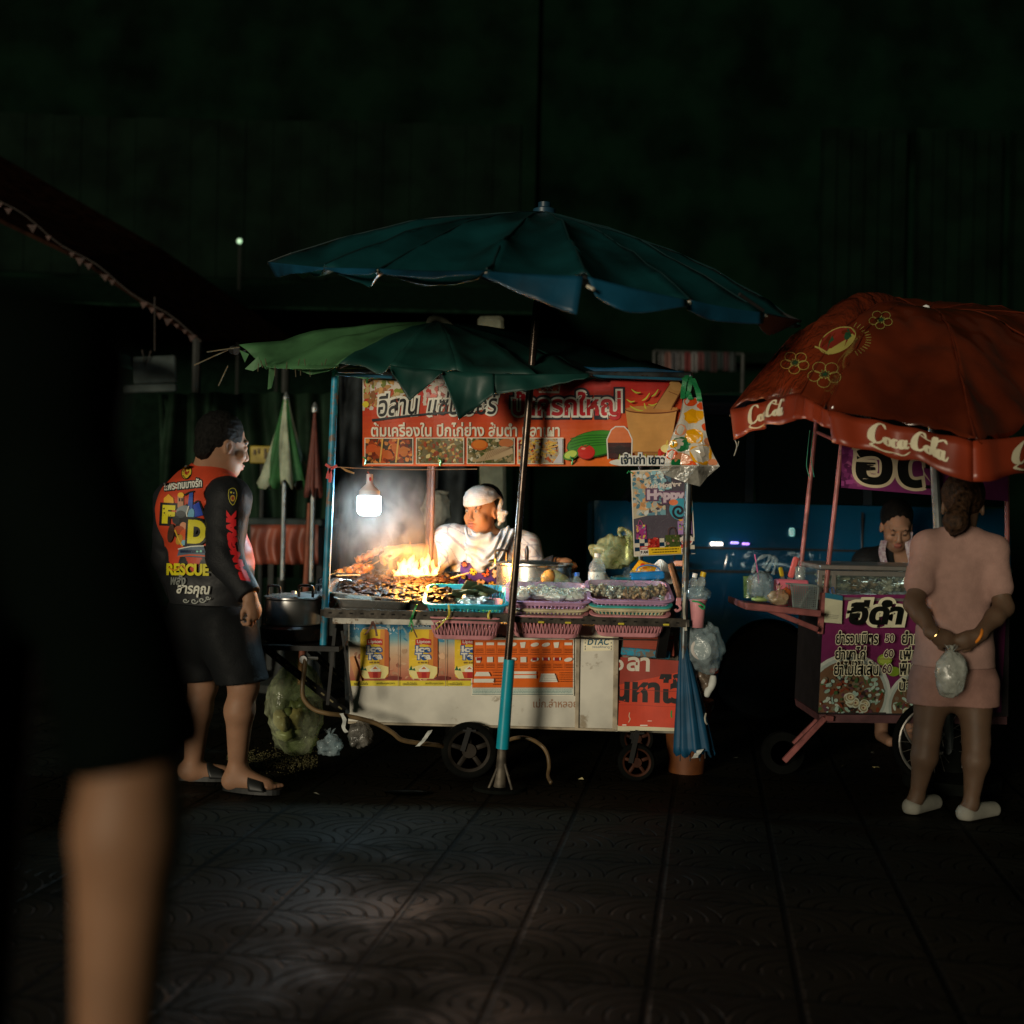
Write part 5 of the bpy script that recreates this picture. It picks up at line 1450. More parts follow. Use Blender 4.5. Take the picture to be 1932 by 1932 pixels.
MB().lathe(c, [(0, 8 * s_), (40 * s_, 8 * s_), (48 * s_, 0), (50 * s_, 0), (46 * s_, 12 * s_), (64 * s_, 28 * s_), (66 * s_, 29 * s_), (62 * s_, 28.5 * s_), (44 * s_, 14 * s_), (0, 13 * s_)], 48).build('body', stain, t, smooth=40)
# papaya
t = thing('papaya', P(1050, 1104, 5.90), 'cut pale green papaya with an orange end on the steel platter', 'papaya')
Mp = Matrix.Rotation(R(28), 3, 'Y')
b = MB(); b.ball(P(1052, 1092, 5.90), (.067, .034, .034), 24, Mp, rough=.1, seed=2); b.build('flesh', mat('papaya_green', (.55, .62, .34), .4, var=.15, scale=20), t, smooth=180)
b = MB(); b.ball(P(1034, 1089, 5.875), (.033, .028, .036), 18, Mp, rough=.15, seed=5); b.build('ripe_end', mat('papaya_orange', (.78, .36, .08), .4, var=.2), t, smooth=180)
# bottles
def bottle(name, label, u, v, Y, prof, capc, cap_r, cap_h, lab=None, liquid=None, tilt=0, group=None):
    c = P(u, v, Y); s_ = px(Y); t = thing(name, c, label, 'bottle', group)
    M = Matrix.Rotation(R(tilt), 3, 'Y')
    pr = [(r * s_, h * s_) for r, h in prof]
    MB().lathe(c, pr, 28, M).build('body', mat_clear('bottle_plastic', fac=.28, rough=.08), t, smooth=60)
    top = c + M @ Vector((0, 0, pr[-1][1]))
    MB().lathe(top, [(cap_r * s_, -1 * s_), (cap_r * s_, cap_h * s_), (0, cap_h * s_ + .001)], 18, M).build('cap', capc, t, smooth=40)
    if lab: MB().lathe(c, [(lab[2] * s_, lab[0] * s_), (lab[2] * s_, lab[1] * s_)], 28, M).build('label', lab[3], t, smooth=60)
    if liquid: MB().lathe(c, [(0, .001), (liquid[1] * s_, .002), (liquid[1] * s_, liquid[0] * s_), (0, liquid[0] * s_)], 24, M).build('liquid', liquid[2], t, smooth=40)
    return t
whitec = mat('white_cap', (.75, .76, .76), .4, var=.05); bluec = mat('blue_cap', (.02, .14, .55), .35, var=.05); yelc = mat('yellow_cap', (.75, .50, .02), .4, var=.05)
vb = at_deck(1126, 5.90); 
bottle('water_bottle', 'tall clear water bottle with a white label on the steel platter', 1126, 1110, 5.88, [(0, 0), (15, 0), (16.5, 2), (16.5, 30), (15.5, 34), (16.5, 38), (14, 46), (8, 55), (5, 58), (5, 60)], whitec, 6, 6, (7, 31, 16.8, mat('paper_label', (.72, .74, .74), .5, var=.05)))
F = Flat(lambda u, v, l: P(u, v, 5.88) + Vector((0, -16.9 * px(5.88) * math.cos((u - 1126) / 17.5) - l, 0))); F.scrawl(1117, 1093, 1135, 1, S(120, 130, 135), 3); F.scrawl(1117, 1096, 1133, 1, S(120, 130, 135), 4); F.poly([(1126, 1083), (1129, 1088), (1123, 1088)], S(80, 100, 110)); F.ell(1126, 1086.4, 1.2, 1, S(225, 228, 228)); F.scrawl(1120, 1100, 1132, .8, S(120, 130, 135), 7)
tmp = F.build('label_print', matt); 
wb = [o for o in bpy.data.objects if o.name.startswith('water_bottle')][0]; tmp.location = tmp.location - world_of(wb); tmp.parent = wb
bottle('sauce_bottle', 'small bottle with blue cap beside the papaya', 1088, 1109, 5.89, [(0, 0), (10, 0), (11, 2), (11, 9), (7, 17), (4, 21), (4, 23)], bluec, 5, 6, liquid=(7, 9.6, mat('chilli_sauce', (.35, .10, .04), .3)))
# black wok behind, mortar
t = thing('lidded_pot', at_deck(1207, 6.18), 'wide dark lidded pot at the back right of the cart', 'pot')
c = at_deck(1207, 6.18); s_ = px(6.18)
MB().lathe(c, [(0, 0), (50 * s_, 0), (58 * s_, 10 * s_), (62 * s_, 40 * s_), (64 * s_, 44 * s_), (62 * s_, 50 * s_), (48 * s_, 57 * s_), (20 * s_, 59 * s_), (0, 59 * s_)], 44).build('body', mat('black_enamel', (.030, .032, .030), .35, .2, var=.3), t, smooth=50)
t = thing('clay_mortar', at_deck(1224, 5.93), 'big dark clay mortar behind the snack basket', 'mortar')
c = at_deck(1224, 5.93); s_ = px(5.93)
MB().lathe(c, [(0, 0), (38 * s_, 0), (46 * s_, 8 * s_), (48 * s_, 24 * s_), (45 * s_, 36 * s_), (38 * s_, 44 * s_), (34 * s_, 44 * s_), (30 * s_, 36 * s_), (0, 20 * s_)], 40).build('body', mat('dark_clay', (.036, .036, .030), .45, var=.3, scale=14, bump=.15), t, smooth=50)
# boxes
t = thing('food_box', at_deck(1172, 5.95), 'small stack of teal lidded plastic boxes beside the water bottle', 'box')
b = MB()
for k, (h_, m_) in enumerate(((0, 0), (.026, 1), (.052, 0))): pass
z_ = P(1172, 1114, 5.93).z
MB().box(P(1172, 1107, 5.93), (.085, .07, .030), Matrix.Rotation(R(18), 3, 'Z'), .005).build('tub', mat('pale_tub', (.45, .56, .60), .4), t)
MB().box(P(1172, 1099.5, 5.93), (.09, .075, .010), Matrix.Rotation(R(18), 3, 'Z'), .004).build('lid', mat('teal_lid', (.03, .32, .46), .35), t)
MB().box(P(1172, 1096, 5.93), (.085, .07, .010), Matrix.Rotation(R(18), 3, 'Z'), .003).build('tub', mat('pale_tub', (.45, .56, .60)), t)
MB().box(P(1172, 1091, 5.93), (.09, .075, .012), Matrix.Rotation(R(18), 3, 'Z'), .004).build('lid', mat('teal_lid', (.03, .32, .46)), t)
bag('spice_bag', 'tiny clear bag with a red tie on the teal boxes', P(1186, 1086, 5.93), (.028, .025, .03), film, 63, .35, .015)
t = thing('blue_caddy', P(1221, 1095, 5.95), 'bright blue plastic caddy with a loop handle on the clay mortar', 'caddy')
MB().box(P(1221, 1086, 5.93), (.158, .09, .038), Matrix.Rotation(R(-4), 3, 'Y'), .006).build('tub', mat('bright_blue', (.01, .24, .66), .35), t)
MB().tube(spl([P(1201, 1078, 5.9), P(1206, 1070, 5.9), P(1224, 1066, 5.9), P(1240, 1070, 5.9), P(1246, 1076, 5.9)], 5), .003, 8).build('handle', mat('bright_blue', (.01, .24, .66)), t)
t = thing('snack_packet', P(1208, 1082, 5.98), 'orange yellow snack packet tucked behind the blue caddy', 'packet')
F = Flat(quad_map(P(1206, 1056, 5.97), P(1240, 1068, 5.97), P(1232, 1084, 5.95), P(1188, 1080, 5.95), 40, 30, .012)); F.sheet(0, 0, 40, 30, S(240, 170, 30), 6, 6); F.ell(22, 14, 9, 8, S(245, 225, 190)); F.ell(20, 16, 4, 3, S(225, 120, 40)); F.ell(12, 9, 4, 4, S(215, 60, 40)); F.ell(25, 12, 3, 2, S(230, 190, 60)); F.scrawl(6, 23, 34, 2, S(240, 230, 200), 5)
F.build('wrapper', mat_print('print_gloss'), t)
t = thing('paper_sheet', P(1245, 1082, 6.0), 'creased white paper standing behind the blue caddy', 'paper')
b = MB(); b.grid(lambda s__, t__: P(lerp(1226, 1266, s__) + 4 * t__, lerp(1062 - 6 * s__ * (1 - s__) * 2, 1098, t__) + 4 * math.sin(s__ * 9), 6.0 + .03 * math.sin(s__ * 7 + t__ * 3)), 12, 8); b.build('sheet', mat('white_paper', (.72, .74, .72), .6, var=.08), t, solid=.002)
t = thing('wooden_clamp', P(1274, 1128, 5.72), 'brown wooden clamp leaning against the right post', 'clamp')
b = MB(); b.bar(P(1264, 1064, 5.70), P(1282, 1128, 5.62), .022, .014, bev=.004); b.build('jaw', mat('brown_wood', (.30, .15, .08), .6, var=.25, scale=30), t)
b = MB(); b.bar(P(1268, 1062, 5.76), P(1288, 1122, 5.70), .020, .012, bev=.004); b.build('jaw', mat('dark_wood', (.10, .07, .04), .6), t)
MB().tube([P(1272, 1094, 5.68), P(1273, 1094, 5.74)], .006, 8).build('bolt', blackm, t)
t = thing('pink_peg', P(1280, 1150, 5.52), 'pink plastic clothes peg hooked at the right rail end', 'peg')
b = MB(); b.bar(P(1281, 1128, 5.54), P(1280, 1142, 5.53), .024, .01, bev=.003); b.tube(spl([P(1280, 1140, 5.53), P(1284, 1148, 5.52), P(1277, 1153, 5.52), P(1274, 1149, 5.52)], 4), .006, 8); b.build('hook', pink, t)
o = MB().lathe(at_deck(1112, 5.72) + Vector((0, 0, -.02)), [(0, 0), (.018, 0), (.018, .05), (.013, .06), (0, .06)], 16).build('jar', mat_clear('teal_jar', (.5, .9, .9), .5, .1, (.05, .35, .40)), smooth=50); tag(o, 'small teal jar between the two lilac baskets', 'jar')

# yellow translucent carrier bag hung behind
t = bag('carrier_bag', 'big crumpled yellowish translucent carrier bag behind the water bottle', P(1160, 1044, 6.35), (.105, .07, .085), film_y, 71, .5)
b = MB()
for pts in ([(1182, 1030), (1168, 1006), (1176, 998), (1190, 1010), (1194, 1034)], [(1140, 1040), (1122, 1030), (1114, 1036), (1122, 1046), (1138, 1050)]):
    q = spl([P(u, v, 6.34) for u, v in pts], 5)
    b.tube(q, [.012 + .004 * math.sin(i) for i in range(len(q))], 8)
b.build('handle', film_y, t, smooth=180)
MB().tube([P(1190, 1010, 6.34), P(1206, 1000, 6.36)], .004, 6).build('tie', gr, t)

# fruit print bag on the right post
t = thing('fruit_bag', P(1302, 918, 5.50), 'white plastic bag with yellow, green and orange fruit print hung on the right post', 'plastic bag')
def fb(u, v, l):
    s__ = min(1, max(0, (v - 748) / 160.0)); y = 5.50 - .05 * math.sin(math.pi * min(1, max(0, (u - 1245) / 115))) * s__ - .012 * math.sin(u * .12 + v * .03) * (.4 + s__)
    p = P(u, v, 5.5); return Vector((p.x, y - l, p.z))
# lower half rounded: clear hem
F = Flat(fb)
L_ = lambda v: 1290 - (v - 752) * .297 + 3 * math.sin(v * .05); R_ = lambda v: 1324 + (v - 752) * .10 + max(0, v - 815) ** 1.35 * .072
for k in range(22):
    v0, v1 = lerp(750, 880, k / 22), lerp(750, 880, (k + 1) / 22)
    for j in range(10):
        a, c_ = j / 10, (j + 1) / 10
        F.mb.col = S(196, 192, 182) if v0 < 872 else S(170, 168, 160)
        q = [(lerp(L_(v0), R_(v0), a), v0), (lerp(L_(v0), R_(v0), c_), v0), (lerp(L_(v1), R_(v1), c_), v1), (lerp(L_(v1), R_(v1), a), v1)]
        F.mb.add([fb(u, v, 0) for u, v in q], [(0, 3, 2, 1)])
F.lift = .0006
rnd = random.Random(4)
yl, gn, og, pk = S(226, 160, 14), S(20, 112, 62), S(214, 78, 30), S(214, 140, 100)
def inside(u, v): return L_(v) + 1 < u < R_(v) - 1 and 751 < v < 874
def spot(u, v, r, c, hole=True, q=.8):
    rn = random.Random(int(u * 7 + v)); pts = []
    for k in range(16):
        a = 2 * math.pi * k / 16; rr_ = r * rn.uniform(.86, 1.12); x = u + rr_ * math.cos(a); y = v + rr_ * q * math.sin(a)
        y = min(max(y, 751), 878); x = min(max(x, L_(y) + .5), R_(y) - .5); pts.append((x, y))
    F.poly(pts, c)
    if hole: F.ell(u + 1, v, r * .26, r * .20, S(210, 200, 185))
for a in ((1303, 756, 13, og, False), (1324, 766, 9, og, False), (1306, 786, 17, yl, False), (1318, 783, 12, yl, False), (1282, 812, 13, pk, False), (1308, 823, 18, yl), (1332, 806, 10, og, False), (1284, 838, 17, gn), (1336, 834, 10, pk, False), (1266, 858, 12, og, False), (1322, 858, 24, yl), (1286, 866, 15, pk, False), (1268, 838, 9, yl, False), (1274, 874, 11, gn, False), (1300, 880, 12, og, False), (1344, 872, 9, pk, False)):
    spot(*a)
F.build('printed_film', mat_print('print_bag', .18, crease=26), t)
b = MB(); lo = [(1246, 880), (1244, 888), (1252, 896), (1270, 903), (1290, 911), (1318, 918), (1334, 900), (1357, 880)]
hi = [(L_(880) + (R_(880) - L_(880)) * i / 7, 880) for i in range(8)]
vs = [fb(u, v, .001) for u, v in hi] + [fb(u, v, -.004) for u, v in lo]
b.add(vs, [(i, i + 8, i + 9, i + 1) for i in range(7)]); b.build('clear_hem', mat_clear('hem_film', (.9, .9, .85), .72, .2, (.34, .33, .29)), t)
b = MB()                                         # back sheet gives the bag its body
bk = []
for v in (752, 790, 830, 880):
    for j in range(6):
        u = lerp(L_(v), R_(v), j / 5); p = P(u, v, 5.5); bk.append((p.x, 5.51 + .03 * math.sin(math.pi * j / 5), p.z))
b.add(bk, [(i * 6 + j, i * 6 + j + 1, i * 6 + 7 + j, i * 6 + 6 + j) for i in range(3) for j in range(5)]); b.build('back_film', mat('bag_back', (.5, .48, .44), .3), t)
for k, pts in enumerate(([(1291, 712), (1296, 730), (1300, 746), (1304, 754)], [(1302, 710), (1300, 735), (1290, 752)], [(1306, 714), (1316, 736), (1320, 756)], [(1296, 708), (1290, 728), (1288, 752)])):
    strip('green_ribbon', ['broad green ribbon knotted on the right post above the fruit bag', 'second green ribbon tail on the right post', 'outer green ribbon tail right of the right post', 'green ribbon tail nearest the banner end'][k], pts, 5.49 - .004 * k, .024, gr)

# pink cup, bottles, clear bags hanging at the right end
t = thing('pink_cup', P(1316, 1184, 5.55), 'pink plastic cup hung on the right post', 'cup')
px_lathe(1316, 1184, 5.55, [(0, 0), (10, 0), (11, 1), (15.5, 50), (17.5, 51), (17.5, 54), (15, 53), (10, 3), (0, 2)], n=24).build('body', pink, t, smooth=40)
MB().tube(spl([P(1306, 1134, 5.5), P(1318, 1136, 5.49), P(1329, 1144, 5.49), P(1326, 1149, 5.49), P(1318, 1142, 5.49)], 5), .004, 6).build('tie', gr, t)
bag('bottle_bag', 'clear bag bulging out of the pink cup', P(1317, 1121, 5.55), (.052, .05, .036), film_b, 81, .3)
bottle('drink_bottle', 'clear bottle with a yellow cap leaning in the bag above the pink cup', 1318, 1116, 5.56, [(0, 0), (8, 0), (9, 3), (9, 18), (6, 26), (3.6, 30)], yelc, 5.5, 8, tilt=14)
bottle('drink_bottle', 'small clear bottle with a white cap next to the yellow capped one', 1305, 1112, 5.60, [(0, 0), (8, 0), (9, 3), (9, 14), (6, 20), (3.6, 24)], whitec, 5, 7, tilt=12)
strip('string_tassel', 'pale frayed strings hanging beside the pink cup', [(1292, 1118), (1290, 1150), (1294, 1190)], 5.5, .012, mat('pale_string', (.42, .40, .34), .7), 'string')
t = bag('rubbish_bag', 'clear bag of used tableware hung on the right cart end', P(1328, 1226, 5.60), (.082, .07, .115), film_b, 91, .35)
t = thing('round_lid', P(1322, 1227, 5.54), 'round white lid in the clear bag at the cart end', 'lid')
b = MB(); Ml = Matrix.Rotation(R(72), 3, 'X') @ Matrix.Rotation(R(10), 3, 'Y')
b.lathe(P(1322, 1226, 5.56), [(0, 0), (.046, 0), (.048, .004), (.046, .008), (.036, .009), (.034, .006), (0, .007)], 32, Ml); b.build('disc', mat('white_lid', (.62, .58, .55), .4, var=.1), t, smooth=40)
t = thing('black_tub', P(1324, 1250, 5.62), 'black takeaway tub under the round white lid', 'tub')
b = MB(); b.lathe(P(1325, 1238, 5.62), [(.05, 0), (.048, -.006), (.036, -.05), (0, -.05)], 28, Matrix.Rotation(R(14), 3, 'Y')); b.build('tub', mat('black_plastic', (.012, .012, .012), .35), t, smooth=40)
o = MB().ball(P(1347, 1266, 5.6), (.022, .02, .014), 12, rough=.4, seed=3).build('sauce_sachet', mat('red_sauce', (.34, .04, .02), .35), smooth=180); tag(o, 'red sauce sachet at the bottom of the clear bag', 'sachet')
bag('brown_bag', 'brownish crumpled bag below the clear bag', P(1326, 1284, 5.64), (.04, .05, .062), mat_clear('brown_film', (.7, .6, .5), .6, .3, (.20, .15, .11)), 95, .35)
o = MB().tube(spl([P(1346, 1274, 5.6), P(1344, 1290, 5.6), P(1336, 1304, 5.6), P(1333, 1315, 5.6)], 5), [.012, .014, .016, .017, .018, .018, .018, .018, .018, .017, .017, .016, .015, .014, .012, .008], 10).build('white_rag', mat('white_rag', (.5, .52, .5), .8, bump=.4, bscale=30), smooth=180); tag(o, 'twisted white rag hanging beside the blue umbrella', 'rag')
t = thing('orange_bucket', (P(1296, 1400, 5.95).x, 5.95, 0), 'orange plastic bucket on the ground behind the closed blue umbrella', 'bucket')
MB().lathe(t.location, [(0, 0), (.085, 0), (.115, .32), (.125, .325), (.123, .345), (.11, .335), (.08, .02), (0, .015)], 30).build('body', mat('orange_plastic', (.11, .032, .006), .6), t, smooth=40)
MB().tube([V_ + t.location for V_ in [Vector((.12 * math.cos(a), -.02 - .12 * math.sin(a) * .2, .34 - .10 * math.sin(a))) for a in [k * math.pi / 10 for k in range(11)]]], .004, 6).build('handle', stain, t)
# closed blue umbrella at the cart end
t = thing('blue_umbrella', P(1312, 1440, 5.55), 'closed blue umbrella hanging point up against the right cart end', 'umbrella')
b = MB(); n = 60; rows = 18; vs = []
for i in range(rows + 1):
    f = i / rows; v = lerp(1205, 1420, f); uc = lerp(1288, 1310, f); w_ = 3 + 31 * f ** .85
    for j in range(n):
        a = 2 * math.pi * j / n
        q = 1 + .16 * math.sin(8 * a + f * 1.5) * min(1, f * 2) + .06 * math.sin(19 * a)
        c = P(uc, v + (7 * math.sin(8 * a) if i == rows else 0), 5.56)
        vs.append(c + Vector((w_ * q * math.cos(a) * px(5.56), .6 * w_ * q * math.sin(a) * px(5.56), 0)))
b.add(vs, [(i * n + j, i * n + (j + 1) % n, (i + 1) * n + (j + 1) % n, (i + 1) * n + j) for i in range(rows) for j in range(n)])
b.build('canopy', mat('blue_nylon', (.003, .055, .12), .6, var=.15, scale=8), t, smooth=180, solid=.003)
b = MB()
for k in range(6): b.tube([P(1284 + k * 9, 1408, 5.55), P(1283 + k * 9.5, 1436 - (k % 2) * 5, 5.55)], .003, 6)
b.build('rib_tips', mat('dark_rib', (.05, .05, .05), .4, .6), t)
MB().tube(spl([P(1332, 1346, 5.50), P(1330, 1354, 5.49), P(1331, 1362, 5.49), P(1334, 1366, 5.50)], 4), .004, 6).build('strap', mat('pale_string', (.42, .40, .34)), t)
MB().tube([P(1290, 1196, 5.56), P(1288, 1214, 5.56)], .005, 8).build('ferrule', mat('dark_rib', (.05, .05, .05)), t)
strip('white_rag', 'pale rag showing below the blue umbrella hem', [(1322, 1414), (1316, 1422), (1310, 1430)], 5.5, .03, mat('white_rag', (.5, .52, .5)), 'rag')

# left side: pots, burner, hose, rubbish bags
t = thing('cooking_pot', P(552, 1177, 5.70), 'polished stainless cooking pot with black handles left of the blue post', 'pot')
c = P(553, 1177, 5.70); s_ = px(5.7)
MB().lathe(c, [(0, 0), (52 * s_, 0), (54 * s_, 3 * s_), (54 * s_, 46 * s_), (57 * s_, 49 * s_), (57 * s_, 52 * s_), (54 * s_, 53 * s_), (30 * s_, 57 * s_), (6 * s_, 58 * s_), (5 * s_, 62 * s_), (0, 63 * s_)], 56).build('body', stain, t, smooth=35)
for (u0, u1, dy) in ((506, 528, -.02), (564, 590, -.12)):
    b = MB(); a0 = P(u0, 1126, 5.7 + dy); a1 = P(u1, 1127, 5.7 + dy); pot_handle(b, a0, a1, 21 * s_, .0065, (0, -.004, 0)); b.build('handle', mat('black_bakelite', (.02, .018, .016)), t, smooth=180)
t = thing('cooking_pot', P(590, 1177, 6.02), 'second stainless pot half hidden behind the polished one', 'pot')
c = P(592, 1160, 6.02); MB().lathe(c, [(0, 0), (40 * s_, 0), (42 * s_, 3 * s_), (42 * s_, 40 * s_), (45 * s_, 42 * s_), (0, 48 * s_)], 44).build('body', stain, t, smooth=35)
b = MB(); pot_handle(b, P(596, 1120, 5.95), P(618, 1121, 5.95), 17 * s_, .006, (0, 0, 0)); b.build('handle', mat('black_bakelite', (.02, .018, .016)), t, smooth=180)
t = thing('gas_burner', P(552, 1208, 5.70), 'black round gas burner under the polished pot', 'burner')
c = P(553, 1209, 5.70); MB().lathe(c, [(0, 0), (50 * s_, 0), (60 * s_, 5 * s_), (62 * s_, 26 * s_), (57 * s_, 31 * s_), (52 * s_, 30 * s_), (0, 28 * s_)], 44).build('drum', mat('sooty_iron', (.018, .015, .012), .55, .3, var=.4, scale=8, dirt=((.09, .05, .03), 10, .6)), t, smooth=40)
b = MB(); b.lathe(P(574, 1243, 5.55), [(0, 0), (.017, 0), (.02, .01), (.017, .03), (0, .03)], 16, Matrix.Rotation(R(90), 3, 'X')); b.tube([P(566, 1240, 5.54), P(600, 1242, 5.54)], .008, 8); b.build('valve', stain, t, smooth=40)
hose = mat('brown_rubber_hose', (.13, .085, .04), .4, var=.25)
o = MB().tube(spl([P(575, 1243, 5.53), P(575, 1256, 5.52), P(571, 1290, 5.5), P(573, 1318, 5.5), P(592, 1338, 5.5), P(618, 1346, 5.5), P(643, 1349, 5.52), P(680, 1356, 5.54), P(712, 1366, 5.55), P(740, 1382, 5.56), P(758, 1396, 5.58), P(790, 1402, 5.6), P(826, 1406, 5.66), P(850, 1412, 5.75)], 6), .0105, 10).build('gas_hose', hose, smooth=180); tag(o, 'brown rubber gas hose looping from the burner valve under the cart', 'hose')
o = MB().tube(spl([P(955, 1398, 5.68), P(975, 1392, 5.64), P(1000, 1394, 5.62), P(1022, 1407, 5.62), P(1033, 1424, 5.6), P(1036, 1446, 5.58), P(1034, 1464, 5.55), P(1040, 1477, 5.5)], 6), .009, 10).build('gas_hose', hose, smooth=180); tag(o, 'short loop of brown hose right of the teal pole sleeve', 'hose')
bag('rubbish_bag', 'big clear rubbish bag of scraps standing left of the cart', P(556, 1336, 5.72) + Vector((0, 0, -.02)), (.125, .12, .205), film_t, 101, .28)
rnd = random.Random(51); c = P(556, 1390, 5.74)
t = thing('bag_scraps', c, 'scraps and crumpled cups inside the big clear rubbish bag', 'scraps')
for k in range(16):
    p = c + Vector((rnd.uniform(-.08, .08), rnd.uniform(-.06, .06), rnd.uniform(-.02, .16)))
    MB().ball(p, (rnd.uniform(.025, .05), .03, rnd.uniform(.02, .04)), 12, rough=.6, seed=k).build('scrap', mat('scrap_%d' % (k % 4), [(.30, .30, .16), (.24, .24, .20), (.34, .27, .14), (.12, .13, .06)][k % 4], .35), t, smooth=180)
bag('rubbish_bag', 'small tied white bag on the ground beside the big clear one', P(622, 1408, 5.62), (.055, .05, .042), film_b, 103, .45, .03)
bag('rubbish_bag', 'grey translucent bag hanging below the left cart end', P(678, 1388, 5.70), (.05, .04, .065), mat_clear('grey_film', (.8, .78, .74), .45, .2, (.22, .21, .19)), 105, .45)
strip('white_tie', 'white plastic tie round the hose at the left cart leg', [(644, 1346), (650, 1358), (648, 1372), (654, 1382)], 5.5, .018, mat('white_rag', (.5, .52, .5)), 'tie')
strip('white_tie', 'white plastic scrap tied to the hose under the tea poster', [(812, 1378), (804, 1390), (798, 1398), (788, 1408)], 5.55, .022, mat('white_rag', (.5, .52, .5)), 'tie')

# smoke
m = bpy.data.materials.new('smoke'); m.use_nodes = True; nt = m.node_tree; N = nt.nodes; L = nt.links
N.remove(N['Principled BSDF'])
pv = N.new('ShaderNodeVolumePrincipled'); pv.inputs['Color'].default_value = (.75, .72, .70, 1); pv.inputs['Anisotropy'].default_value = .1
tc = N.new('ShaderNodeTexCoord'); mp = N.new('ShaderNodeMapping'); mp.inputs['Scale'].default_value = (1.0, 1.0, .62); L.new(tc.outputs['Object'], mp.inputs['Vector'])
n1 = N.new('ShaderNodeTexNoise'); n1.inputs['Scale'].default_value = 8.5; n1.inputs['Detail'].default_value = 4; n1.inputs['Distortion'].default_value = 1.6; L.new(mp.outputs['Vector'], n1.inputs['Vector'])
mr = N.new('ShaderNodeMapRange'); mr.inputs['From Min'].default_value = .40; mr.inputs['From Max'].default_value = .72; mr.inputs['To Min'].default_value = .05; mr.inputs['To Max'].default_value = 1.5
L.new(n1.outputs['Fac'], mr.inputs['Value'])
gen = N.new('ShaderNodeVectorMath'); gen.operation = 'LENGTH'
mg = N.new('ShaderNodeMapping'); mg.vector_type = 'TEXTURE'; mg.inputs['Location'].default_value = (.5, .5, .5); L.new(tc.outputs['Generated'], mg.inputs['Vector']); L.new(mg.outputs['Vector'], gen.inputs[0])
fall = N.new('ShaderNodeMapRange'); fall.inputs['From Min'].default_value = .5; fall.inputs['From Max'].default_value = .12; L.new(gen.outputs['Value'], fall.inputs['Value'])
mu = N.new('ShaderNodeMath'); mu.operation = 'MULTIPLY'; L.new(mr.outputs['Result'], mu.inputs[0]); L.new(fall.outputs['Result'], mu.inputs[1])
mu2 = N.new('ShaderNodeMath'); mu2.operation = 'MULTIPLY'; L.new(mu.outputs[0], mu2.inputs[0]); mu2.inputs[1].default_value = 1.7
L.new(mu2.outputs[0], pv.inputs['Density']); L.new(pv.outputs[0], N['Material Output'].inputs['Volume'])
b = MB(); b.ball(P(726, 1000, 6.0), (.30, .30, .36), 24); o = b.build('smoke', m, smooth=180); tag(o, 'smoke drifting up from the grill round the bulb', None, None, 'stuff')

# ================================================================ BIG UMBRELLAS
def canopy(name, mats, parent, apex, rim, sag=.04, hem=None, rows=14, seg=10, wr=.012, seam=None, puff=None, seed=0, droop=.0, mi=None, solid=.003):
    """rim: world points of the rib ends in order; gores sag a little between the ribs"""
    b = MB(); n = len(rim); apex = Vector(apex)
    for g_ in range(n):
        a, c = Vector(rim[g_]), Vector(rim[(g_ + 1) % n])
        b.mi = mi(g_) if mi else 0
        pf = puff(g_) if puff else 0
        def fn(s_, t_, a=a, c=c, pf=pf):
            e = a.lerp(c, s_)
            mid = 4 * s_ * (1 - s_)
            e = e.lerp(apex, .06 * mid)                       # hem curves in between the ribs
            p = apex.lerp(e, t_)
            out = (e - apex); out.z = 0
            p.z += sag * 1.2 * math.sin(math.pi * t_) * 1.0 - (sag * 1.3 if hem is None else hem) * mid * t_ - droop * t_ * t_
            if pf: p.z += pf * mid * math.sin(math.pi * t_ ** 1.7); p.y -= pf * .6 * mid * math.sin(math.pi * t_ ** 1.7)
            q = Vector((p.x * 5 + seed, p.y * 5, p.z * 5))
            p.z += wr * mnoise.noise(q) * t_ + wr * .6 * mnoise.noise(q * 2.7) * t_
            p.y += wr * .8 * mnoise.noise(q + Vector((9, 3, 1))) * t_
            return p
        b.grid(fn, seg, rows)
    if seam:
        for g_ in range(n):
            a = Vector(rim[g_]); pts = []
            for k in range(13):
                t_ = k / 12; p = apex.lerp(a, t_); p.z += sag * 1.2 * math.sin(math.pi * t_) - droop * t_ * t_
                q = Vector((p.x * 5 + seed, p.y * 5, p.z * 5)); q = Vector((apex.lerp(a, t_).x * 5 + seed, apex.lerp(a, t_).y * 5, p.z * 5))
                p.z += wr * mnoise.noise(q) * t_ + wr * .6 * mnoise.noise(q * 2.7) * t_ + .002
                p.y += wr * .8 * mnoise.noise(q + Vector((9, 3, 1))) * t_
                pts.append(p)
            MB().tube(pts, .0035, 5).build('seam', seam, parent)
    return b.build(name, mats, parent, smooth=70, solid=solid)
def flap(name, m, parent, top, hem, wr=.01, nv=8, seed=0, solid=.003, smooth=180):
    """cloth flap between two polylines of equal length (world points)"""
    top = [Vector(p) for p in top]; hem = [Vector(p) for p in hem]
    tp, hp = spl(top, 5), spl(hem, 5); k = len(tp) - 1
    b = MB()
    def fn(s_, t_):
        i = min(int(round(s_ * k)), k)
        p = tp[i].lerp(hp[i], t_)
        q = Vector((p.x * 9 + seed, p.y * 9, p.z * 4))
        p.y += wr * mnoise.noise(q) * (.3 + t_) + wr * .6 * math.sin(s_ * 14 + seed) * t_
        return p
    b.grid(fn, k, nv)
    return b.build(name, m, parent, smooth=smooth, solid=solid)
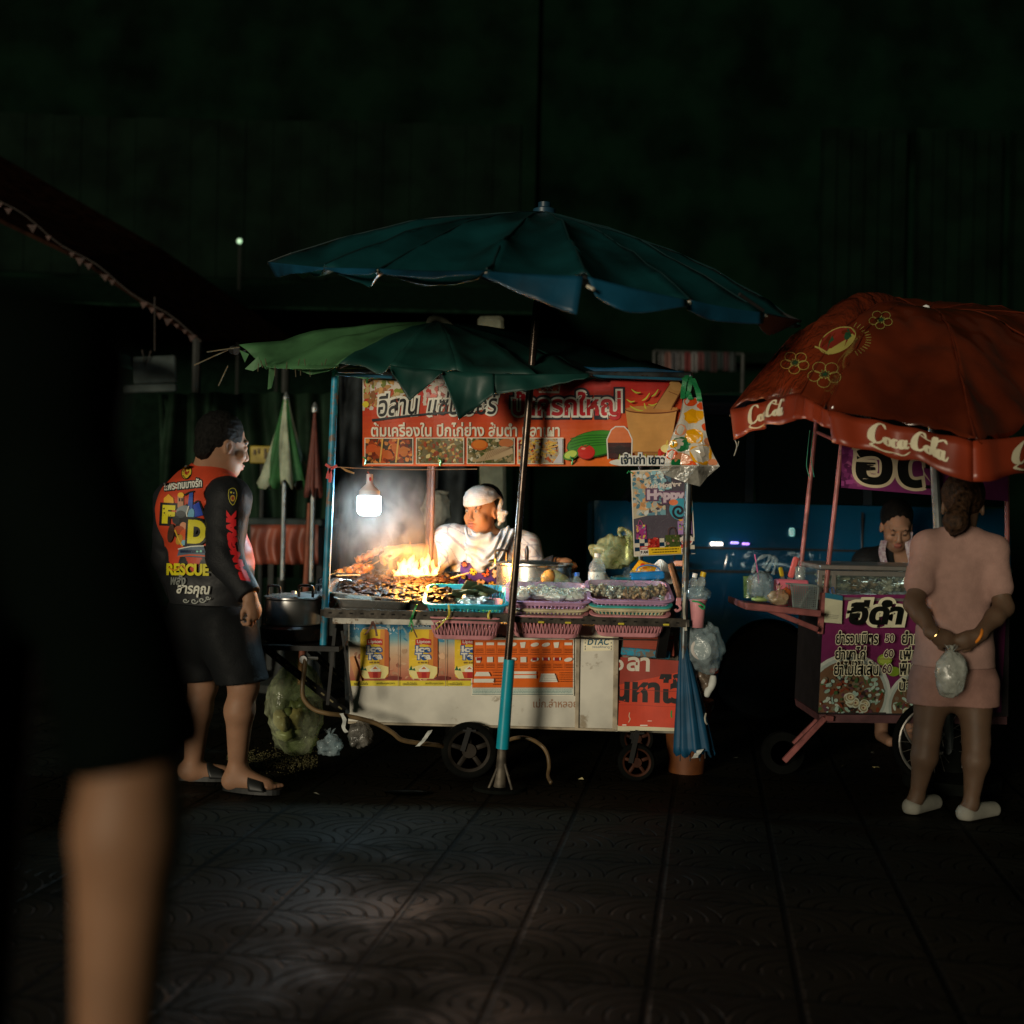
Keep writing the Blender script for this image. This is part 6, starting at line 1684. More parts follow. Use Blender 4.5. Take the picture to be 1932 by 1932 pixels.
# --- tall blue umbrella on the teal sleeved pole
YU = 5.45
t = thing('blue_parasol', P(948, 1490, YU), 'huge tilted dark blue green market parasol over the cart', 'parasol')
bl_top = mat('blue_green_canvas', (.0035, .032, .036), .36, var=.35, scale=2.2, bump=.35, bscale=7, rvar=.1)
bl_val = mat('blue_valance', (.004, .045, .085), .45, var=.3, scale=3, bump=.3, bscale=9)
rimp = [(505, 494, 5.25), (612, 505, 4.75), (712, 507, 4.5), (918, 512, 4.3), (1104, 520, 4.25), (1300, 566, 4.4), (1445, 590, 4.75), (1512, 604, 5.3), (1470, 585, 6.0), (1330, 560, 6.5), (1080, 530, 6.75), (830, 505, 6.6), (640, 492, 6.1)]
rim = [P(*p) for p in rimp]; apex = P(1027, 400, YU)
canopy('canopy', bl_top, t, apex, rim, sag=.05, seed=2, wr=.034, rows=24, seg=14, seam=mat('seam_blue', (.004, .020, .022), .5))
hems = [((505, 494, 5.25), (560, 500, 4.95), (612, 505, 4.75), (520, 523, 5.2), (570, 515, 4.93), (620, 508, 4.72)),
        ((612, 505, 4.75), (660, 506, 4.6), (712, 507, 4.5), (620, 510, 4.7), (665, 518, 4.56), (708, 515, 4.46)),
        ((715, 507, 4.5), (815, 512, 4.36), (916, 511, 4.3), (722, 516, 4.46), (800, 524, 4.32), (905, 518, 4.26)),
        ((922, 512, 4.3), (1010, 518, 4.22), (1100, 521, 4.22), (910, 520, 4.26), (1000, 560, 4.18), (1088, 594, 4.18)),
        ((1108, 522, 4.22), (1200, 545, 4.26), (1296, 566, 4.36), (1124, 558, 4.18), (1190, 590, 4.22), (1298, 578, 4.34)),
        ((1302, 566, 4.4), (1370, 580, 4.54), (1440, 590, 4.7), (1296, 584, 4.37), (1350, 606, 4.5), (1440, 611, 4.68)),
        ((1445, 590, 4.75), (1480, 598, 5.0), (1512, 604, 5.3), (1430, 612, 4.72), (1452, 632, 4.98), (1504, 608, 5.28))]
for k, h_ in enumerate(hems): flap('valance', bl_val, t, [P(*p) for p in h_[:3]], [P(*p) for p in h_[3:]], seed=k * 3, wr=.012)
ribm = mat('dark_rib', (.05, .05, .05))
for k, r_ in enumerate(rim):
    MB().tube([apex + Vector((0, 0, -.03)), apex.lerp(r_, .5) + Vector((0, 0, .015)), r_ + Vector((0, 0, -.008))], .006, 6).build('rib', ribm, t)
    if k in (2, 3, 5, 6): MB().lathe(r_ + Vector((0, -.01, -.012)), [(0, -.008), (.006, -.006), (.006, .006), (0, .008)], 8).build('rib_tip', mat('bone_tip', (.45, .42, .34), .4), t)
MB().tube([P(1108, 540, 4.18), P(1121, 546, 4.16)], .006, 8).build('rib_tip', mat('bone_tip', (.45, .42, .34)), t)
MB().tube([P(1395, 555, 4.6), P(1440, 586, 4.68)], .007, 8).build('batten', mat('dark_rib', (.05, .05, .05)), t)
MB().lathe(apex + Vector((0, 0, -.01)), [(.05, 0), (.05, .02), (.028, .03), (.028, .05), (0, .055)], 16).build('finial', mat('navy_plastic', (.01, .04, .07), .4), t, smooth=40)
MB().tube([P(957, 1260, YU), P(1013, 572, YU), apex], .0165, 16).build('pole', mat('dark_steel_pole', (.065, .048, .038), .28, .75, var=.25, scale=20, dirt=((.30, .28, .24), 30, .69)), t, smooth=60)
b = MB(); a_, c_ = P(961, 1244, YU), P(948, 1412, YU); b.tube([a_, c_], [.0245, .0285], 24); b.build('sleeve', mat('teal_pipe', (.006, .30, .40), .32, var=.08, scale=10), t, smooth=60)
b = MB(); a_, c_ = P(948, 1408, YU), P(943, 1490, YU); b.tube([a_, a_.lerp(c_, .3), c_], [.020, .022, .030], 14)
for (u, v, Y) in ((921, 1490, 5.42), (966, 1490, 5.40), (948, 1486, 5.62)): b.tube([P(948, 1426, YU), P(u, v, Y)], .006, 8)
b.build('socket', mat('rusty_socket', (.10, .085, .065), .6, .4, var=.4, scale=18), t, smooth=50)
b = MB(); c0 = P(943, 1494, 5.5); b.lathe((c0.x, 5.5, 0), [(0, 0), (.12, 0), (.12, .014), (.10, .02), (.04, .02), (0, .02)], 40); b.build('base_plate', mat('dark_base', (.004, .005, .004), .9, spec=.08), t, smooth=40)

# --- torn green canopy lower down
t = thing('green_parasol', P(822, 700, 6.0), 'torn drooping green parasol roof lying over the cart frame', 'parasol')
t.location.z = P(822, 742, 6.36).z
gm1 = mat('green_canvas_lit', (.055, .150, .062), .42, var=.3, scale=3, bump=.3, bscale=9)  # lighter copy of the canvas: lamplight on the left gores put into colour
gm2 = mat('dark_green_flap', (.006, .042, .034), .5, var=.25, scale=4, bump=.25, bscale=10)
apex2 = P(826, 606, 5.95)
rim2 = [P(*p) for p in ((452, 658, 5.75), (500, 690, 5.5), (640, 690, 5.35), (736, 690, 5.30), (862, 698, 5.22), (1010, 706, 5.25), (1118, 704, 5.45), (1290, 706, 5.8), (1240, 690, 6.3), (1000, 672, 6.6), (760, 664, 6.6), (540, 660, 6.2))]
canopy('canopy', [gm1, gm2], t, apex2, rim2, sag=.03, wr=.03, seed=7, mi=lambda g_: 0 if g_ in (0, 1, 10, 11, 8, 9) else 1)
for k, (tp, hm) in enumerate((([(736, 690), (786, 695), (836, 700)], [(738, 700), (772, 757), (834, 704)]), ([(836, 700), (884, 703), (932, 705)], [(834, 706), (866, 792), (932, 744)]), ([(932, 705), (1010, 706), (1112, 704)], [(932, 743), (1000, 736), (1110, 712)]))):
    # pointed torn flaps
    tp3 = [P(u, v, 5.24) for u, v in tp]; hm3 = [P(u, v, 5.20) for u, v in hm]
    b = MB()
    def fn(s_, t_, tp3=tp3, hm3=hm3, k=k):
        i = s_ * 2; a = tp3[0].lerp(tp3[1], i) if i < 1 else tp3[1].lerp(tp3[2], i - 1)
        j = max(0.0, min(2.0, i)); c = hm3[0].lerp(hm3[1], j) if j < 1 else hm3[1].lerp(hm3[2], j - 1)
        p = a.lerp(c, t_); p.y += .012 * math.sin(s_ * 9 + k) * t_ + .02 * mnoise.noise(Vector((p.x * 12, k, p.z * 12)))
        p.z += .006 * mnoise.noise(Vector((p.x * 30, 3, k))) * t_
        return p
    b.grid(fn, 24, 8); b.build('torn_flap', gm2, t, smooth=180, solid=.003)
flap('valance', gm1, t, [P(500, 690, 5.5), P(570, 690, 5.42), P(640, 690, 5.35)], [P(506, 694, 5.48), P(575, 696, 5.40), P(636, 693, 5.33)], seed=3)
b = MB()
for pts in ([(508, 690), (520, 700), (512, 732), (505, 735)], [(488, 672), (494, 690), (478, 700), (462, 696)], [(452, 660), (470, 668), (462, 684)]):
    q = [P(u, v, 5.5 + i * .01) for i, (u, v) in enumerate(pts)]
    b.add([q[0], q[1], q[2]] + ([q[3]] if len(q) > 3 else []), [tuple(range(len(q)))])
b.build('torn_rag', gm1, t, solid=.003)
thm = mat('frayed_thread', (.12, .10, .06), .7)
for (u0, v0, u1, v1) in ((430, 660, 366, 689), (452, 655, 390, 664), (430, 690, 412, 728)): MB().tube([P(u0, v0, 5.6), P(u1, v1, 5.55)], .003, 5).build('bare_rib', thm, t)
rn = random.Random(3)
for k in range(14):
    u = rn.uniform(440, 640); v = 684 + rn.uniform(-8, 10); MB().tube([P(u, v, 5.45), P(u + rn.uniform(-4, 4), v + rn.uniform(8, 20), 5.44)], .0018, 4).build('loose_thread', thm, t)
for k in (0, 2, 3, 5, 6, 7): MB().tube([apex2 + Vector((0, 0, -.03)), rim2[k] + Vector((0, 0, -.01))], .005, 6).build('rib', ribm, t)
b = MB(); b.tube(spl([P(808, 612, 5.93), P(814, 602, 5.9), P(826, 600, 5.9), P(842, 608, 5.9), P(862, 626, 5.85)], 5), [.016] * 21, 8); b.build('tied_top', mat('tied_rag', (.16, .17, .12), .7, var=.3), t, smooth=180)
MB().tube([P(438, 660, 5.72), P(446, 662, 5.7)], .02, 8).build('rib_tip', ribm, t)
MB().tube([apex2, Vector((apex2.x - .02, 6.1, .775))], .011, 10).build('pole', pinkp, t)
b = MB(); b.grid(lambda s_, t_: P(lerp(1086, 1290, s_), lerp(690 + 8 * s_, 704, t_) + 2 * math.sin(s_ * 8), 5.62), 20, 3)
o = b.build('blue_sheet', mat('blue_sheet', (.01, .10, .22), .5), smooth=180, solid=.003); tag(o, 'strip of blue plastic sheet lying along the top bar behind the banner', 'sheet')

# --- red drinks umbrella on the right
t = thing('red_parasol', (P(1640, 1400, 5.6).x, 5.6, 0), 'large glossy red drinks parasol with white script on its valance', 'parasol')
redm = mat('red_vinyl', (.095, .015, .005), .13, var=.25, scale=2.5, bump=.28, bscale=5, rvar=.06)
redv = mat('red_valance', (.19, .026, .009), .38, var=.2, scale=3, bump=.2, bscale=8)
apex3 = P(1747, 590, 5.55)
rimq = [(1378, 775, 5.30), (1505, 742, 4.85), (1562, 776, 4.62), (1836, 832, 4.45), (2080, 812, 4.9), (2180, 780, 5.6), (2060, 730, 6.3), (1820, 700, 6.5), (1560, 690, 6.3), (1410, 735, 5.85)]
rim3 = [P(*p) for p in rimq]
crum = mat('crumpled_vinyl', (.11, .017, .0055), .12, var=.25, scale=2.5, bump=1.0, bscale=16, rvar=.05)
crum.node_tree.nodes['Bump'].inputs['Distance'].default_value = .035
canopy('canopy', [redm, crum], t, apex3, rim3, mi=lambda g_: 1 if g_ in (0, 9) else 0, sag=.15, hem=.02, wr=.05, seed=4, rows=30, seg=20, puff=lambda g_: .10 if g_ == 0 else 0, seam=mat('seam_red', (.09, .014, .005), .4))
fl1 = [P(*p) for p in ((1378, 774, 5.30), (1505, 741, 4.85), (1497, 790, 4.82), (1385, 827, 5.27))]
fl2 = [P(*p) for p in ((1562, 775, 4.62), (1836, 832, 4.45), (1836, 904, 4.42), (1570, 832, 4.58))]
fl3 = [P(*p) for p in ((1836, 832, 4.45), (2080, 812, 4.9), (2080, 882, 4.87), (1836, 904, 4.42))]
fl4 = [P(*p) for p in ((1505, 741, 4.85), (1562, 775, 4.62), (1566, 806, 4.59), (1500, 786, 4.82))]
for fl in (fl1, fl2, fl3, fl4):
    fm_ = quad_map(*fl, 1, 1)
    b = MB(); b.grid(lambda s_, t_, fm_=fm_: fm_(s_, t_ + .07 * t_ * math.sin(s_ * 7.5 + 1) + .04 * t_ * math.sin(s_ * 17), .016 * math.sin(s_ * 11) * t_ + .008 * math.sin(s_ * 23)), 24, 5); b.build('valance', redv, t, smooth=180, solid=.003)
MB().lathe(apex3 + Vector((0, 0, -.02)), [(.02, 0), (.02, .03), (.014, .05), (0, .056)], 14).build('finial', mat('white_cap', (.75, .76, .76)), t, smooth=50)
for k in (0, 1, 2, 3, 9): MB().tube([apex3 + Vector((0, 0, -.05)), rim3[k] + Vector((0, .01, -.02))], .006, 6).build('rib', ribm, t)
ft = P(1800, 1300, 5.75); MB().tube([apex3, (ft.x, 5.75, 0)], .02, 14).build('pole', mat('dull_aluminium', (.45, .45, .45)), t)
MB().lathe((ft.x, 5.75, 0), [(.22, 0), (.22, .05), (.05, .07), (.03, .25)], 20).build('foot', mat('dark_base', (.012, .013, .012)), t)
script = [([(2.3, 3.0), (2.0, 3.5), (1.3, 3.3), (.6, 2.4), (.4, 1.3), (.9, .75), (1.6, 1.1), (1.9, 1.5)], [.1, .3, .25, .5, .55, .4, .2, .1]),
          ([(2.5, 2.0), (2.15, 1.7), (2.2, 1.1), (2.6, 1.0), (2.85, 1.5), (2.6, 2.0), (2.9, 1.9)], [.25, .35, .3, .2, .3, .2, .1]),
          ([(3.7, 1.9), (3.4, 2.1), (3.05, 1.6), (3.2, 1.05), (3.6, 1.1), (3.9, 1.5)], [.2, .25, .4, .35, .2, .1]),
          ([(4.6, 2.0), (4.2, 2.1), (3.95, 1.5), (4.15, 1.0), (4.5, 1.3), (4.7, 2.1), (4.6, 1.2), (4.85, 1.0), (5.05, 1.3)], [.2, .25, .4, .3, .2, .3, .3, .2, .1]),
          ([(5.1, 1.65), (5.4, 1.75)], [.22, .22]),
          ([(7.2, 2.9), (6.9, 3.5), (6.3, 3.2), (5.8, 2.3), (5.7, 1.3), (6.15, .85), (6.7, 1.2), (6.9, 1.5)], [.1, .3, .25, .45, .5, .4, .2, .1]),
          ([(7.4, 2.0), (7.1, 1.6), (7.15, 1.1), (7.5, 1.0), (7.75, 1.5), (7.5, 2.0), (7.8, 1.9)], [.25, .35, .3, .2, .3, .2, .1]),
          ([(7.9, 1.4), (8.4, 2.6), (8.5, 3.4), (8.2, 3.2), (8.05, 2.0), (8.15, 1.1), (8.45, 1.1)], [.1, .2, .25, .3, .4, .3, .1]),
          ([(9.1, 2.0), (8.75, 2.1), (8.5, 1.5), (8.7, 1.0), (9.05, 1.3), (9.25, 2.1), (9.15, 1.2), (9.45, 1.0), (9.8, 1.5)], [.2, .25, .4, .3, .2, .3, .3, .2, .1]),
          ([(.9, .75), (.3, .35), (1.6, .0), (3.2, .35), (4.4, .15), (5.2, .6)], [.1, .3, .42, .2, .25, .05]),
          ([(6.3, 3.2), (7.4, 2.75), (8.4, 2.9), (9.3, 3.3), (9.7, 2.9)], [.1, .28, .2, .3, .1])]
def write_script(F, u0, v0, u1, v1, col, slant=0.0):
    for pts, w in script:
        F.stroke([(u0 + (x + slant * y) / 10 * (u1 - u0), v1 - y / 3.7 * (v1 - v0)) for x, y in pts], [q / 3.7 * (v1 - v0) * .42 for q in w], col, 5)
wc = S(196, 188, 160)
for fl, (a, b_, c, d) in ((fl1, (30, 2, 88, 92)), (fl2, (27, 6, 84, 92)), (fl3, (27, 6, 84, 92))):
    fm_ = quad_map(*fl, 100, 100)
    F = Flat(lambda u, v, l, fm_=fm_: fm_(u, v + .07 * v * math.sin(u * .075 + 1) + .04 * v * math.sin(u * .17), l + .006 + .016 * math.sin(u * .11) * v / 100 + .008 * math.sin(u * .23))); write_script(F, a, b_, c, d, wc); F.build('script_logo', matt, t)
# line drawings printed on the canopy: traced straight onto its surface
bpy.context.view_layer.update()
cano = [o for o in t.children if o.name.startswith('canopy')][0]
dg = bpy.context.evaluated_depsgraph_get(); me_ = cano.evaluated_get(dg).to_mesh(); mw = Matrix.Translation(world_of(cano))
bv = BVHTree.FromPolygons([mw @ v.co for v in me_.vertices], [tuple(p.vertices) for p in me_.polygons])
def on_surface(bv, ref_Y=5.0):
    def fn(u, v, l):
        o_ = Vector((0, 0, EYE)); d = (P(u, v, ref_Y) - o_).normalized()
        h = bv.ray_cast(o_, d)
        return (h[0] - d * (l + .003)) if h[0] is not None else P(u, v, ref_Y)
    return fn
F = Flat(on_surface(bv)); g1 = S(150, 140, 70); g2 = S(18, 60, 34)
F.ell(1580, 642, 38, 22, g1, -28, 28); F.ell(1580, 642, 36, 20.4, S(110, 28, 10), -28, 28)
for (a, c) in ((-22, 12), (8, 13)):
    F.poly([(1580 + a, 664 - a * .5 - 6), (1576 + a + 10, 634 - a * .5), (1592 + a, 622 - a * .5), (1600 + a, 640 - a * .5), (1592 + a, 656 - a * .5)], g2)
for k in range(14):
    a = R(-60 + k * 9); F.stroke([(1588 + 46 * math.cos(a), 640 + 30 * math.sin(a) * .9), (1588 + 56 * math.cos(a), 640 + 36 * math.sin(a))], .9, g1, 0)
F.stroke([(1538, 654), (1552, 660), (1564, 668)], 3, g1)
def flower(u, v, r):
    for k in range(5):
        a = 2 * math.pi * k / 5 + .4; cx, cy = u + r * math.cos(a), v + r * .75 * math.sin(a)
        F.stroke([(cx + r * .62 * math.cos(t_ * .7), cy + r * .5 * math.sin(t_ * .7)) for t_ in range(10)], 1.0, g1, 3)
    for k in range(9):
        a = 2 * math.pi * k / 9; F.stroke([(u, v), (u + r * .5 * math.cos(a), v + r * .4 * math.sin(a))], 1.6, g2, 0); F.ell(u + r * .5 * math.cos(a), v + r * .4 * math.sin(a), 1.4, 1.2, g1)
flower(1556, 706, 20); flower(1500, 684, 17); flower(1662, 603, 14)
F.build('line_drawing', matt, t)

# ================================================================ PEOPLE
def mat_skin(name, rough=.48, bump=.05):
    m = mat_print(name, rough); nt = m.node_tree; b = nt.nodes['Principled BSDF']
    b.inputs['Subsurface Weight'].default_value = .12
    b.inputs['Subsurface Radius'].default_value = (.012, .004, .002); b.inputs['Subsurface Scale'].default_value = .5
    return m
skinm = mat_skin('skin', .58); skinm.node_tree.nodes['Principled BSDF'].inputs['Specular IOR Level'].default_value = .3
def mat_cloth(name, col, rough=.75, var=.04, **k): return mat(name, col, rough, var=var, scale=30, spec=.2, bump=.25, bscale=160, **k)
V3 = lambda *a: Vector(a)
def head_field(F, c, f, s=1.0, female=False):
    """c: point between the eyes' level and the skull axis, f: facing; returns the face frame"""
    f = Vector(f).normalized(); l = Vector((-f.y, f.x, 0)).normalized(); u = l.cross(f).normalized()
    if u.z < 0: u = -u
    M = Matrix((l, f, u)).transposed()
    T = lambda x, y, z: c + M @ (Vector((x, y, z)) * s)
    e = lambda p, r, k=.02, op='join': F.ell(T(*p), [q * s for q in r], k * s, M, op)
    e((0, -.015, .030), (.076, .096, .092))                      # skull
    e((0, .022, -.042), (.062, .066, .074), .03)                 # face
    e((0, .045, -.098), (.036, .036, .026), .035)                # jaw and chin
    e((0, .078, .020), (.052, .018, .013), .02)                  # brow
    for q in (-1, 1):
        e((q * .032, .098, -.002), (.017, .014, .011), .012, 'cut')   # eye sockets
        e((q * .031, .080, -.003), (.0135, .0125, .0115), .006)       # eyeballs
        e((q * .040, .062, -.038), (.026, .024, .022), .02)      # cheeks
        e((q * .079, -.012, -.018), (.010, .019, .031), .010)    # ears
        e((q * .086, -.008, -.014), (.006, .010, .016), .006, 'cut')
        e((q * .0115, .095, -.047), (.0095, .011, .008), .006)   # nostrils
    F.cone(T(0, .088, .008), T(0, .106, -.040), .008 * s, .0125 * s, .012 * s)    # nose
    e((0, .092, -.072), (.022, .012, .0065), .008)               # upper lip
    e((0, .089, -.084), (.018, .012, .0065), .008)               # lower lip
    e((0, .104, -.0783), (.020, .012, .0022), .003, 'cut')
    return T, M
def face_paint(V, T, s, base, lip, down=False, brow=(.012, .009, .008)):
    C = np.tile(np.array(base), (len(V), 1))
    def near(p, r):
        p = np.array(T(*p)); return np.linalg.norm((V - p) / (np.array(r) * s if np.ndim(r) else r * s), axis=1)
    C[near((0, .095, -.078), .021) < 1] = lip
    for q in (-1, 1):
        if not down:
            C[near((q * .031, .089, -.003), .0085) < 1] = (.34, .29, .24)
            C[near((q * .029, .094, -.003), .0062) < 1] = (.012, .008, .006)
        else: C[near((q * .031, .092, -.012), (.014, .02, .004)) < 1] = np.array(base) * .2
        for t_ in (-1, -.5, 0, .5, 1): C[near((q * .033 + t_ * .013, .090 - abs(t_) * .006 - (.01 if q * t_ > 0 else 0), .017 - .003 * t_ * t_), .0062) < 1] = brow
        for t_ in (-1, 0, 1): C[near((q * .031 + t_ * .009, .091 - abs(t_) * .003, .0075), .0042) < 1] = np.array(base) * .35
    return C
def finger(F, pts, r=.0085, k=.006):
    for i in range(len(pts) - 1): F.cone(pts[i], pts[i + 1], r * (1 - .12 * i), r * (1 - .12 * (i + 1)), k)
def hand(F, wrist, d, n, side, curl=1.0, s=1.0, spread=.0):
    """wrist point, d: direction of the hand, n: back of the hand normal, side: towards the thumb"""
    d = Vector(d).normalized(); n = Vector(n); n = (n - d * n.dot(d)).normalized(); t = Vector(side); t = (t - d * t.dot(d) - n * t.dot(n)).normalized()
    pal = wrist + d * .05 * s
    M = Matrix((t, d, n)).transposed()
    F.ell(pal, (.040 * s, .050 * s, .017 * s), .02, M)
    F.cone(wrist - d * .02, pal, .026 * s, .026 * s, .02, (n, .7))
    L = (.036, .042, .040, .031)
    for i in range(4):
        x = .030 - i * .0195
        kn = wrist + (d * (.088 - .006 * abs(i - 1)) + t * x) * s
        a = curl * (.75 + .08 * i); p1 = kn + (d * math.cos(a) - n * math.sin(a)) * L[i] * s + t * spread * x * s
        a2 = a + curl * .95; p2 = p1 + (d * math.cos(a2) - n * math.sin(a2)) * L[i] * .72 * s
        a3 = a2 + curl * .7; p3 = p2 + (d * math.cos(a3) - n * math.sin(a3)) * L[i] * .5 * s
        finger(F, [kn - d * .012, p1, p2, p3], .0092 * s)
    th = wrist + (d * .022 + t * .030 - n * .004) * s
    t1 = th + (d * .030 + t * .018 - n * .012 * curl) * s; t2 = t1 + (d * .026 + t * .002 - n * .016 * curl) * s
    finger(F, [th - t * .015, th, t1, t2], .0105 * s, .01)
SK_M = (.27, .145, .088); SK_W = (.42, .195, .09); SK_D = (.28, .155, .10)

# ---------------------------------------------------------------- the man at the left
t = thing('person', (P(420, 1470, 5.36).x, 5.36, 0), 'stout man in red and black printed shirt and black shorts watching the fire', 'person')
ft = V3(.64, .77, 0).normalized(); rt = V3(.77, -.64, 0).normalized()
hd = P(421, 838, 5.38); fh = V3(.80, .58, -.14)
neck = P(398, 893, 5.42); sR = P(425, 944, 5.28); sL = P(338, 946, 5.54)
eR, wR = P(424, 1052, 5.20), P(470, 1124, 5.14); eL, wL = P(318, 1050, 5.62), P(340, 1128, 5.66)
chest, belly, pel = P(384, 965, 5.43), P(394, 1075, 5.42), P(394, 1165, 5.43)
hR, kR, aR = P(424, 1180, 5.33), P(460, 1292, 5.27), P(448, 1450, 5.33)
hL, kL, aL = P(370, 1180, 5.50), P(384, 1292, 5.52), P(364, 1452, 5.52)
lo, hi = (-1.75, 4.95, -.01), (-.90, 5.95, 1.75)
def man_torso(F, g=0.0):
    F.cone(chest, belly, .172 + g, .186 + g, .04, (ft, .70)); F.cone(belly, pel, .186 + g, .178 + g, .05, (ft, .72))
    F.ell(belly + ft * .012 + V3(0, 0, .03), (.15 + g, .13 + g, .17 + g), .06)
    F.cone(sL + V3(0, 0, -.01), sR + V3(0, 0, -.01), .078 + g, .078 + g, .05)
    F.cone(sL, neck + V3(0, 0, -.02), .062 + g, .066 + g, .05); F.cone(sR, neck + V3(0, 0, -.02), .062 + g, .066 + g, .05)
    F.ell(chest - ft * .04 + V3(0, 0, -.0), (.15 + g, .13 + g, .15 + g), .06)
F = Field(lo, hi, .006)
man_torso(F)
F.cone(neck + V3(0, 0, -.03), hd - V3(0, 0, .05) - fh * .02, .066, .062, .03)
F.cone(neck - ft * .03, hd - fh * .055 + V3(0, 0, -.03), .055, .055, .03)
Th, Mh = head_field(F, hd, fh, 1.08)
for s_, e_, w_, h_ in ((sR, eR, wR, 1), (sL, eL, wL, -1)):
    F.cone(s_, e_, .060, .050, .03); F.cone(e_, e_.lerp(w_, .35), .050, .046, .02); F.cone(e_.lerp(w_, .35), w_, .046, .031, .02)
hand(F, wR + V3(.004, 0, -.005), V3(.32, -.05, -.95), V3(.75, -.55, .2), V3(-.5, -.8, 0), 1.05, .98)
hand(F, wL, V3(.2, .05, -.95), V3(-.75, .55, 0), V3(.5, .5, 0), .8)
for h_, k_, a_, d_ in ((hR, kR, aR, V3(.97, -.22, 0)), (hL, kL, aL, V3(.97, .1, 0))):
    F.cone(h_, k_, .096, .062, .04); F.cone(k_, k_.lerp(a_, .30) - ft * .012, .058, .060, .03); F.cone(k_.lerp(a_, .30) - ft * .012, a_, .060, .037, .03)
    hl = V3(a_.x - .025, a_.y, .048); toe = hl + d_ * .20; toe.z = .036
    F.cone(a_, hl, .036, .034, .02); F.cone(a_ + V3(0, 0, -.01), toe - d_ * .05, .036, .028, .03); F.cone(hl, toe - d_ * .03, .036, .026, .03)
    for j in range(5):
        sd = V3(-d_.y, d_.x, 0); q = toe + sd * (.028 - j * .014) - d_ * (.008 * j + .01); F.cone(q, q + d_ * (.032 - .003 * j), .0115 - .001 * j, .009, .008)
def paint(V):
    C = face_paint(V, Th, 1.08, SK_M, (.34, .12, .08))
    return C
F.build('body', skinm, t, paint=paint)
F = Field(lo, hi, .006)
Fh = Field((hd.x - .16, hd.y - .18, hd.z - .18), (hd.x + .18, hd.y + .18, hd.z + .2), .0045)
e_ = lambda p, r, k=.02, op='join': Fh.ell(Th(*p), [q * 1.08 for q in r], k, Mh, op)
e_((0, -.020, .036), (.082, .100, .097)); e_((0, -.075, -.030), (.060, .036, .050), .02)
e_((0, .115, .0), (.105, .068, .125), .012, 'cut'); e_((0, .06, -.115), (.12, .11, .095), .012, 'cut'); 
for q in (-1, 1): e_((q * .085, .015, -.03), (.025, .034, .045), .008, 'cut')
Fh.wrinkle(.0045, 260, 3)
Fh.build('hair', mat('black_hair', (.006, .0055, .005), .6, spec=.2, var=.5, scale=90, bump=.8, bscale=260), t)
F = Field(lo, hi, .006); man_torso(F, .022)
F.half(P(400, 1152, 5.4), (0, 0, -1)); F.cone(sR + rt * .035, eR, .108, .064, .012, None, 'cut'); F.cone(sL - rt * .035, eL, .108, .064, .012, None, 'cut'); F.ell(neck + V3(.012, 0, .055), (.085, .085, .06), .01, None, 'cut')
F.wrinkle(.009, 50, 5, (1, 1, .8))
zsplit = P(380, 1058, 5.3).z
def paint(V):
    C = np.tile(np.array((.46, .045, .014)), (len(V), 1))
    j = .035 * np.sin(V[:, 0] * 60) + .02 * np.sin(V[:, 1] * 47 + V[:, 0] * 23)
    C[V[:, 2] + j < zsplit] = (.010, .011, .013)
    fr = (V - np.array(chest)) @ np.array(ft)
    C[(fr < -.02) & (V[:, 2] + j < zsplit + .11) & ((V - np.array(chest)) @ np.array(rt) < -.09)] = (.012, .012, .014)
    # dark neck rib
    d = np.linalg.norm(V - np.array(neck + V3(.012, 0, .045)), axis=1); C[d < .094] = (.010, .010, .012)
    return C
shirt = F.build('shirt', mat_print('knit_shirt', .55, crease=16), t, paint=paint)
sleeves = []
for s_, e_, w_ in ((sR, eR, wR), (sL, eL, wL)):
    F = Field(lo, hi, .006); dirw = (w_ - e_).normalized()
    F.cone(s_ + rt * (.016 if s_ is sR else -.016), e_, .103, .072, .03); F.cone(e_, w_ + dirw * .02, .071, .050, .03)
    F.wrinkle(.0075, 55, 9, (1, 1, .8)); F.half(w_ + dirw * .0, dirw)
    sleeves.append(F.build('sleeve', mat_cloth('black_sleeve', (.011, .012, .014), .6), t))
F = Field(lo, hi, .006)
F.cone(P(394, 1130, 5.42), pel, .205, .205, .03, (ft, .72))
for h_, k_ in ((hR, kR), (hL, kL)): F.cone(h_, k_ + (k_ - h_) * .05, .135, .105, .04)
F.wrinkle(.007, 40, 2, (1, 1, .5)); F.half(P(440, 1287, 5.3), (.12, 0, -1)); F.half(P(400, 1138, 5.4), (0, 0, 1))
F.build('shorts', mat_cloth('black_shorts', (.004, .005, .006), .7), t)
for a_, d_ in ((aR, V3(.97, -.22, 0)), (aL, V3(.97, .1, 0))):
    d_.normalize(); sd = V3(-d_.y, d_.x, 0); hl = V3(a_.x - .025, a_.y, 0); b = MB(); pts = []
    for q in range(28):
        a = 2 * math.pi * q / 28; x = .095 + .135 * math.cos(a); w_ = (.040 + .013 * math.cos(a)) * math.sin(a); pts.append(hl + d_ * x + sd * w_)
    b.prism([p + V3(0, 0, .004) for p in pts], (0, 0, .022))
    so = b.build('sandal', mat('black_rubber', (.010, .011, .011), .5), t)
    b = MB()
    def st(s_, t_): 
        a = math.pi * s_; return hl + d_ * (.105 + .07 * t_ - .02 * math.sin(a)) + sd * .056 * math.cos(a) + V3(0, 0, .020 + (.062 - .022 * t_) * math.sin(a))
    b.grid(st, 16, 6); b.build('strap', mat('black_rubber', (.010, .011, .011)), so, smooth=180, solid=.004)
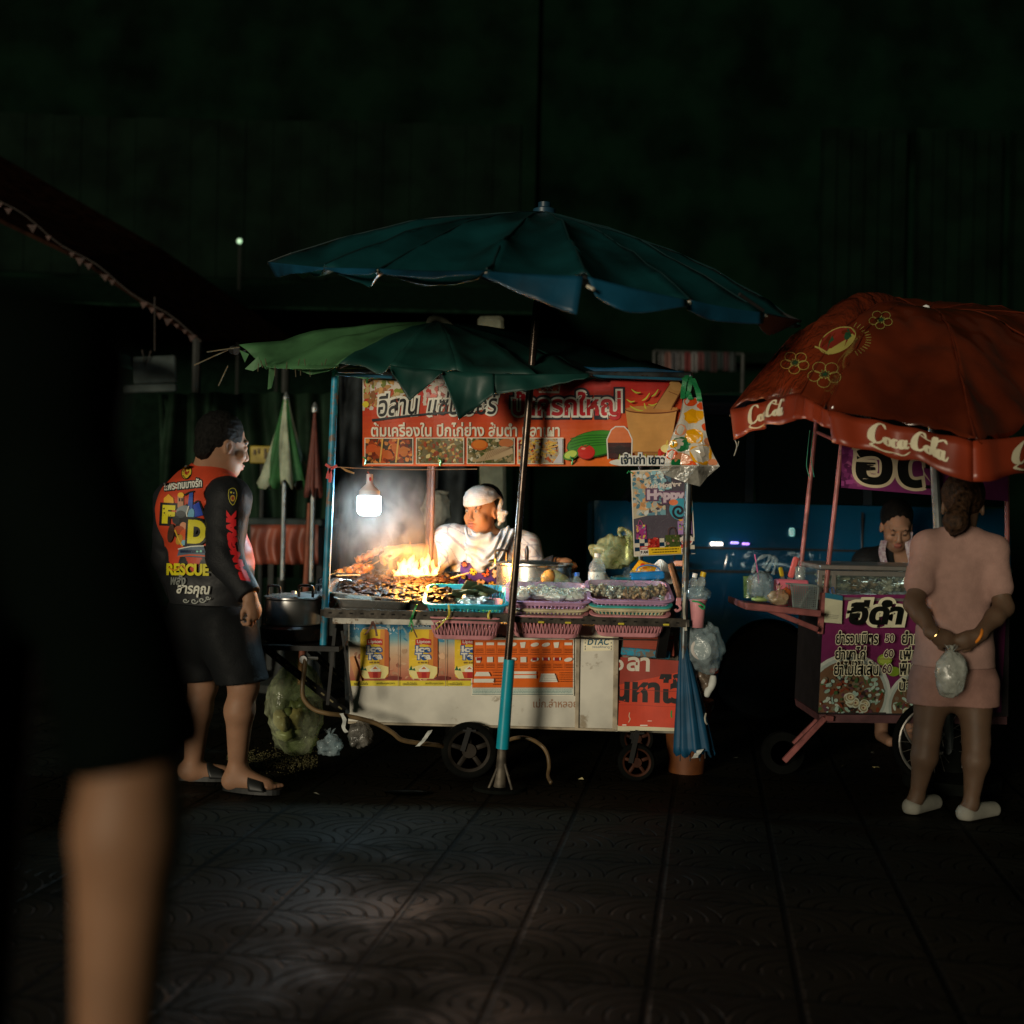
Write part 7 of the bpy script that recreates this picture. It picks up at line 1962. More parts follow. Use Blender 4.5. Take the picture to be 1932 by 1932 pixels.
# prints on the shirt
bpy.context.view_layer.update(); dg = bpy.context.evaluated_depsgraph_get()
def bvh_of(obs):
    vs, fs = [], []
    for o in obs:
        me_ = o.evaluated_get(dg).to_mesh(); k = len(vs); w_ = world_of(o)
        vs += [v.co + w_ for v in me_.vertices]; fs += [tuple(i + k for i in p.vertices) for p in me_.polygons]
    return BVHTree.FromPolygons(vs, fs)
bsh = bvh_of([shirt]); bsl = bvh_of([sleeves[0]])
F = Fine(on_surface(bsh, 5.3), gap=.0003); yg = S(200, 190, 20); wh = S(205, 205, 195); kk = S(10, 12, 14)
F.ell(352, 891, 10, 14, kk, 12); F.ell(352, 891, 8.6, 12.5, S(206, 176, 50), 12); F.ell(353, 889, 4.4, 7, S(150, 40, 26), 12); F.ell(353, 887, 2, 3, S(215, 190, 70)); F.stroke([(345, 897), (352, 903), (359, 896)], 1.4, kk)
F.text('แพระทนบางรัก', (309, 905, 381, 922), wh, .03, .2, out=[(.11, S(16, 40, 40))], rot=-6)
F.poly([(309, 949), (309, 940), (318, 932), (327, 940), (328, 949)], S(215, 160, 40)); F.rect(307, 949, 331, 955, kk)
F.text('F', (306, 953, 330, 988), yg, .06, out=[(.1, kk)], rot=3)
F.rect(335, 934, 346, 958, S(180, 130, 100)); F.ell(341, 934, 6, 5, S(220, 175, 50)); F.rect(337, 940, 340, 946, kk); F.rect(342, 940, 345, 946, kk)
F.poly([(353, 966), (357, 930), (364, 928), (363, 968)], S(40, 80, 165)); F.poly([(364, 953), (375, 947), (383, 972), (366, 976)], S(24, 60, 160)); F.stroke([(348, 934), (357, 929), (366, 927)], 3, kk); F.stroke([(365, 950), (376, 946), (385, 974)], 2.4, kk)
F.poly([(328, 1010), (334, 968), (352, 950), (362, 966), (358, 992), (372, 1030), (352, 1036)], kk)
F.ell(345, 963, 13, 9, S(120, 130, 135), -20); F.ell(341, 970, 9, 7, S(60, 66, 70)); F.ell(332, 981, 7, 8, S(40, 44, 48)); F.ell(346, 993, 7, 8, S(196, 134, 100)); F.ell(338, 1000, 10, 8, S(160, 70, 34)); F.ell(350, 1010, 11, 12, S(196, 84, 36)); F.ell(360, 972, 6, 13, S(90, 150, 180), 12); F.ell(346, 1024, 9, 5, S(110, 160, 180)); F.ell(338, 1018, 6, 10, S(170, 130, 40), 20); F.ell(322, 1006, 6, 18, S(60, 40, 30), 8)
F.stroke([(330, 1000), (338, 1020), (344, 1030)], 2.5, S(200, 160, 40)); F.stroke([(356, 955), (352, 970), (356, 984)], 2, wh)
F.text('D', (354, 981, 389, 1026), yg, .07, out=[(.09, kk)], rot=3)
F.poly([(334, 1050), (338, 1034), (384, 1030), (389, 1046), (388, 1052)], S(70, 90, 110)); F.rect(340, 1038, 386, 1043, S(16, 30, 60)); F.stroke([(336, 1036), (360, 1031), (384, 1030)], 2, wh, 2); F.stroke([(336, 1050), (360, 1047), (388, 1049)], 3, S(190, 80, 40), 2); F.rect(370, 1039, 374, 1042, S(120, 190, 170)); F.rect(377, 1038, 381, 1042, S(120, 190, 170))
F.text('RESCUE', (314, 1063, 394, 1086), yg, .05, rot=1); F.stroke([(318, 1070), (330, 1076), (344, 1066), (352, 1082)], 2.4, S(180, 110, 30))
F.text('พลัง', (322, 1084, 350, 1104), S(120, 124, 120), .03, .2, rot=2); F.text('สารคุณ', (333, 1104, 396, 1127), S(200, 200, 188), .03, .15, rot=2)
for (u, v, r_) in ((350, 1133, 6), (366, 1134, 7), (381, 1132, 7), (392, 1128, 5)):
    F.stroke([(u + r_ * (1 - q / 12) * math.cos(q * .7), v + r_ * .8 * (1 - q / 12) * math.sin(q * .7)) for q in range(11)], 1.8, S(150, 154, 148), 3)
F.build('shirt_print', mat_print('shirt_ink', .6), t)
F = Fine(on_surface(bsl, 5.2), gap=.0003)
A_, B_ = (464, 1096), (437, 962); dx, dy = B_[0] - A_[0], B_[1] - A_[1]
F.text('BANGRAK', (0, 0, 1, 1), S(214, 34, 40), .10, fn2=lambda x, y: (A_[0] + dx * x - 10 * math.sin(math.pi * x) - (1 - y) * 19 + 9, A_[1] + dy * x - (1 - y) * 3 + 1))
F.build('sleeve_lettering', mat_print('shirt_ink', .6), t)
F = Fine(on_surface(bsl, 5.2), gap=.0003)
sh = [(432, 924), (438, 921), (444, 923), (447, 934), (444, 946), (439, 953), (433, 945), (431, 934)]
F.poly(sh, S(20, 30, 40)); F.stroke(sh + [sh[0]], 1.1, S(190, 180, 60), 2); F.ell(439, 940, 4.6, 6, S(190, 150, 50)); F.ell(439, 940, 2.6, 3.4, S(140, 50, 50)); F.ell(436, 929, 2, 2, S(200, 190, 50)); F.ell(441, 930, 1.2, 1.2, S(200, 190, 150))
F.build('sleeve_badge', mat_print('shirt_ink', .6), t)

# ---------------------------------------------------------------- the seller behind the fire
t = thing('person', (P(925, 1300, 6.62).x, 6.62, 0), 'seller in white towel headband and scarf reaching over the flames', 'person')
YS = 6.48
lo, hi = (-.80, 6.0, 0), (.45, 7.0, 1.5)
c = P(909, 962, YS); fh = V3(-.58, -.80, -.06)
F = Field((-.80, 6.0, 0), (.45, 6.95, 1.42), .0055)
nk = P(920, 1022, YS + .04); sRt = P(846, 1024, YS - .04); sLt = P(988, 1036, YS + .06)
eRt, wRt = P(818, 1050, YS - .10), P(762, 1039, YS - .17); eLt, wLt = P(1010, 1082, YS), P(1046, 1062, YS - .10)
ch, pl = P(918, 1070, YS + .05), P(925, 1190, YS + .12)
fr = V3(-.1, -1, 0).normalized()
def sel_torso(F, g=0):
    F.cone(ch, pl, .165 + g, .175 + g, .04, (fr, .70)); F.cone(sRt, sLt, .070 + g, .070 + g, .05); F.cone(nk, sRt, .06 + g, .06 + g, .05); F.cone(nk, sLt, .06 + g, .06 + g, .05)
    F.ell(ch + fr * .05, (.15 + g, .11 + g, .11 + g), .05)
sel_torso(F)
F.cone(nk, c + V3(.01, .02, -.07), .056, .054, .03)
Ts, Ms = head_field(F, c, fh, 1.0, True)
F.ell(Ts(0, .03, -.078), (.062, .05, .04), .03, Ms)
F.cone(sRt, eRt, .058, .054, .03); F.cone(eRt, eRt.lerp(wRt, .4), .052, .050, .02); F.cone(eRt.lerp(wRt, .4), wRt, .050, .033, .02)
F.cone(sLt, eLt, .055, .047, .03); F.cone(eLt, wLt, .046, .031, .02)
hand(F, wRt, V3(-.95, -.15, .0), V3(-.1, -.3, .95), V3(.1, -.9, -.2), 1.0, 1.0)
hand(F, wLt, V3(.95, -.25, .12), V3(.1, -.3, .95), V3(-.1, .2, 1), 1.15, .95)
for q in (-1, 1):
    h_ = pl + V3(q * .09, .0, -.02); k_ = V3(h_.x, h_.y + .03, .36); F.cone(h_, k_, .09, .06, .04); F.cone(k_, V3(h_.x, h_.y + .08, .06), .055, .035, .03); F.cone(V3(h_.x, h_.y + .08, .04), V3(h_.x, h_.y - .10, .03), .035, .026, .02)
F.build('body', skinm, t, paint=lambda V: face_paint(V, Ts, 1.0, SK_W, (.36, .12, .07)), relax=1)
Fh = Field((c.x - .2, c.y - .2, c.z - .2), (c.x + .22, c.y + .2, c.z + .22), .005)
e_ = lambda p, r, k=.02, op='join': Fh.ell(Ts(*p), r, k, Ms, op)
e_((0, -.045, .045), (.083, .092, .092)); e_((-.02, -.08, -.03), (.06, .045, .06)); e_((0, .10, -.04), (.1, .09, .09), .01, 'cut')
for q in (-1, 1): e_((q * .085, .005, -.03), (.025, .034, .04), .008, 'cut')
Fh.wrinkle(.003, 240, 2); Fh.build('hair', mat('black_hair', (.012, .011, .010)), t)
towel = mat('white_towel', (.70, .68, .66), .9, var=.06, scale=40, bump=.7, bscale=220)
Fh = Field((c.x - .22, c.y - .22, c.z - .2), (c.x + .26, c.y + .22, c.z + .24), .005)
up_ = Ms @ V3(0, -.34, .94)
Fh.ell(Ts(0, -.004, .048), (.091, .112, .082), .02, Ms)
Fh.half(Ts(0, .09, .020), -(Ms @ V3(0, .34, .94))); Fh.ell(Ts(.02, -.13, .125), (.10, .10, .085), .02, Ms, 'cut')
kn = P(947, 977, YS - .02)
Fh.cone(Ts(.070, -.06, .035), kn + V3(-.015, 0, .012), .024, .018, .03); Fh.ell(kn, (.021, .021, .024), .010); Fh.cone(kn, P(941, 990, YS), .013, .008, .012); Fh.cone(kn, P(953, 968, YS - .02), .018, .014, .01)
Fh.wrinkle(.0065, 95, 4, (.3, .3, 1.8)); Fh.build('headband', towel, t)
F = Field((-.72, 6.0, .45), (.45, 6.95, 1.25), .0055); sel_torso(F, .018)
F.cone(sRt + V3(.01, 0, 0), eRt + V3(.015, 0, .004), .088, .082, .03); F.cone(sLt, eLt + V3(0, 0, .01), .086, .066, .03)
F.wrinkle(.008, 48, 6, (1, 1, .7)); F.half(eRt + V3(.012, 0, 0), V3(-.9, -.2, -.1)); F.ell(nk + V3(0, -.03, .07), (.09, .1, .07), .01, None, 'cut')
def paint(V):
    C = np.tile(np.array((.70, .69, .68)), (len(V), 1)); p = V * 34
    w_ = np.sin(p[:, 0] + 1.7 * np.sin(p[:, 2] * .7)) * np.sin(p[:, 2] * 1.3 + 1.5 * np.sin(p[:, 0] * .6) + p[:, 1])
    C[np.abs(w_) < .09] = (.34, .36, .42); C[w_ > .82] = (.55, .42, .40); return C
F.build('shirt', mat_print('printed_cotton', .8), t, paint=paint)
F = Field((-.1, 6.1, .9), (.4, 6.7, 1.15), .0055); F.cone(eLt, wLt, .056, .042, .02); F.half(wLt, V3(1, -.2, .1)); F.half(eLt + V3(.0, 0, 0), V3(-1, 0, 0)); F.wrinkle(.003, 90, 3)
F.build('dark_cuff', mat_cloth('dark_sleeve', (.02, .022, .026), .7), t)
F = Field((-.40, 6.0, .45), (.22, 6.6, 1.10), .0055); sel_torso(F, .030); F.half(P(925, 1062, YS), V3(.05, 0, 1)); F.half(ch + V3(0, .02, 0), V3(0, 1, 0)); F.half(P(868, 1080, YS), V3(-1, 0, .1)); F.half(P(947, 1080, YS), V3(1, 0, .1)); F.wrinkle(.004, 40, 2)
apron = F.build('apron', mat_cloth('purple_apron', (.085, .040, .22), .6), t)
F = Field((-.42, 6.0, .8), (.32, 6.9, 1.25), .005)
F.ell(nk + V3(-.012, -.03, .00), (.098, .105, .034), .03); F.ell(P(915, 1034, YS - .10), (.095, .05, .080), .03)
F.cone(P(880, 1006, YS - .06), P(905, 1062, YS - .15), .030, .036, .03); F.cone(P(958, 1006, YS - .04), P(908, 1064, YS - .15), .034, .036, .03); F.cone(P(877, 1010, YS - .07), P(882, 1032, YS - .10), .022, .012, .02)
F.cone(P(950, 1030, YS - .05), P(930, 1062, YS - .13), .030, .026, .03)
X = F.lo[0] + F.h * np.arange(F.n[0]); Z = F.lo[2] + F.h * np.arange(F.n[2])
XX, ZZ = np.meshgrid(X - P(912, 1000, YS).x, Z - P(912, 985, YS).z, indexing='ij'); rr_ = np.sqrt((XX * 1.05) ** 2 + (ZZ * .9) ** 2)
F.g += (.0065 * np.sin(rr_ * 150 + 4.0 * np.sin(XX * 17 + ZZ * 9) + 1.6 * np.sin(XX * 43 - ZZ * 20)))[:, None, :].astype(np.float32)
F.ell(nk + V3(-.02, -.03, .055), (.066, .072, .05), .01, None, 'cut')
F.wrinkle(.003, 80, 8); F.build('scarf', mat('white_scarf', (.52, .60, .68), .85, var=.05, scale=40, bump=.3, bscale=200), t)
bpy.context.view_layer.update(); dg = bpy.context.evaluated_depsgraph_get(); bap = bvh_of([apron])
F = Fine(on_surface(bap, 6.3), gap=.0003)
for (u, v, r_, c_) in ((893, 1078, 8, S(230, 190, 30)), (916, 1081, 8, S(225, 95, 40)), (938, 1082, 11, S(232, 190, 140)), (885, 1099, 8, S(215, 70, 36)), (907, 1103, 11, S(232, 180, 120)), (876, 1064, 6, S(225, 110, 40)), (902, 1066, 9, S(230, 180, 110)), (928, 1062, 7, S(226, 180, 40)), (928, 1104, 8, S(226, 180, 40)), (874, 1088, 5, S(226, 190, 60))):
    F.ell(u, v, r_, r_, S(16, 12, 24)); F.ell(u, v, r_ - .8, r_ - .8, c_)
    for q in range(5):
        a = 2 * math.pi * q / 5 + u; F.poly([(u + (r_ - 2.2) * math.cos(a) + r_ * .24 * math.cos(k * 1.257 + a), v + (r_ - 2.2) * math.sin(a) + r_ * .24 * math.sin(k * 1.257 + a)) for k in range(5)], S(18, 14, 22))
    F.ell(u, v, r_ * .28, r_ * .28, S(18, 14, 22), n=5)
F.build('apron_print', mat_print('shirt_ink', .6), t)
MB().tube([P(1054 + 6 * math.cos(a), 1059 + 9 * math.sin(a), YS - .12 + .03 * math.cos(a)) for a in [k * math.pi / 8 for k in range(16)]], .004, 6, closed=True).build('watch', mat('dark_watch', (.02, .02, .022), .3, .5), t)
o = thing('held_skewer', P(700, 1046, 6.18), 'thick glazed meat skewer held over the fire in the seller\'s hand', 'skewer')
b = MB(); b.tube(spl([P(722, 1034, 6.28), P(708, 1041, 6.28), P(694, 1049, 6.28), P(680, 1056, 6.28), P(673, 1060, 6.28)], 5), [.010 + .012 * min(1, i / 8) + .004 * math.sin(i * 1.7) for i in range(21)], 12); b.build('meat', orange_meat, o, smooth=180)
MB().tube([P(735, 1030, 6.28), P(716, 1038, 6.28)], .004, 6).build('stick', bam, o)

# ---------------------------------------------------------------- seller at the glass cabinet
t = thing('person', (P(1690, 1300, 6.75).x, 6.75, 0), 'dark haired seller in black top and floral apron looking down into the cabinet', 'person')
YQ = 6.75; c = P(1692, 992, YQ); fh = V3(-.12, -.88, -.42)
F = Field((1.55, 6.3, 0), (2.60, 7.15, 1.5), .006)
nk = P(1694, 1046, YQ + .08); sA, sB = P(1636, 1062, YQ + .06), P(1752, 1062, YQ + .10); ch, pl = P(1694, 1100, YQ + .09), P(1694, 1200, YQ + .10)
def q_torso(F, g=0):
    F.cone(ch, pl, .150 + g, .155 + g, .04, (V3(0, 1, 0), .70)); F.cone(sA, sB, .06 + g, .06 + g, .05); F.cone(nk, sA, .055 + g, .05 + g, .05); F.cone(nk, sB, .055 + g, .05 + g, .05)
q_torso(F); F.cone(nk, c + V3(0, .03, -.06), .050, .050, .03)
Tq, Mq = head_field(F, c, fh, 1.0, True)
for s_, q in ((sA, -1), (sB, 1)):
    e2 = s_ + V3(q * .05, -.05, -.26); w2 = e2 + V3(-q * .06, -.20, .06); F.cone(s_, e2, .05, .042, .03); F.cone(e2, w2, .042, .028, .02); hand(F, w2, V3(-q * .2, -.9, -.3), V3(0, -.2, 1), V3(-q, 0, 0), .8, .92)
    h_ = pl + V3(q * .08, 0, -.02); F.cone(h_, V3(h_.x, h_.y, .36), .085, .055, .04); F.cone(V3(h_.x, h_.y, .36), V3(h_.x, h_.y, .06), .052, .034, .03); F.cone(V3(h_.x, h_.y, .035), V3(h_.x, h_.y - .16, .03), .032, .026, .02)
F.build('body', skinm, t, paint=lambda V: face_paint(V, Tq, 1.0, SK_D, (.26, .09, .07), True))
Fh = Field((c.x - .2, c.y - .2, c.z - .26), (c.x + .22, c.y + .26, c.z + .22), .005)
e_ = lambda p, r, k=.02, op='join': Fh.ell(Tq(*p), r, k, Mq, op)
e_((0, -.030, .045), (.086, .100, .098)); e_((0, -.09, -.03), (.07, .05, .09)); e_((0, .105, -.03), (.074, .085, .088), .01, 'cut'); Fh.wrinkle(.003, 200, 7, (1.4, 1, .5))
Fh.build('hair', mat('black_hair', (.012, .011, .010)), t)
F = Field((1.5, 6.3, .45), (2.65, 7.15, 1.25), .006); q_torso(F, .014)
for s_, q in ((sA, -1), (sB, 1)): F.cone(s_, s_ + V3(q * .03, -.03, -.16), .070, .066, .03)
F.ell(nk + V3(0, -.10, .00), (.045, .10, .085), .01, None, 'cut'); F.wrinkle(.005, 50, 4)
top_ = F.build('top', mat_cloth('black_top', (.008, .009, .010), .7), t)
fl = mat('floral_strap', (.50, .46, .50), .8, two=(.28, .16, .22), scale=70)
for pts in ([(1668, 1020), (1664, 1040), (1668, 1062), (1674, 1090)], [(1716, 1004), (1714, 1030), (1720, 1062), (1716, 1090)]):
    strip_pts = [P(u, v, YQ - .06 + .05 * (i == 0)) for i, (u, v) in enumerate(pts)]; b = MB(); q = spl(strip_pts, 5); vs = []; fs = []
    for i, p in enumerate(q):
        vs += [p + V3(-.018, 0, 0), p + V3(.018, 0, 0)]
        if i: fs.append((2 * i - 2, 2 * i - 1, 2 * i + 1, 2 * i))
    b.add(vs, fs); b.build('apron_strap', fl, t, solid=.003)
F = Field((1.6, 6.3, .5), (2.5, 7.1, 1.02), .007); q_torso(F, .024); F.half(P(1694, 1088, YQ), V3(0, 0, 1)); F.half(ch, V3(0, 1, 0)); F.build('apron', fl, t)

# ---------------------------------------------------------------- customer in pink, seen from behind
t = thing('person', (P(1790, 1530, 5.15).x, 5.15, 0), 'woman in pink top and shorts holding a bag behind her back', 'person')
YW = 5.15; c = P(1816, 952, YW + .02); fh = V3(.25, .95, -.10)
lo, hi = (1.45, 4.72, 0), (2.25, 5.6, 1.45)
nk = P(1810, 1012, YW); sA, sB = P(1754, 1036, YW), P(1866, 1042, YW - .02); ch, wa, pl = P(1806, 1085, YW), P(1802, 1190, YW), P(1799, 1275, YW + .01)
eA, wA = P(1724, 1140, YW - .08), P(1762, 1196, YW - .19); eB, wB = P(1894, 1146, YW - .10), P(1844, 1200, YW - .19)
def w_torso(F, g=0):
    F.cone(ch, wa, .140 + g, .112 + g, .05, (V3(0, 1, 0), .68)); F.cone(wa, pl, .125 + g, .148 + g, .05, (V3(0, 1, 0), .80)); F.cone(sA, sB, .056 + g, .056 + g, .05); F.cone(nk, sA, .045 + g, .048 + g, .05); F.cone(nk, sB, .045 + g, .048 + g, .05)
F = Field(lo, hi, .0055); w_torso(F); F.cone(nk, c + V3(0, -.01, -.06), .046, .048, .03); Tw, Mw = head_field(F, c, fh, .98, True)
for s_, e2, w2, q in ((sA, eA, wA, 1), (sB, eB, wB, -1)):
    F.cone(s_, e2, .045, .038, .03); F.cone(e2, e2.lerp(w2, .35), .038, .036, .02); F.cone(e2.lerp(w2, .35), w2, .036, .024, .02)
hand(F, wA, V3(.93, -.05, -.35), V3(.05, -1, .05), V3(0, 0, -1), .75, .88); hand(F, wB, V3(-.93, -.12, -.32), V3(.05, -1, .05), V3(0, 0, -1), .85, .88)
kA, aA = P(1748, 1392, YW), P(1730, 1502, YW + .03); kB, aB = P(1842, 1398, YW - .05), P(1832, 1516, YW - .06)
for h_, k_, a_, d_ in ((P(1762, 1290, YW), kA, aA, V3(.75, .62, 0)), (P(1838, 1292, YW), kB, aB, V3(.8, .5, 0))):
    F.cone(h_, k_, .082, .052, .04); F.cone(k_, k_.lerp(a_, .3) + V3(0, -.012, 0), .049, .050, .03); F.cone(k_.lerp(a_, .3) + V3(0, -.012, 0), a_, .050, .028, .03)
    hl = V3(a_.x - .02, a_.y, .035); F.cone(a_, hl, .030, .028, .02); F.cone(hl, hl + d_ * .17, .03, .024, .02)
F.build('body', skinm, t, paint=lambda V: face_paint(V, Tw, .98, (.095, .056, .034), (.2, .08, .07)))
Fh = Field((c.x - .22, c.y - .26, c.z - .32), (c.x + .2, c.y + .2, c.z + .22), .005)
e_ = lambda p, r, k=.02, op='join': Fh.ell(Tw(*p), r, k, Mw, op)
e_((0, -.030, .040), (.086, .100, .095)); e_((0, .115, -.04), (.09, .085, .09), .01, 'cut')
tie_ = Tw(-.0, -.125, .02); Fh.cone(tie_, P(1802, 985, YW - .16), .030, .042, .03); Fh.cone(P(1802, 985, YW - .16), P(1798, 1006, YW - .13), .042, .012, .03); Fh.wrinkle(.004, 190, 5, (2.4, 2.4, .12))
Fh.build('hair', mat('brown_hair', (.035, .018, .009), .5, spec=.2, var=.45, scale=60, bump=.6, bscale=200), t)
F = Field(lo, hi, .0055); w_torso(F, .014)
for s_, e2 in ((sA, eA), (sB, eB)): F.cone(s_, s_.lerp(e2, .62), .064, .060, .03)
F.cone(wa, pl, .145, .168, .04, (V3(0, 1, 0), .80)); F.ell(nk + V3(0, .02, .04), (.07, .07, .045), .01, None, 'cut'); F.wrinkle(.009, 46, 7, (1, .6, .9)); F.half(P(1800, 1262, YW - .1), V3(0, 0, -1))
pinkc = mat_cloth('pink_cotton', (.32, .195, .165), .85)
F.build('shirt', pinkc, t)
F = Field(lo, hi, .0055); F.cone(wa, pl, .12, .158, .04, (V3(0, 1, 0), .82))
for h_, k_ in ((P(1762, 1286, YW), kA), (P(1838, 1288, YW), kB)): F.cone(h_, h_.lerp(k_, .62), .100, .092, .04)
F.wrinkle(.005, 45, 3); F.half(P(1800, 1328, YW), V3(0, 0, -1)); F.half(P(1800, 1236, YW), V3(0, 0, 1)); F.build('shorts', mat_cloth('dusty_pink', (.25, .14, .115), .85), t)
for a_, d_ in ((aA, V3(.75, .62, 0)), (aB, V3(.8, .5, 0))):
    d_.normalize(); hl = V3(a_.x - .02, a_.y, 0); F = Field((hl.x - .15, hl.y - .15, -.001), (hl.x + .3, hl.y + .3, .12), .005)
    F.cone(hl + V3(0, 0, .03), hl + d_ * .17 + V3(0, 0, .028), .040, .033, .02); F.half(V3(0, 0, .052), V3(-.12, 0, 1)); F.half(V3(0, 0, .004), V3(0, 0, -1)); F.build('shoe', mat('white_shoe', (.24, .235, .20), .7, var=.1), t)
MB().tube([wA + V3(.018 * math.cos(a), .030 * math.sin(a), .030 * math.cos(a) * .7) for a in [k * math.pi / 10 for k in range(20)]], .003, 6, closed=True).build('bracelet', mat('gold', (.7, .5, .2), .3, 1), t)
MB().tube([wB + V3(.014 * math.cos(a), .030 * math.sin(a), .030 * math.cos(a) * .9) for a in [k * math.pi / 10 for k in range(20)]], .006, 8, closed=True).build('wristband', mat('orange_band', (.7, .22, .02), .4), t)
bag('food_bag', 'clear bag of drink hanging from the pink woman\'s hands', P(1794, 1276, 4.92), (.058, .045, .092), mat_clear('milky_film', (.85, .88, .85), .62, .25, (.42, .44, .40)), 111, .22, .03)
# ---------------------------------------------------------------- passer-by close to the lens at the left
t = thing('person', (-.62, 1.27, 0), 'blurred passer-by in loose black T-shirt with one bare forearm', 'person')
F = Field((-1.06, .95, 0), (-.28, 1.62, 1.75), .009)
cx = -.70; sh = V3(-.485, 1.26, 1.345); el = P(252, 1380, 1.25); wr = P(212, 2010, 1.25)
def f_torso(F, g=0):
    F.cone((cx, 1.28, 1.22), (cx, 1.28, .98), .165 + g, .155 + g, .05, (V3(0, 1, 0), .66)); F.cone((cx - .19, 1.27, 1.34), sh, .055 + g, .055 + g, .05); F.cone((cx, 1.27, 1.40), sh, .05 + g, .05 + g, .04)
f_torso(F); F.cone((cx, 1.27, 1.38), (cx, 1.26, 1.50), .055, .055, .03); Tf, Mf = head_field(F, V3(cx, 1.26, 1.57), V3(.1, 1, 0), 1.0)
F.cone(sh, el, .052, .047, .03); F.cone(el, el.lerp(wr, .3), .050, .050, .02); F.cone(el.lerp(wr, .3), wr, .052, .036, .02); hand(F, wr, V3(-.05, 0, -1), V3(1, 0, 0), V3(0, 1, 0), .5)
F.cone((cx - .19, 1.27, 1.33), (cx - .25, 1.27, 1.05), .052, .045, .03)
for q in (-1, 1): F.cone((cx + q * .09, 1.28, .93), (cx + q * .09, 1.28, .48), .085, .058, .04); F.cone((cx + q * .09, 1.28, .48), (cx + q * .09, 1.29, .07), .055, .036, .03); F.cone((cx + q * .09, 1.27, .035), (cx + q * .09, 1.44, .03), .034, .028, .02)
F.build('body', skinm, t, paint=lambda V: face_paint(V, Tf, 1.0, (.23, .12, .066), (.3, .12, .1)))
F = Field((-1.06, .95, .55), (-.28, 1.62, 1.6), .009); f_torso(F, .03); F.cone((cx, 1.28, 1.2), (cx, 1.28, .80), .20, .20, .05, (V3(0, 1, 0), .66)); F.cone(sh, el, .060, .072, .03); F.half(P(240, 1436, 1.25), V3(.22, 0, -1)); F.wrinkle(.006, 30, 3)
F.ell((cx, 1.27, 1.47), (.08, .08, .05), .01, None, 'cut'); F.build('t_shirt', mat('black_cotton', (.0015, .003, .0022), .95, spec=.02, var=.05), t)
F = Field((-1.06, .95, .3), (-.28, 1.62, 1.1), .009); F.cone((cx, 1.28, 1.0), (cx, 1.28, .9), .16, .17, .05, (V3(0, 1, 0), .7))
for q in (-1, 1): F.cone((cx + q * .09, 1.28, .92), (cx + q * .09, 1.28, .5), .11, .09, .04)
F.half((0, 0, .52), V3(0, 0, -1)); F.build('shorts', mat('black_cotton', (.0015, .003, .0022)), t)
Fh = Field((cx - .2, 1.0, 1.3), (cx + .2, 1.5, 1.8), .007); Fh.ell((cx, 1.235, 1.60), (.085, .10, .105)); Fh.ell((cx, 1.37, 1.56), (.09, .08, .1), .01, None, 'cut'); Fh.build('hair', mat('black_hair', (.012, .011, .010)), t)

# ================================================================ SECOND STALL AT THE RIGHT
YT = 5.80
pk = mat('pink_painted_steel', (.34, .115, .11), .45, .1, var=.2, scale=14, dirt=((.14, .06, .05), 22, .6))
stall = thing('yam_stall', (P(1640, 1400, 6.1).x, 6.1, 0), 'pink framed stall with a glass food cabinet and magenta menu', 'stall')
def tub(a, b_, r, m=pk, name='post', par=stall): return MB().tube([a, b_], r, 12).build(name, m, par, smooth=60)
tub(P(1541, 790, 6.15), P(1508, 1100, 6.15), .0115); tub(P(1592, 800, YT), P(1556, 1130, YT), .0115); tub(P(1900, 800, YT), P(1900, 1130, YT), .0115)
tub(P(1541, 815, 6.15), P(1592, 838, YT), .009, name='rail'); tub(P(1592, 838, YT), P(1900, 850, YT), .009, name='rail')
MB().bar(P(1553, 1118, YT - .02), P(1547, 1196, YT - .02), .026, .026, bev=.003).build('bracket', pk, stall)
# lower box behind the menu and frame
b = MB(); b.prism([P(1556, 1124, YT + .02), P(1905, 1130, YT + .02), P(1902, 1352, YT + .02), P(1545, 1346, YT + .02)], (0, .5, 0)); b.build('body', mat('dark_panel', (.02, .016, .018), .6), stall)
b = MB(); b.prism([P(1545, 1348, YT), P(1900, 1352, YT), P(1900, 1367, YT), P(1548, 1363, YT)], (0, .5, 0)); b.build('chassis', mat('faded_pink', (.12, .05, .055), .6, var=.2), stall)
MB().bar(P(1556, 1354, YT - .02), P(1479, 1436, YT - .02), .024, .026, bev=.003).build('prop_leg', pk, stall)
MB().bar(P(1556, 1354, YT - .02), P(1572, 1356, YT - .02), .024, .026, bev=.003).build('prop_leg', pk, stall)
MB().bar(P(1546, 1352, YT + .1), P(1496, 1402, YT + .1), .016, .012).build('brace', pk, stall)
x = P(1476, 1426, 5.95).x; Mx = Matrix.Rotation(R(90), 3, 'X')
MB().lathe((x, 5.95, .10), [(.06, -.02), (.10, -.02), (.10, .02), (.06, .02), (.06, -.02)], 30, Mx).build('wheel', mat('tyre_rubber', (.006, .006, .006)), stall, smooth=40)
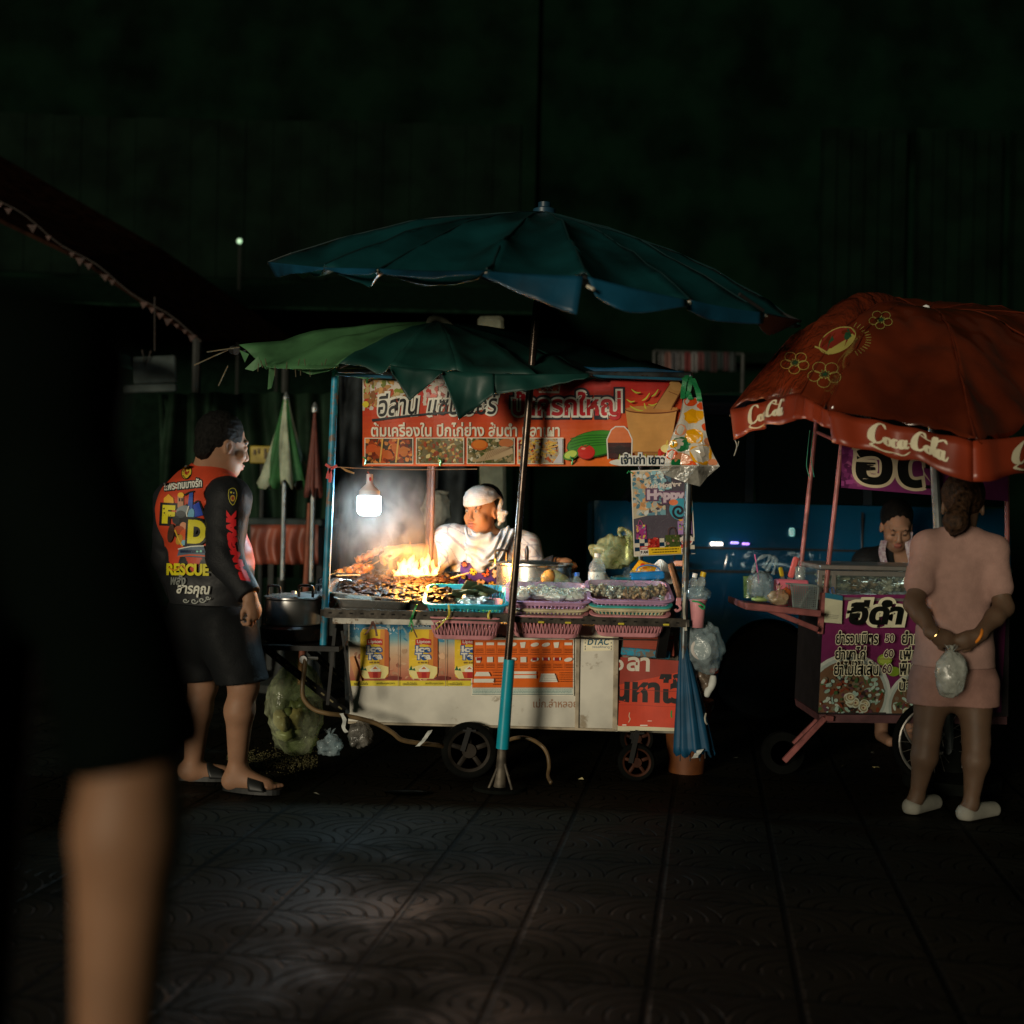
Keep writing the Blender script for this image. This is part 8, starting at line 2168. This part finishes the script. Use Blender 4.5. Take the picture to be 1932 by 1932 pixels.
def spoked(u, Y, r):
    x = P(u, 1400, Y).x; c = V3(x, Y, r + .02); b = MB(); n = 40
    b.tube([c + V3(math.cos(2 * math.pi * k / n) * r, 0, math.sin(2 * math.pi * k / n) * r) for k in range(n)], .015, 8, closed=True); wo = b.build('wheel', mat('tyre_rubber', (.006, .006, .006)), stall, smooth=180)
    b = MB(); b.tube([c + V3(math.cos(2 * math.pi * k / n) * (r - .02), 0, math.sin(2 * math.pi * k / n) * (r - .02)) for k in range(n)], .007, 6, closed=True)
    for k in range(20):
        a = 2 * math.pi * k / 20; d = V3(math.cos(a + .5 * (-1) ** k), 0, math.sin(a + .5 * (-1) ** k)) * .018; b.tube([c + d + V3(0, .012 * (-1) ** k, 0), c + V3(math.cos(a), 0, math.sin(a)) * (r - .02)], .0014, 4)
    b.tube([c + V3(0, -.04, 0), c + V3(0, .04, 0)], .012, 8); b.build('spokes', mat('wheel_steel', (.35, .33, .30), .35, .8), wo)
spoked(1765, 5.72, .185); spoked(1765, 6.32, .185)
# header banner
t = thing('header_banner', P(1745, 930, YT - .03), 'magenta vinyl header with big outlined Thai letters under the red parasol', 'banner')
F = Flat(quad_map(P(1588, 842, YT - .03), P(1900, 852, YT - .03), P(1902, 946, YT - .03), P(1587, 920, YT - .03), 312, 82, .01), clip=(0, 0, 312, 82))
F.sheet(0, 0, 312, 82, S(118, 46, 100), 12, 4); F.blobs((0, 0, 40, 82), [S(140, 60, 120), S(90, 30, 78), S(160, 80, 130)], 30, 9, 5, .4)
F.text('อีดำ', (26, -24, 232, 72), S(10, 14, 12), .03, out=[(.05, S(206, 190, 160))]); F.build('sheet', mat_print('print_gloss'), t)
# menu board
t = thing('menu_board', P(1720, 1345, YT - .01), 'magenta menu board of Thai dishes with prices and pictures of seafood salad', 'menu')
F = Flat(lambda u, v, l: P(u - (v - 1122) * .05, v, YT - .01) + V3(0, -l, 0), clip=(1555, 1122, 1900, 1344))
F.sheet(1555, 1122, 1900, 1344, lambda u, v: tuple(lerp(a, b_, min(1, max(0, (v - 1122) / 222))) for a, b_ in zip(S(124, 42, 94), S(98, 36, 80))), 6, 10)
crm = S(236, 232, 200); blk_ = S(10, 16, 12)
def plate(u, v, r):
    F.ell(u, v, r, r * .96, S(196, 204, 196), n=36); F.ell(u, v, r * .93, r * .88, S(170, 184, 178), n=36); F.ell(u, v, r * .86, r * .80, S(112, 84, 62), n=36)
    rn = random.Random(int(u)); keep = F.clip
    for k in range(210):
        a = rn.uniform(0, 6.28); q = r * .8 * math.sqrt(rn.random()); uu, vv = u + q * math.cos(a), v + q * .9 * math.sin(a); cc = rn.choice([S(176, 200, 186), S(120, 110, 92), S(96, 62, 72), S(70, 100, 60), S(150, 180, 166), S(130, 62, 40), S(190, 204, 192), S(50, 44, 40), S(160, 190, 180)])
        F.ell(uu, vv, rn.uniform(2, 7), rn.uniform(1.5, 4), cc, rn.uniform(0, 180), 9)
    for k in range(7):
        a = rn.uniform(0, 6.28); q = r * .55 * rn.random(); uu, vv = u + q * math.cos(a), v + q * math.sin(a); F.ell(uu, vv, 10, 8, S(200, 206, 186), rn.uniform(0, 90)); F.ell(uu, vv, 8, 6, S(150, 140, 110), rn.uniform(0, 90)); F.ell(uu + 1, vv, 5, 4, S(206, 196, 160)); F.ell(uu, vv, 2, 2, S(120, 60, 40))
plate(1608, 1312, 82); plate(1752, 1330, 74)
F.ell(1668, 1242, 14, 11, S(130, 160, 50)); F.ell(1668, 1242, 11, 8, S(170, 190, 80)); F.ell(1686, 1264, 12, 9, S(130, 160, 50)); F.rect(1650, 1240, 1700, 1241, S(130, 60, 90))
F.text('อีดำ', (1597, 1130, 1700, 1177), blk_, .05, .12, out=[(.10, crm)])
rows = [('ยำรวมมิตร', 1575, 1654, 1188, 1213, '50', 1667, 1684, 'ยำทะเล', 1698, 1760), ('ยำขาไก่', 1575, 1632, 1217, 1242, '60', 1666, 1684, 'เพิ่มเส้น', 1696, 1765), ('ยำไม่ใส่เส้น', 1574, 1657, 1244, 1271, '60', 1664, 1682, 'พิเศษ', 1696, 1745)]
for (a, u0, u1, v0, v1, p_, u2, u3, c_, u4, u5) in rows:
    F.text(a, (u0, v0, u1, v1), blk_, .025, out=[(.055, crm)]); F.text(p_, (u2, v0 + 6, u3, v1 - 4), S(70, 30, 50), .02, out=[(.06, crm)]); F.text(c_, (u4, v0, u5, v1), blk_, .025, out=[(.055, crm)])
F.text('น้ำทอด', (1697, 1276, 1760, 1300), blk_, .025, out=[(.055, crm)])
F.build('sheet', mat_print('print_gloss'), t)
# pay card without its code
t = thing('hanging_card', P(1572, 1178, YT - .04), 'white card with a teal top hung at the left of the menu board', 'card')
F = Flat(quad_map(P(1557, 1118, YT - .045), P(1590, 1124, YT - .045), P(1588, 1177, YT - .045), P(1555, 1174, YT - .045), 34, 56)); F.rect(0, 0, 34, 56, S(206, 206, 176)); F.rect(0, 0, 34, 10, S(20, 110, 140)); F.scrawl(6, 40, 28, 1.2, S(150, 150, 130), 2); F.scrawl(6, 43, 28, 1.2, S(150, 150, 130), 3); F.scrawl(8, 46, 26, 1.2, S(150, 150, 130), 4); F.build('card', matt, t)
MB().tube(spl([P(1568, 1120, YT - .04), P(1566, 1112, YT - .03), P(1572, 1108, YT), P(1574, 1118, YT - .04)], 4), .002, 6).build('hook', mat('blue_cap', (.02, .14, .55)), t)
# glass cabinet
t = thing('glass_cabinet', P(1720, 1126, 6.05), 'aluminium framed glass cabinet of salad ingredients lit by a strip lamp', 'cabinet')
al = mat('cabinet_aluminium', (.55, .54, .50), .35, .85, var=.1)
x0, x1 = P(1543, 1100, YT).x, P(1905, 1100, YT).x; zt = P(1620, 1066, YT).z; z1 = P(1560, 1126, YT).z
MB().box(((x0 + x1) / 2, 6.02, zt - .012), (x1 - x0, .50, .024), None, .004).build('top_rail', al, t)
MB().box(((x0 + x1) / 2, YT + .012, zt - .040), (x1 - x0, .024, .026), None, .003).build('top_rail', al, t)
for (xx, yy) in ((x0 + .012, YT + .012), (x1 - .012, YT + .012), (x0 + .012, 6.26), (x1 - .012, 6.26), (x0 + .075, YT + .010)): MB().box((xx, yy, (zt + z1) / 2 - .02), (.022, .022, zt - z1 - .03), None, .003).build('upright', al, t)
MB().box(((x0 + x1) / 2, 6.03, z1 - .006), (x1 - x0, .5, .012)).build('shelf_floor', al, t)
glass = mat_clear('cabinet_glass', (.93, .97, .95), .10, .04, (.3, .4, .4))
MB().box(((x0 + x1) / 2, YT + .004, (zt + z1) / 2 - .02), (x1 - x0 - .05, .004, zt - z1 - .05)).build('front_glass', glass, t)
MB().box((x0 + .004, 6.03, (zt + z1) / 2), (.004, .44, zt - z1 - .04)).build('side_glass', glass, t)
o = MB().box((x0 + .40, 6.10, zt - .03), (.34, .02, .012)).build('strip_lamp', mat_emit('strip_light', (.82, 1.0, .90), 30.0), t)
rnd = random.Random(77); kinds = [((.40, .36, .24), 'pale chicken feet'), ((.22, .13, .07), 'dark pickled crab'), ((.46, .42, .34), 'white squid'), ((.30, .20, .12), 'brown sausage'), ((.10, .09, .06), 'black preserved eggs')]
for k in range(5):
    b = MB(); cxk = x0 + .12 + k * .125
    for j in range(34): b.ball((cxk + rnd.uniform(-.055, .055), 5.98 + rnd.uniform(-.13, .12), z1 + .02 + rnd.uniform(0, .07)), (rnd.uniform(.014, .03), .018, .012), 9, Matrix.Rotation(rnd.uniform(0, 3), 3, 'Z'), rough=.6, seed=j)
    o = b.build('food_heap', mat('cabinet_food_%d' % k, kinds[k][0], .28, var=.4, scale=50), smooth=60); tag(o, 'heap of %s inside the glass cabinet' % kinds[k][1], 'food', None, 'stuff')
# folding shelf and what stands on it
zsh = P(1470, 1138, 5.75).z
t = thing('side_shelf', P(1470, 1150, 5.85), 'pink painted folding shelf bracketed to the stall\'s left end', 'shelf')
q = [P(1376, 1127, 6.10), P(1408, 1142, 5.66), P(1549, 1156, 5.66), P(1546, 1136, 6.10)]
zz = [p.z for p in q]; b = MB(); b.prism([V3(p.x, p.y, (q[1].z if i < 2 else q[2].z) - .004) for i, p in enumerate(q)], (0, 0, -.016)); b.build('board', pk, t)
MB().bar(P(1408, 1143, 5.65), P(1549, 1158, 5.65), .014, .030, bev=.003).build('front_bar', pk, t); MB().bar(P(1449, 1150, 5.68), P(1543, 1188, 5.72), .016, .024, bev=.003).build('brace', pk, t); MB().bar(P(1376, 1130, 6.1), P(1408, 1143, 5.66), .012, .026).build('side_bar', pk, t)
YH = 5.78
bag('takeaway_bag', 'clear carrier bag with a slice of green melon standing on the pink shelf', P(1434, 1106, YH), (.058, .05, .075), film_b, 121, .35)
tb = [o for o in bpy.data.objects if o.name.startswith('takeaway_bag')][0]
b = MB()
for pts in ([(1420, 1082), (1428, 1058), (1446, 1048), (1452, 1052), (1440, 1072)], [(1446, 1078), (1456, 1060), (1461, 1050), (1464, 1060), (1458, 1084)]): b.tube(spl([P(u, v, YH) for u, v in pts], 5), [.008 + .003 * math.sin(i) for i in range(21)], 8)
b.build('handle', film_b, tb, smooth=180)
o = MB().ball(P(1434, 1130, YH - .01), (.042, .03, .014), 16, rough=.2, seed=3).build('melon_slice', mat('melon_green', (.35, .48, .16), .4), smooth=180); tag(o, 'slice of green melon in the clear carrier bag on the pink shelf', 'fruit')
o = MB().tube([P(1424, 1046, YH), P(1428, 1070, YH), P(1432, 1100, YH)], .003, 6).build('pink_straw', mat('pink_straw', (.7, .14, .35), .4)); tag(o, 'pink straw sticking out of the carrier bag on the shelf', 'straw')
o = px_lathe(1411, 1128, 5.9, [(0, 0), (8, 0), (10, 40), (10.6, 41), (9, 40), (7, 2), (0, 2)], n=20).build('green_cup', mat_clear('green_cup', (.6, .8, .5), .6, .2, (.14, .22, .08)), smooth=40); tag(o, 'green tinted clear cup behind the carrier bag on the shelf', 'cup')
t = thing('pink_box', P(1492, 1142, 5.86), 'pink plastic utensil box at the back of the shelf', 'box')
MB().box(P(1492, 1118, 5.90), (.148, .08, .125), Matrix.Rotation(R(1), 3, 'Y'), .006).build('tub', mat('hot_pink', (.70, .16, .22), .4, var=.06), t)
F = Flat(lambda u, v, l: P(u, v, 5.857) + V3(0, -l, 0)); F.ell(1470, 1103, 2, 3.4, S(60, 16, 24)); F.ell(1494, 1104, 2, 3.4, S(60, 16, 24)); F.build('holes', matt, t)
t = thing('kitchen_knife', P(1474, 1088, 5.9), 'knife with a yellow handle standing in the pink box', 'knife')
MB().bar(P(1472, 1070, 5.9), P(1476, 1088, 5.9), .020, .012, bev=.005).build('handle', mat('yellow_cap', (.75, .50, .02)), t); MB().bar(P(1476, 1088, 5.9), P(1479, 1108, 5.9), .018, .003).build('blade', stain, t)
t = thing('kitchen_knife', P(1492, 1090, 5.9), 'big knife with a coral pink handle standing in the pink box', 'knife')
MB().bar(P(1503, 1051, 5.9), P(1491, 1090, 5.9), .030, .016, bev=.007).build('handle', mat('coral_plastic', (.72, .14, .13), .4, var=.05), t); MB().bar(P(1491, 1090, 5.9), P(1488, 1108, 5.9), .026, .003).build('blade', stain, t)
o = px_lathe(1509, 1094, 5.9, [(0, 0), (10, 0), (11, 25), (10, 25), (9, 2), (0, 2)], n=24).build('drinking_glass', mat_clear('tumbler', (.9, .95, .95), .35, .05, (.4, .45, .45)), smooth=40); tag(o, 'clear tumbler standing beside the coral knife handle', 'glass')
t = thing('wire_basket', P(1518, 1148, 5.72), 'grey plastic mesh basket of ladles at the right end of the shelf', 'basket')
gy = mat('grey_plastic', (.22, .27, .27), .45); b = MB(); A_ = [P(1492, 1103, 5.72), P(1544, 1106, 5.72), P(1540, 1150, 5.72), P(1497, 1147, 5.72)]
for k in range(13):
    f = k / 12; b.bar(A_[0].lerp(A_[1], f), A_[3].lerp(A_[2], f), .0028, .0028); b.bar(A_[0].lerp(A_[3], f), A_[1].lerp(A_[2], f), .0028, .0028)
    b.bar(A_[0].lerp(A_[1], f) + V3(0, .1, 0), A_[3].lerp(A_[2], f) + V3(0, .1, 0), .0028, .0028)
for i in range(4): b.bar(A_[i], A_[(i + 1) % 4], .006, .006); b.bar(A_[i], A_[i] + V3(0, .1, 0), .005, .005)
b.bar(A_[0] + V3(0, .1, 0), A_[1] + V3(0, .1, 0), .006, .006)
b.build('mesh', gy, t)
o = MB().tube([P(1508, 1146, 5.77), P(1528, 1112, 5.77)], [.016, .003], 8).build('ladle', stain); tag(o, 'steel ladle lying inside the grey mesh basket', 'ladle')
bag('chilli_bag', 'small white and orange bag of peanuts in front of the mesh basket', P(1469, 1128, 5.70), (.045, .04, .036), mat_clear('peanut_film', (.9, .9, .85), .75, .25, (.50, .38, .24)), 131, .3, .02)
bag('chilli_bag', 'tiny orange bag leaning on the peanut bag', P(1484, 1122, 5.72), (.02, .02, .03), mat_clear('orange_film', (.9, .6, .4), .8, .3, (.60, .18, .05)), 133, .3)
# green twine dangling by the parasol, small hanging tie
for k, pts in enumerate(([(1528, 812), (1524, 850), (1522, 880), (1528, 902)], [(1534, 815), (1530, 860), (1536, 900)])):
    o = MB().tube(spl([P(u, v, 5.7) for u, v in pts], 5), .0022, 5).build('green_string', mat('green_string', (.03, .22, .14), .5)); tag(o, ['longer green string dangling under the red parasol', 'shorter green string dangling beside the pink post'][k], 'string')
o = MB().tube(spl([P(1386, 828, 5.25), P(1390, 842, 5.25), P(1385, 860, 5.25), P(1390, 848, 5.26), P(1394, 832, 5.26)], 5), .002, 5).build('white_string', mat('pale_string', (.42, .40, .34))); tag(o, 'white loop of string hanging from the parasol\'s left corner', 'string')
# litter
rnd = random.Random(19)
nmz = ['pale leaf scrap below the stall\'s left prop leg', 'yellow scrap of peel on the ground under the stall', 'pale paper scrap left of the spoked wheel', 'small bright scrap in front of the blue umbrella', 'crumpled scrap near the front caster', 'pale scrap near the man\'s sandals']
for k, (u, v) in enumerate(((1590, 1448), (1648, 1422), (1652, 1452), (1388, 1432), (1098, 1472), (600, 1500))):
    Y = EYE * FPX / (v - 966 - (u - 966) * .021); p = P(u, v, Y)
    o = MB().add([p + V3(rnd.uniform(-.02, .02), rnd.uniform(-.02, .02), .004 + rnd.uniform(0, .012)) for _ in range(4)], [(0, 1, 2), (0, 2, 3)]).build('litter', mat('litter_%d' % (k % 2), [(.42, .36, .16), (.35, .35, .28)][k % 2], .6)); tag(o, nmz[k], 'litter')
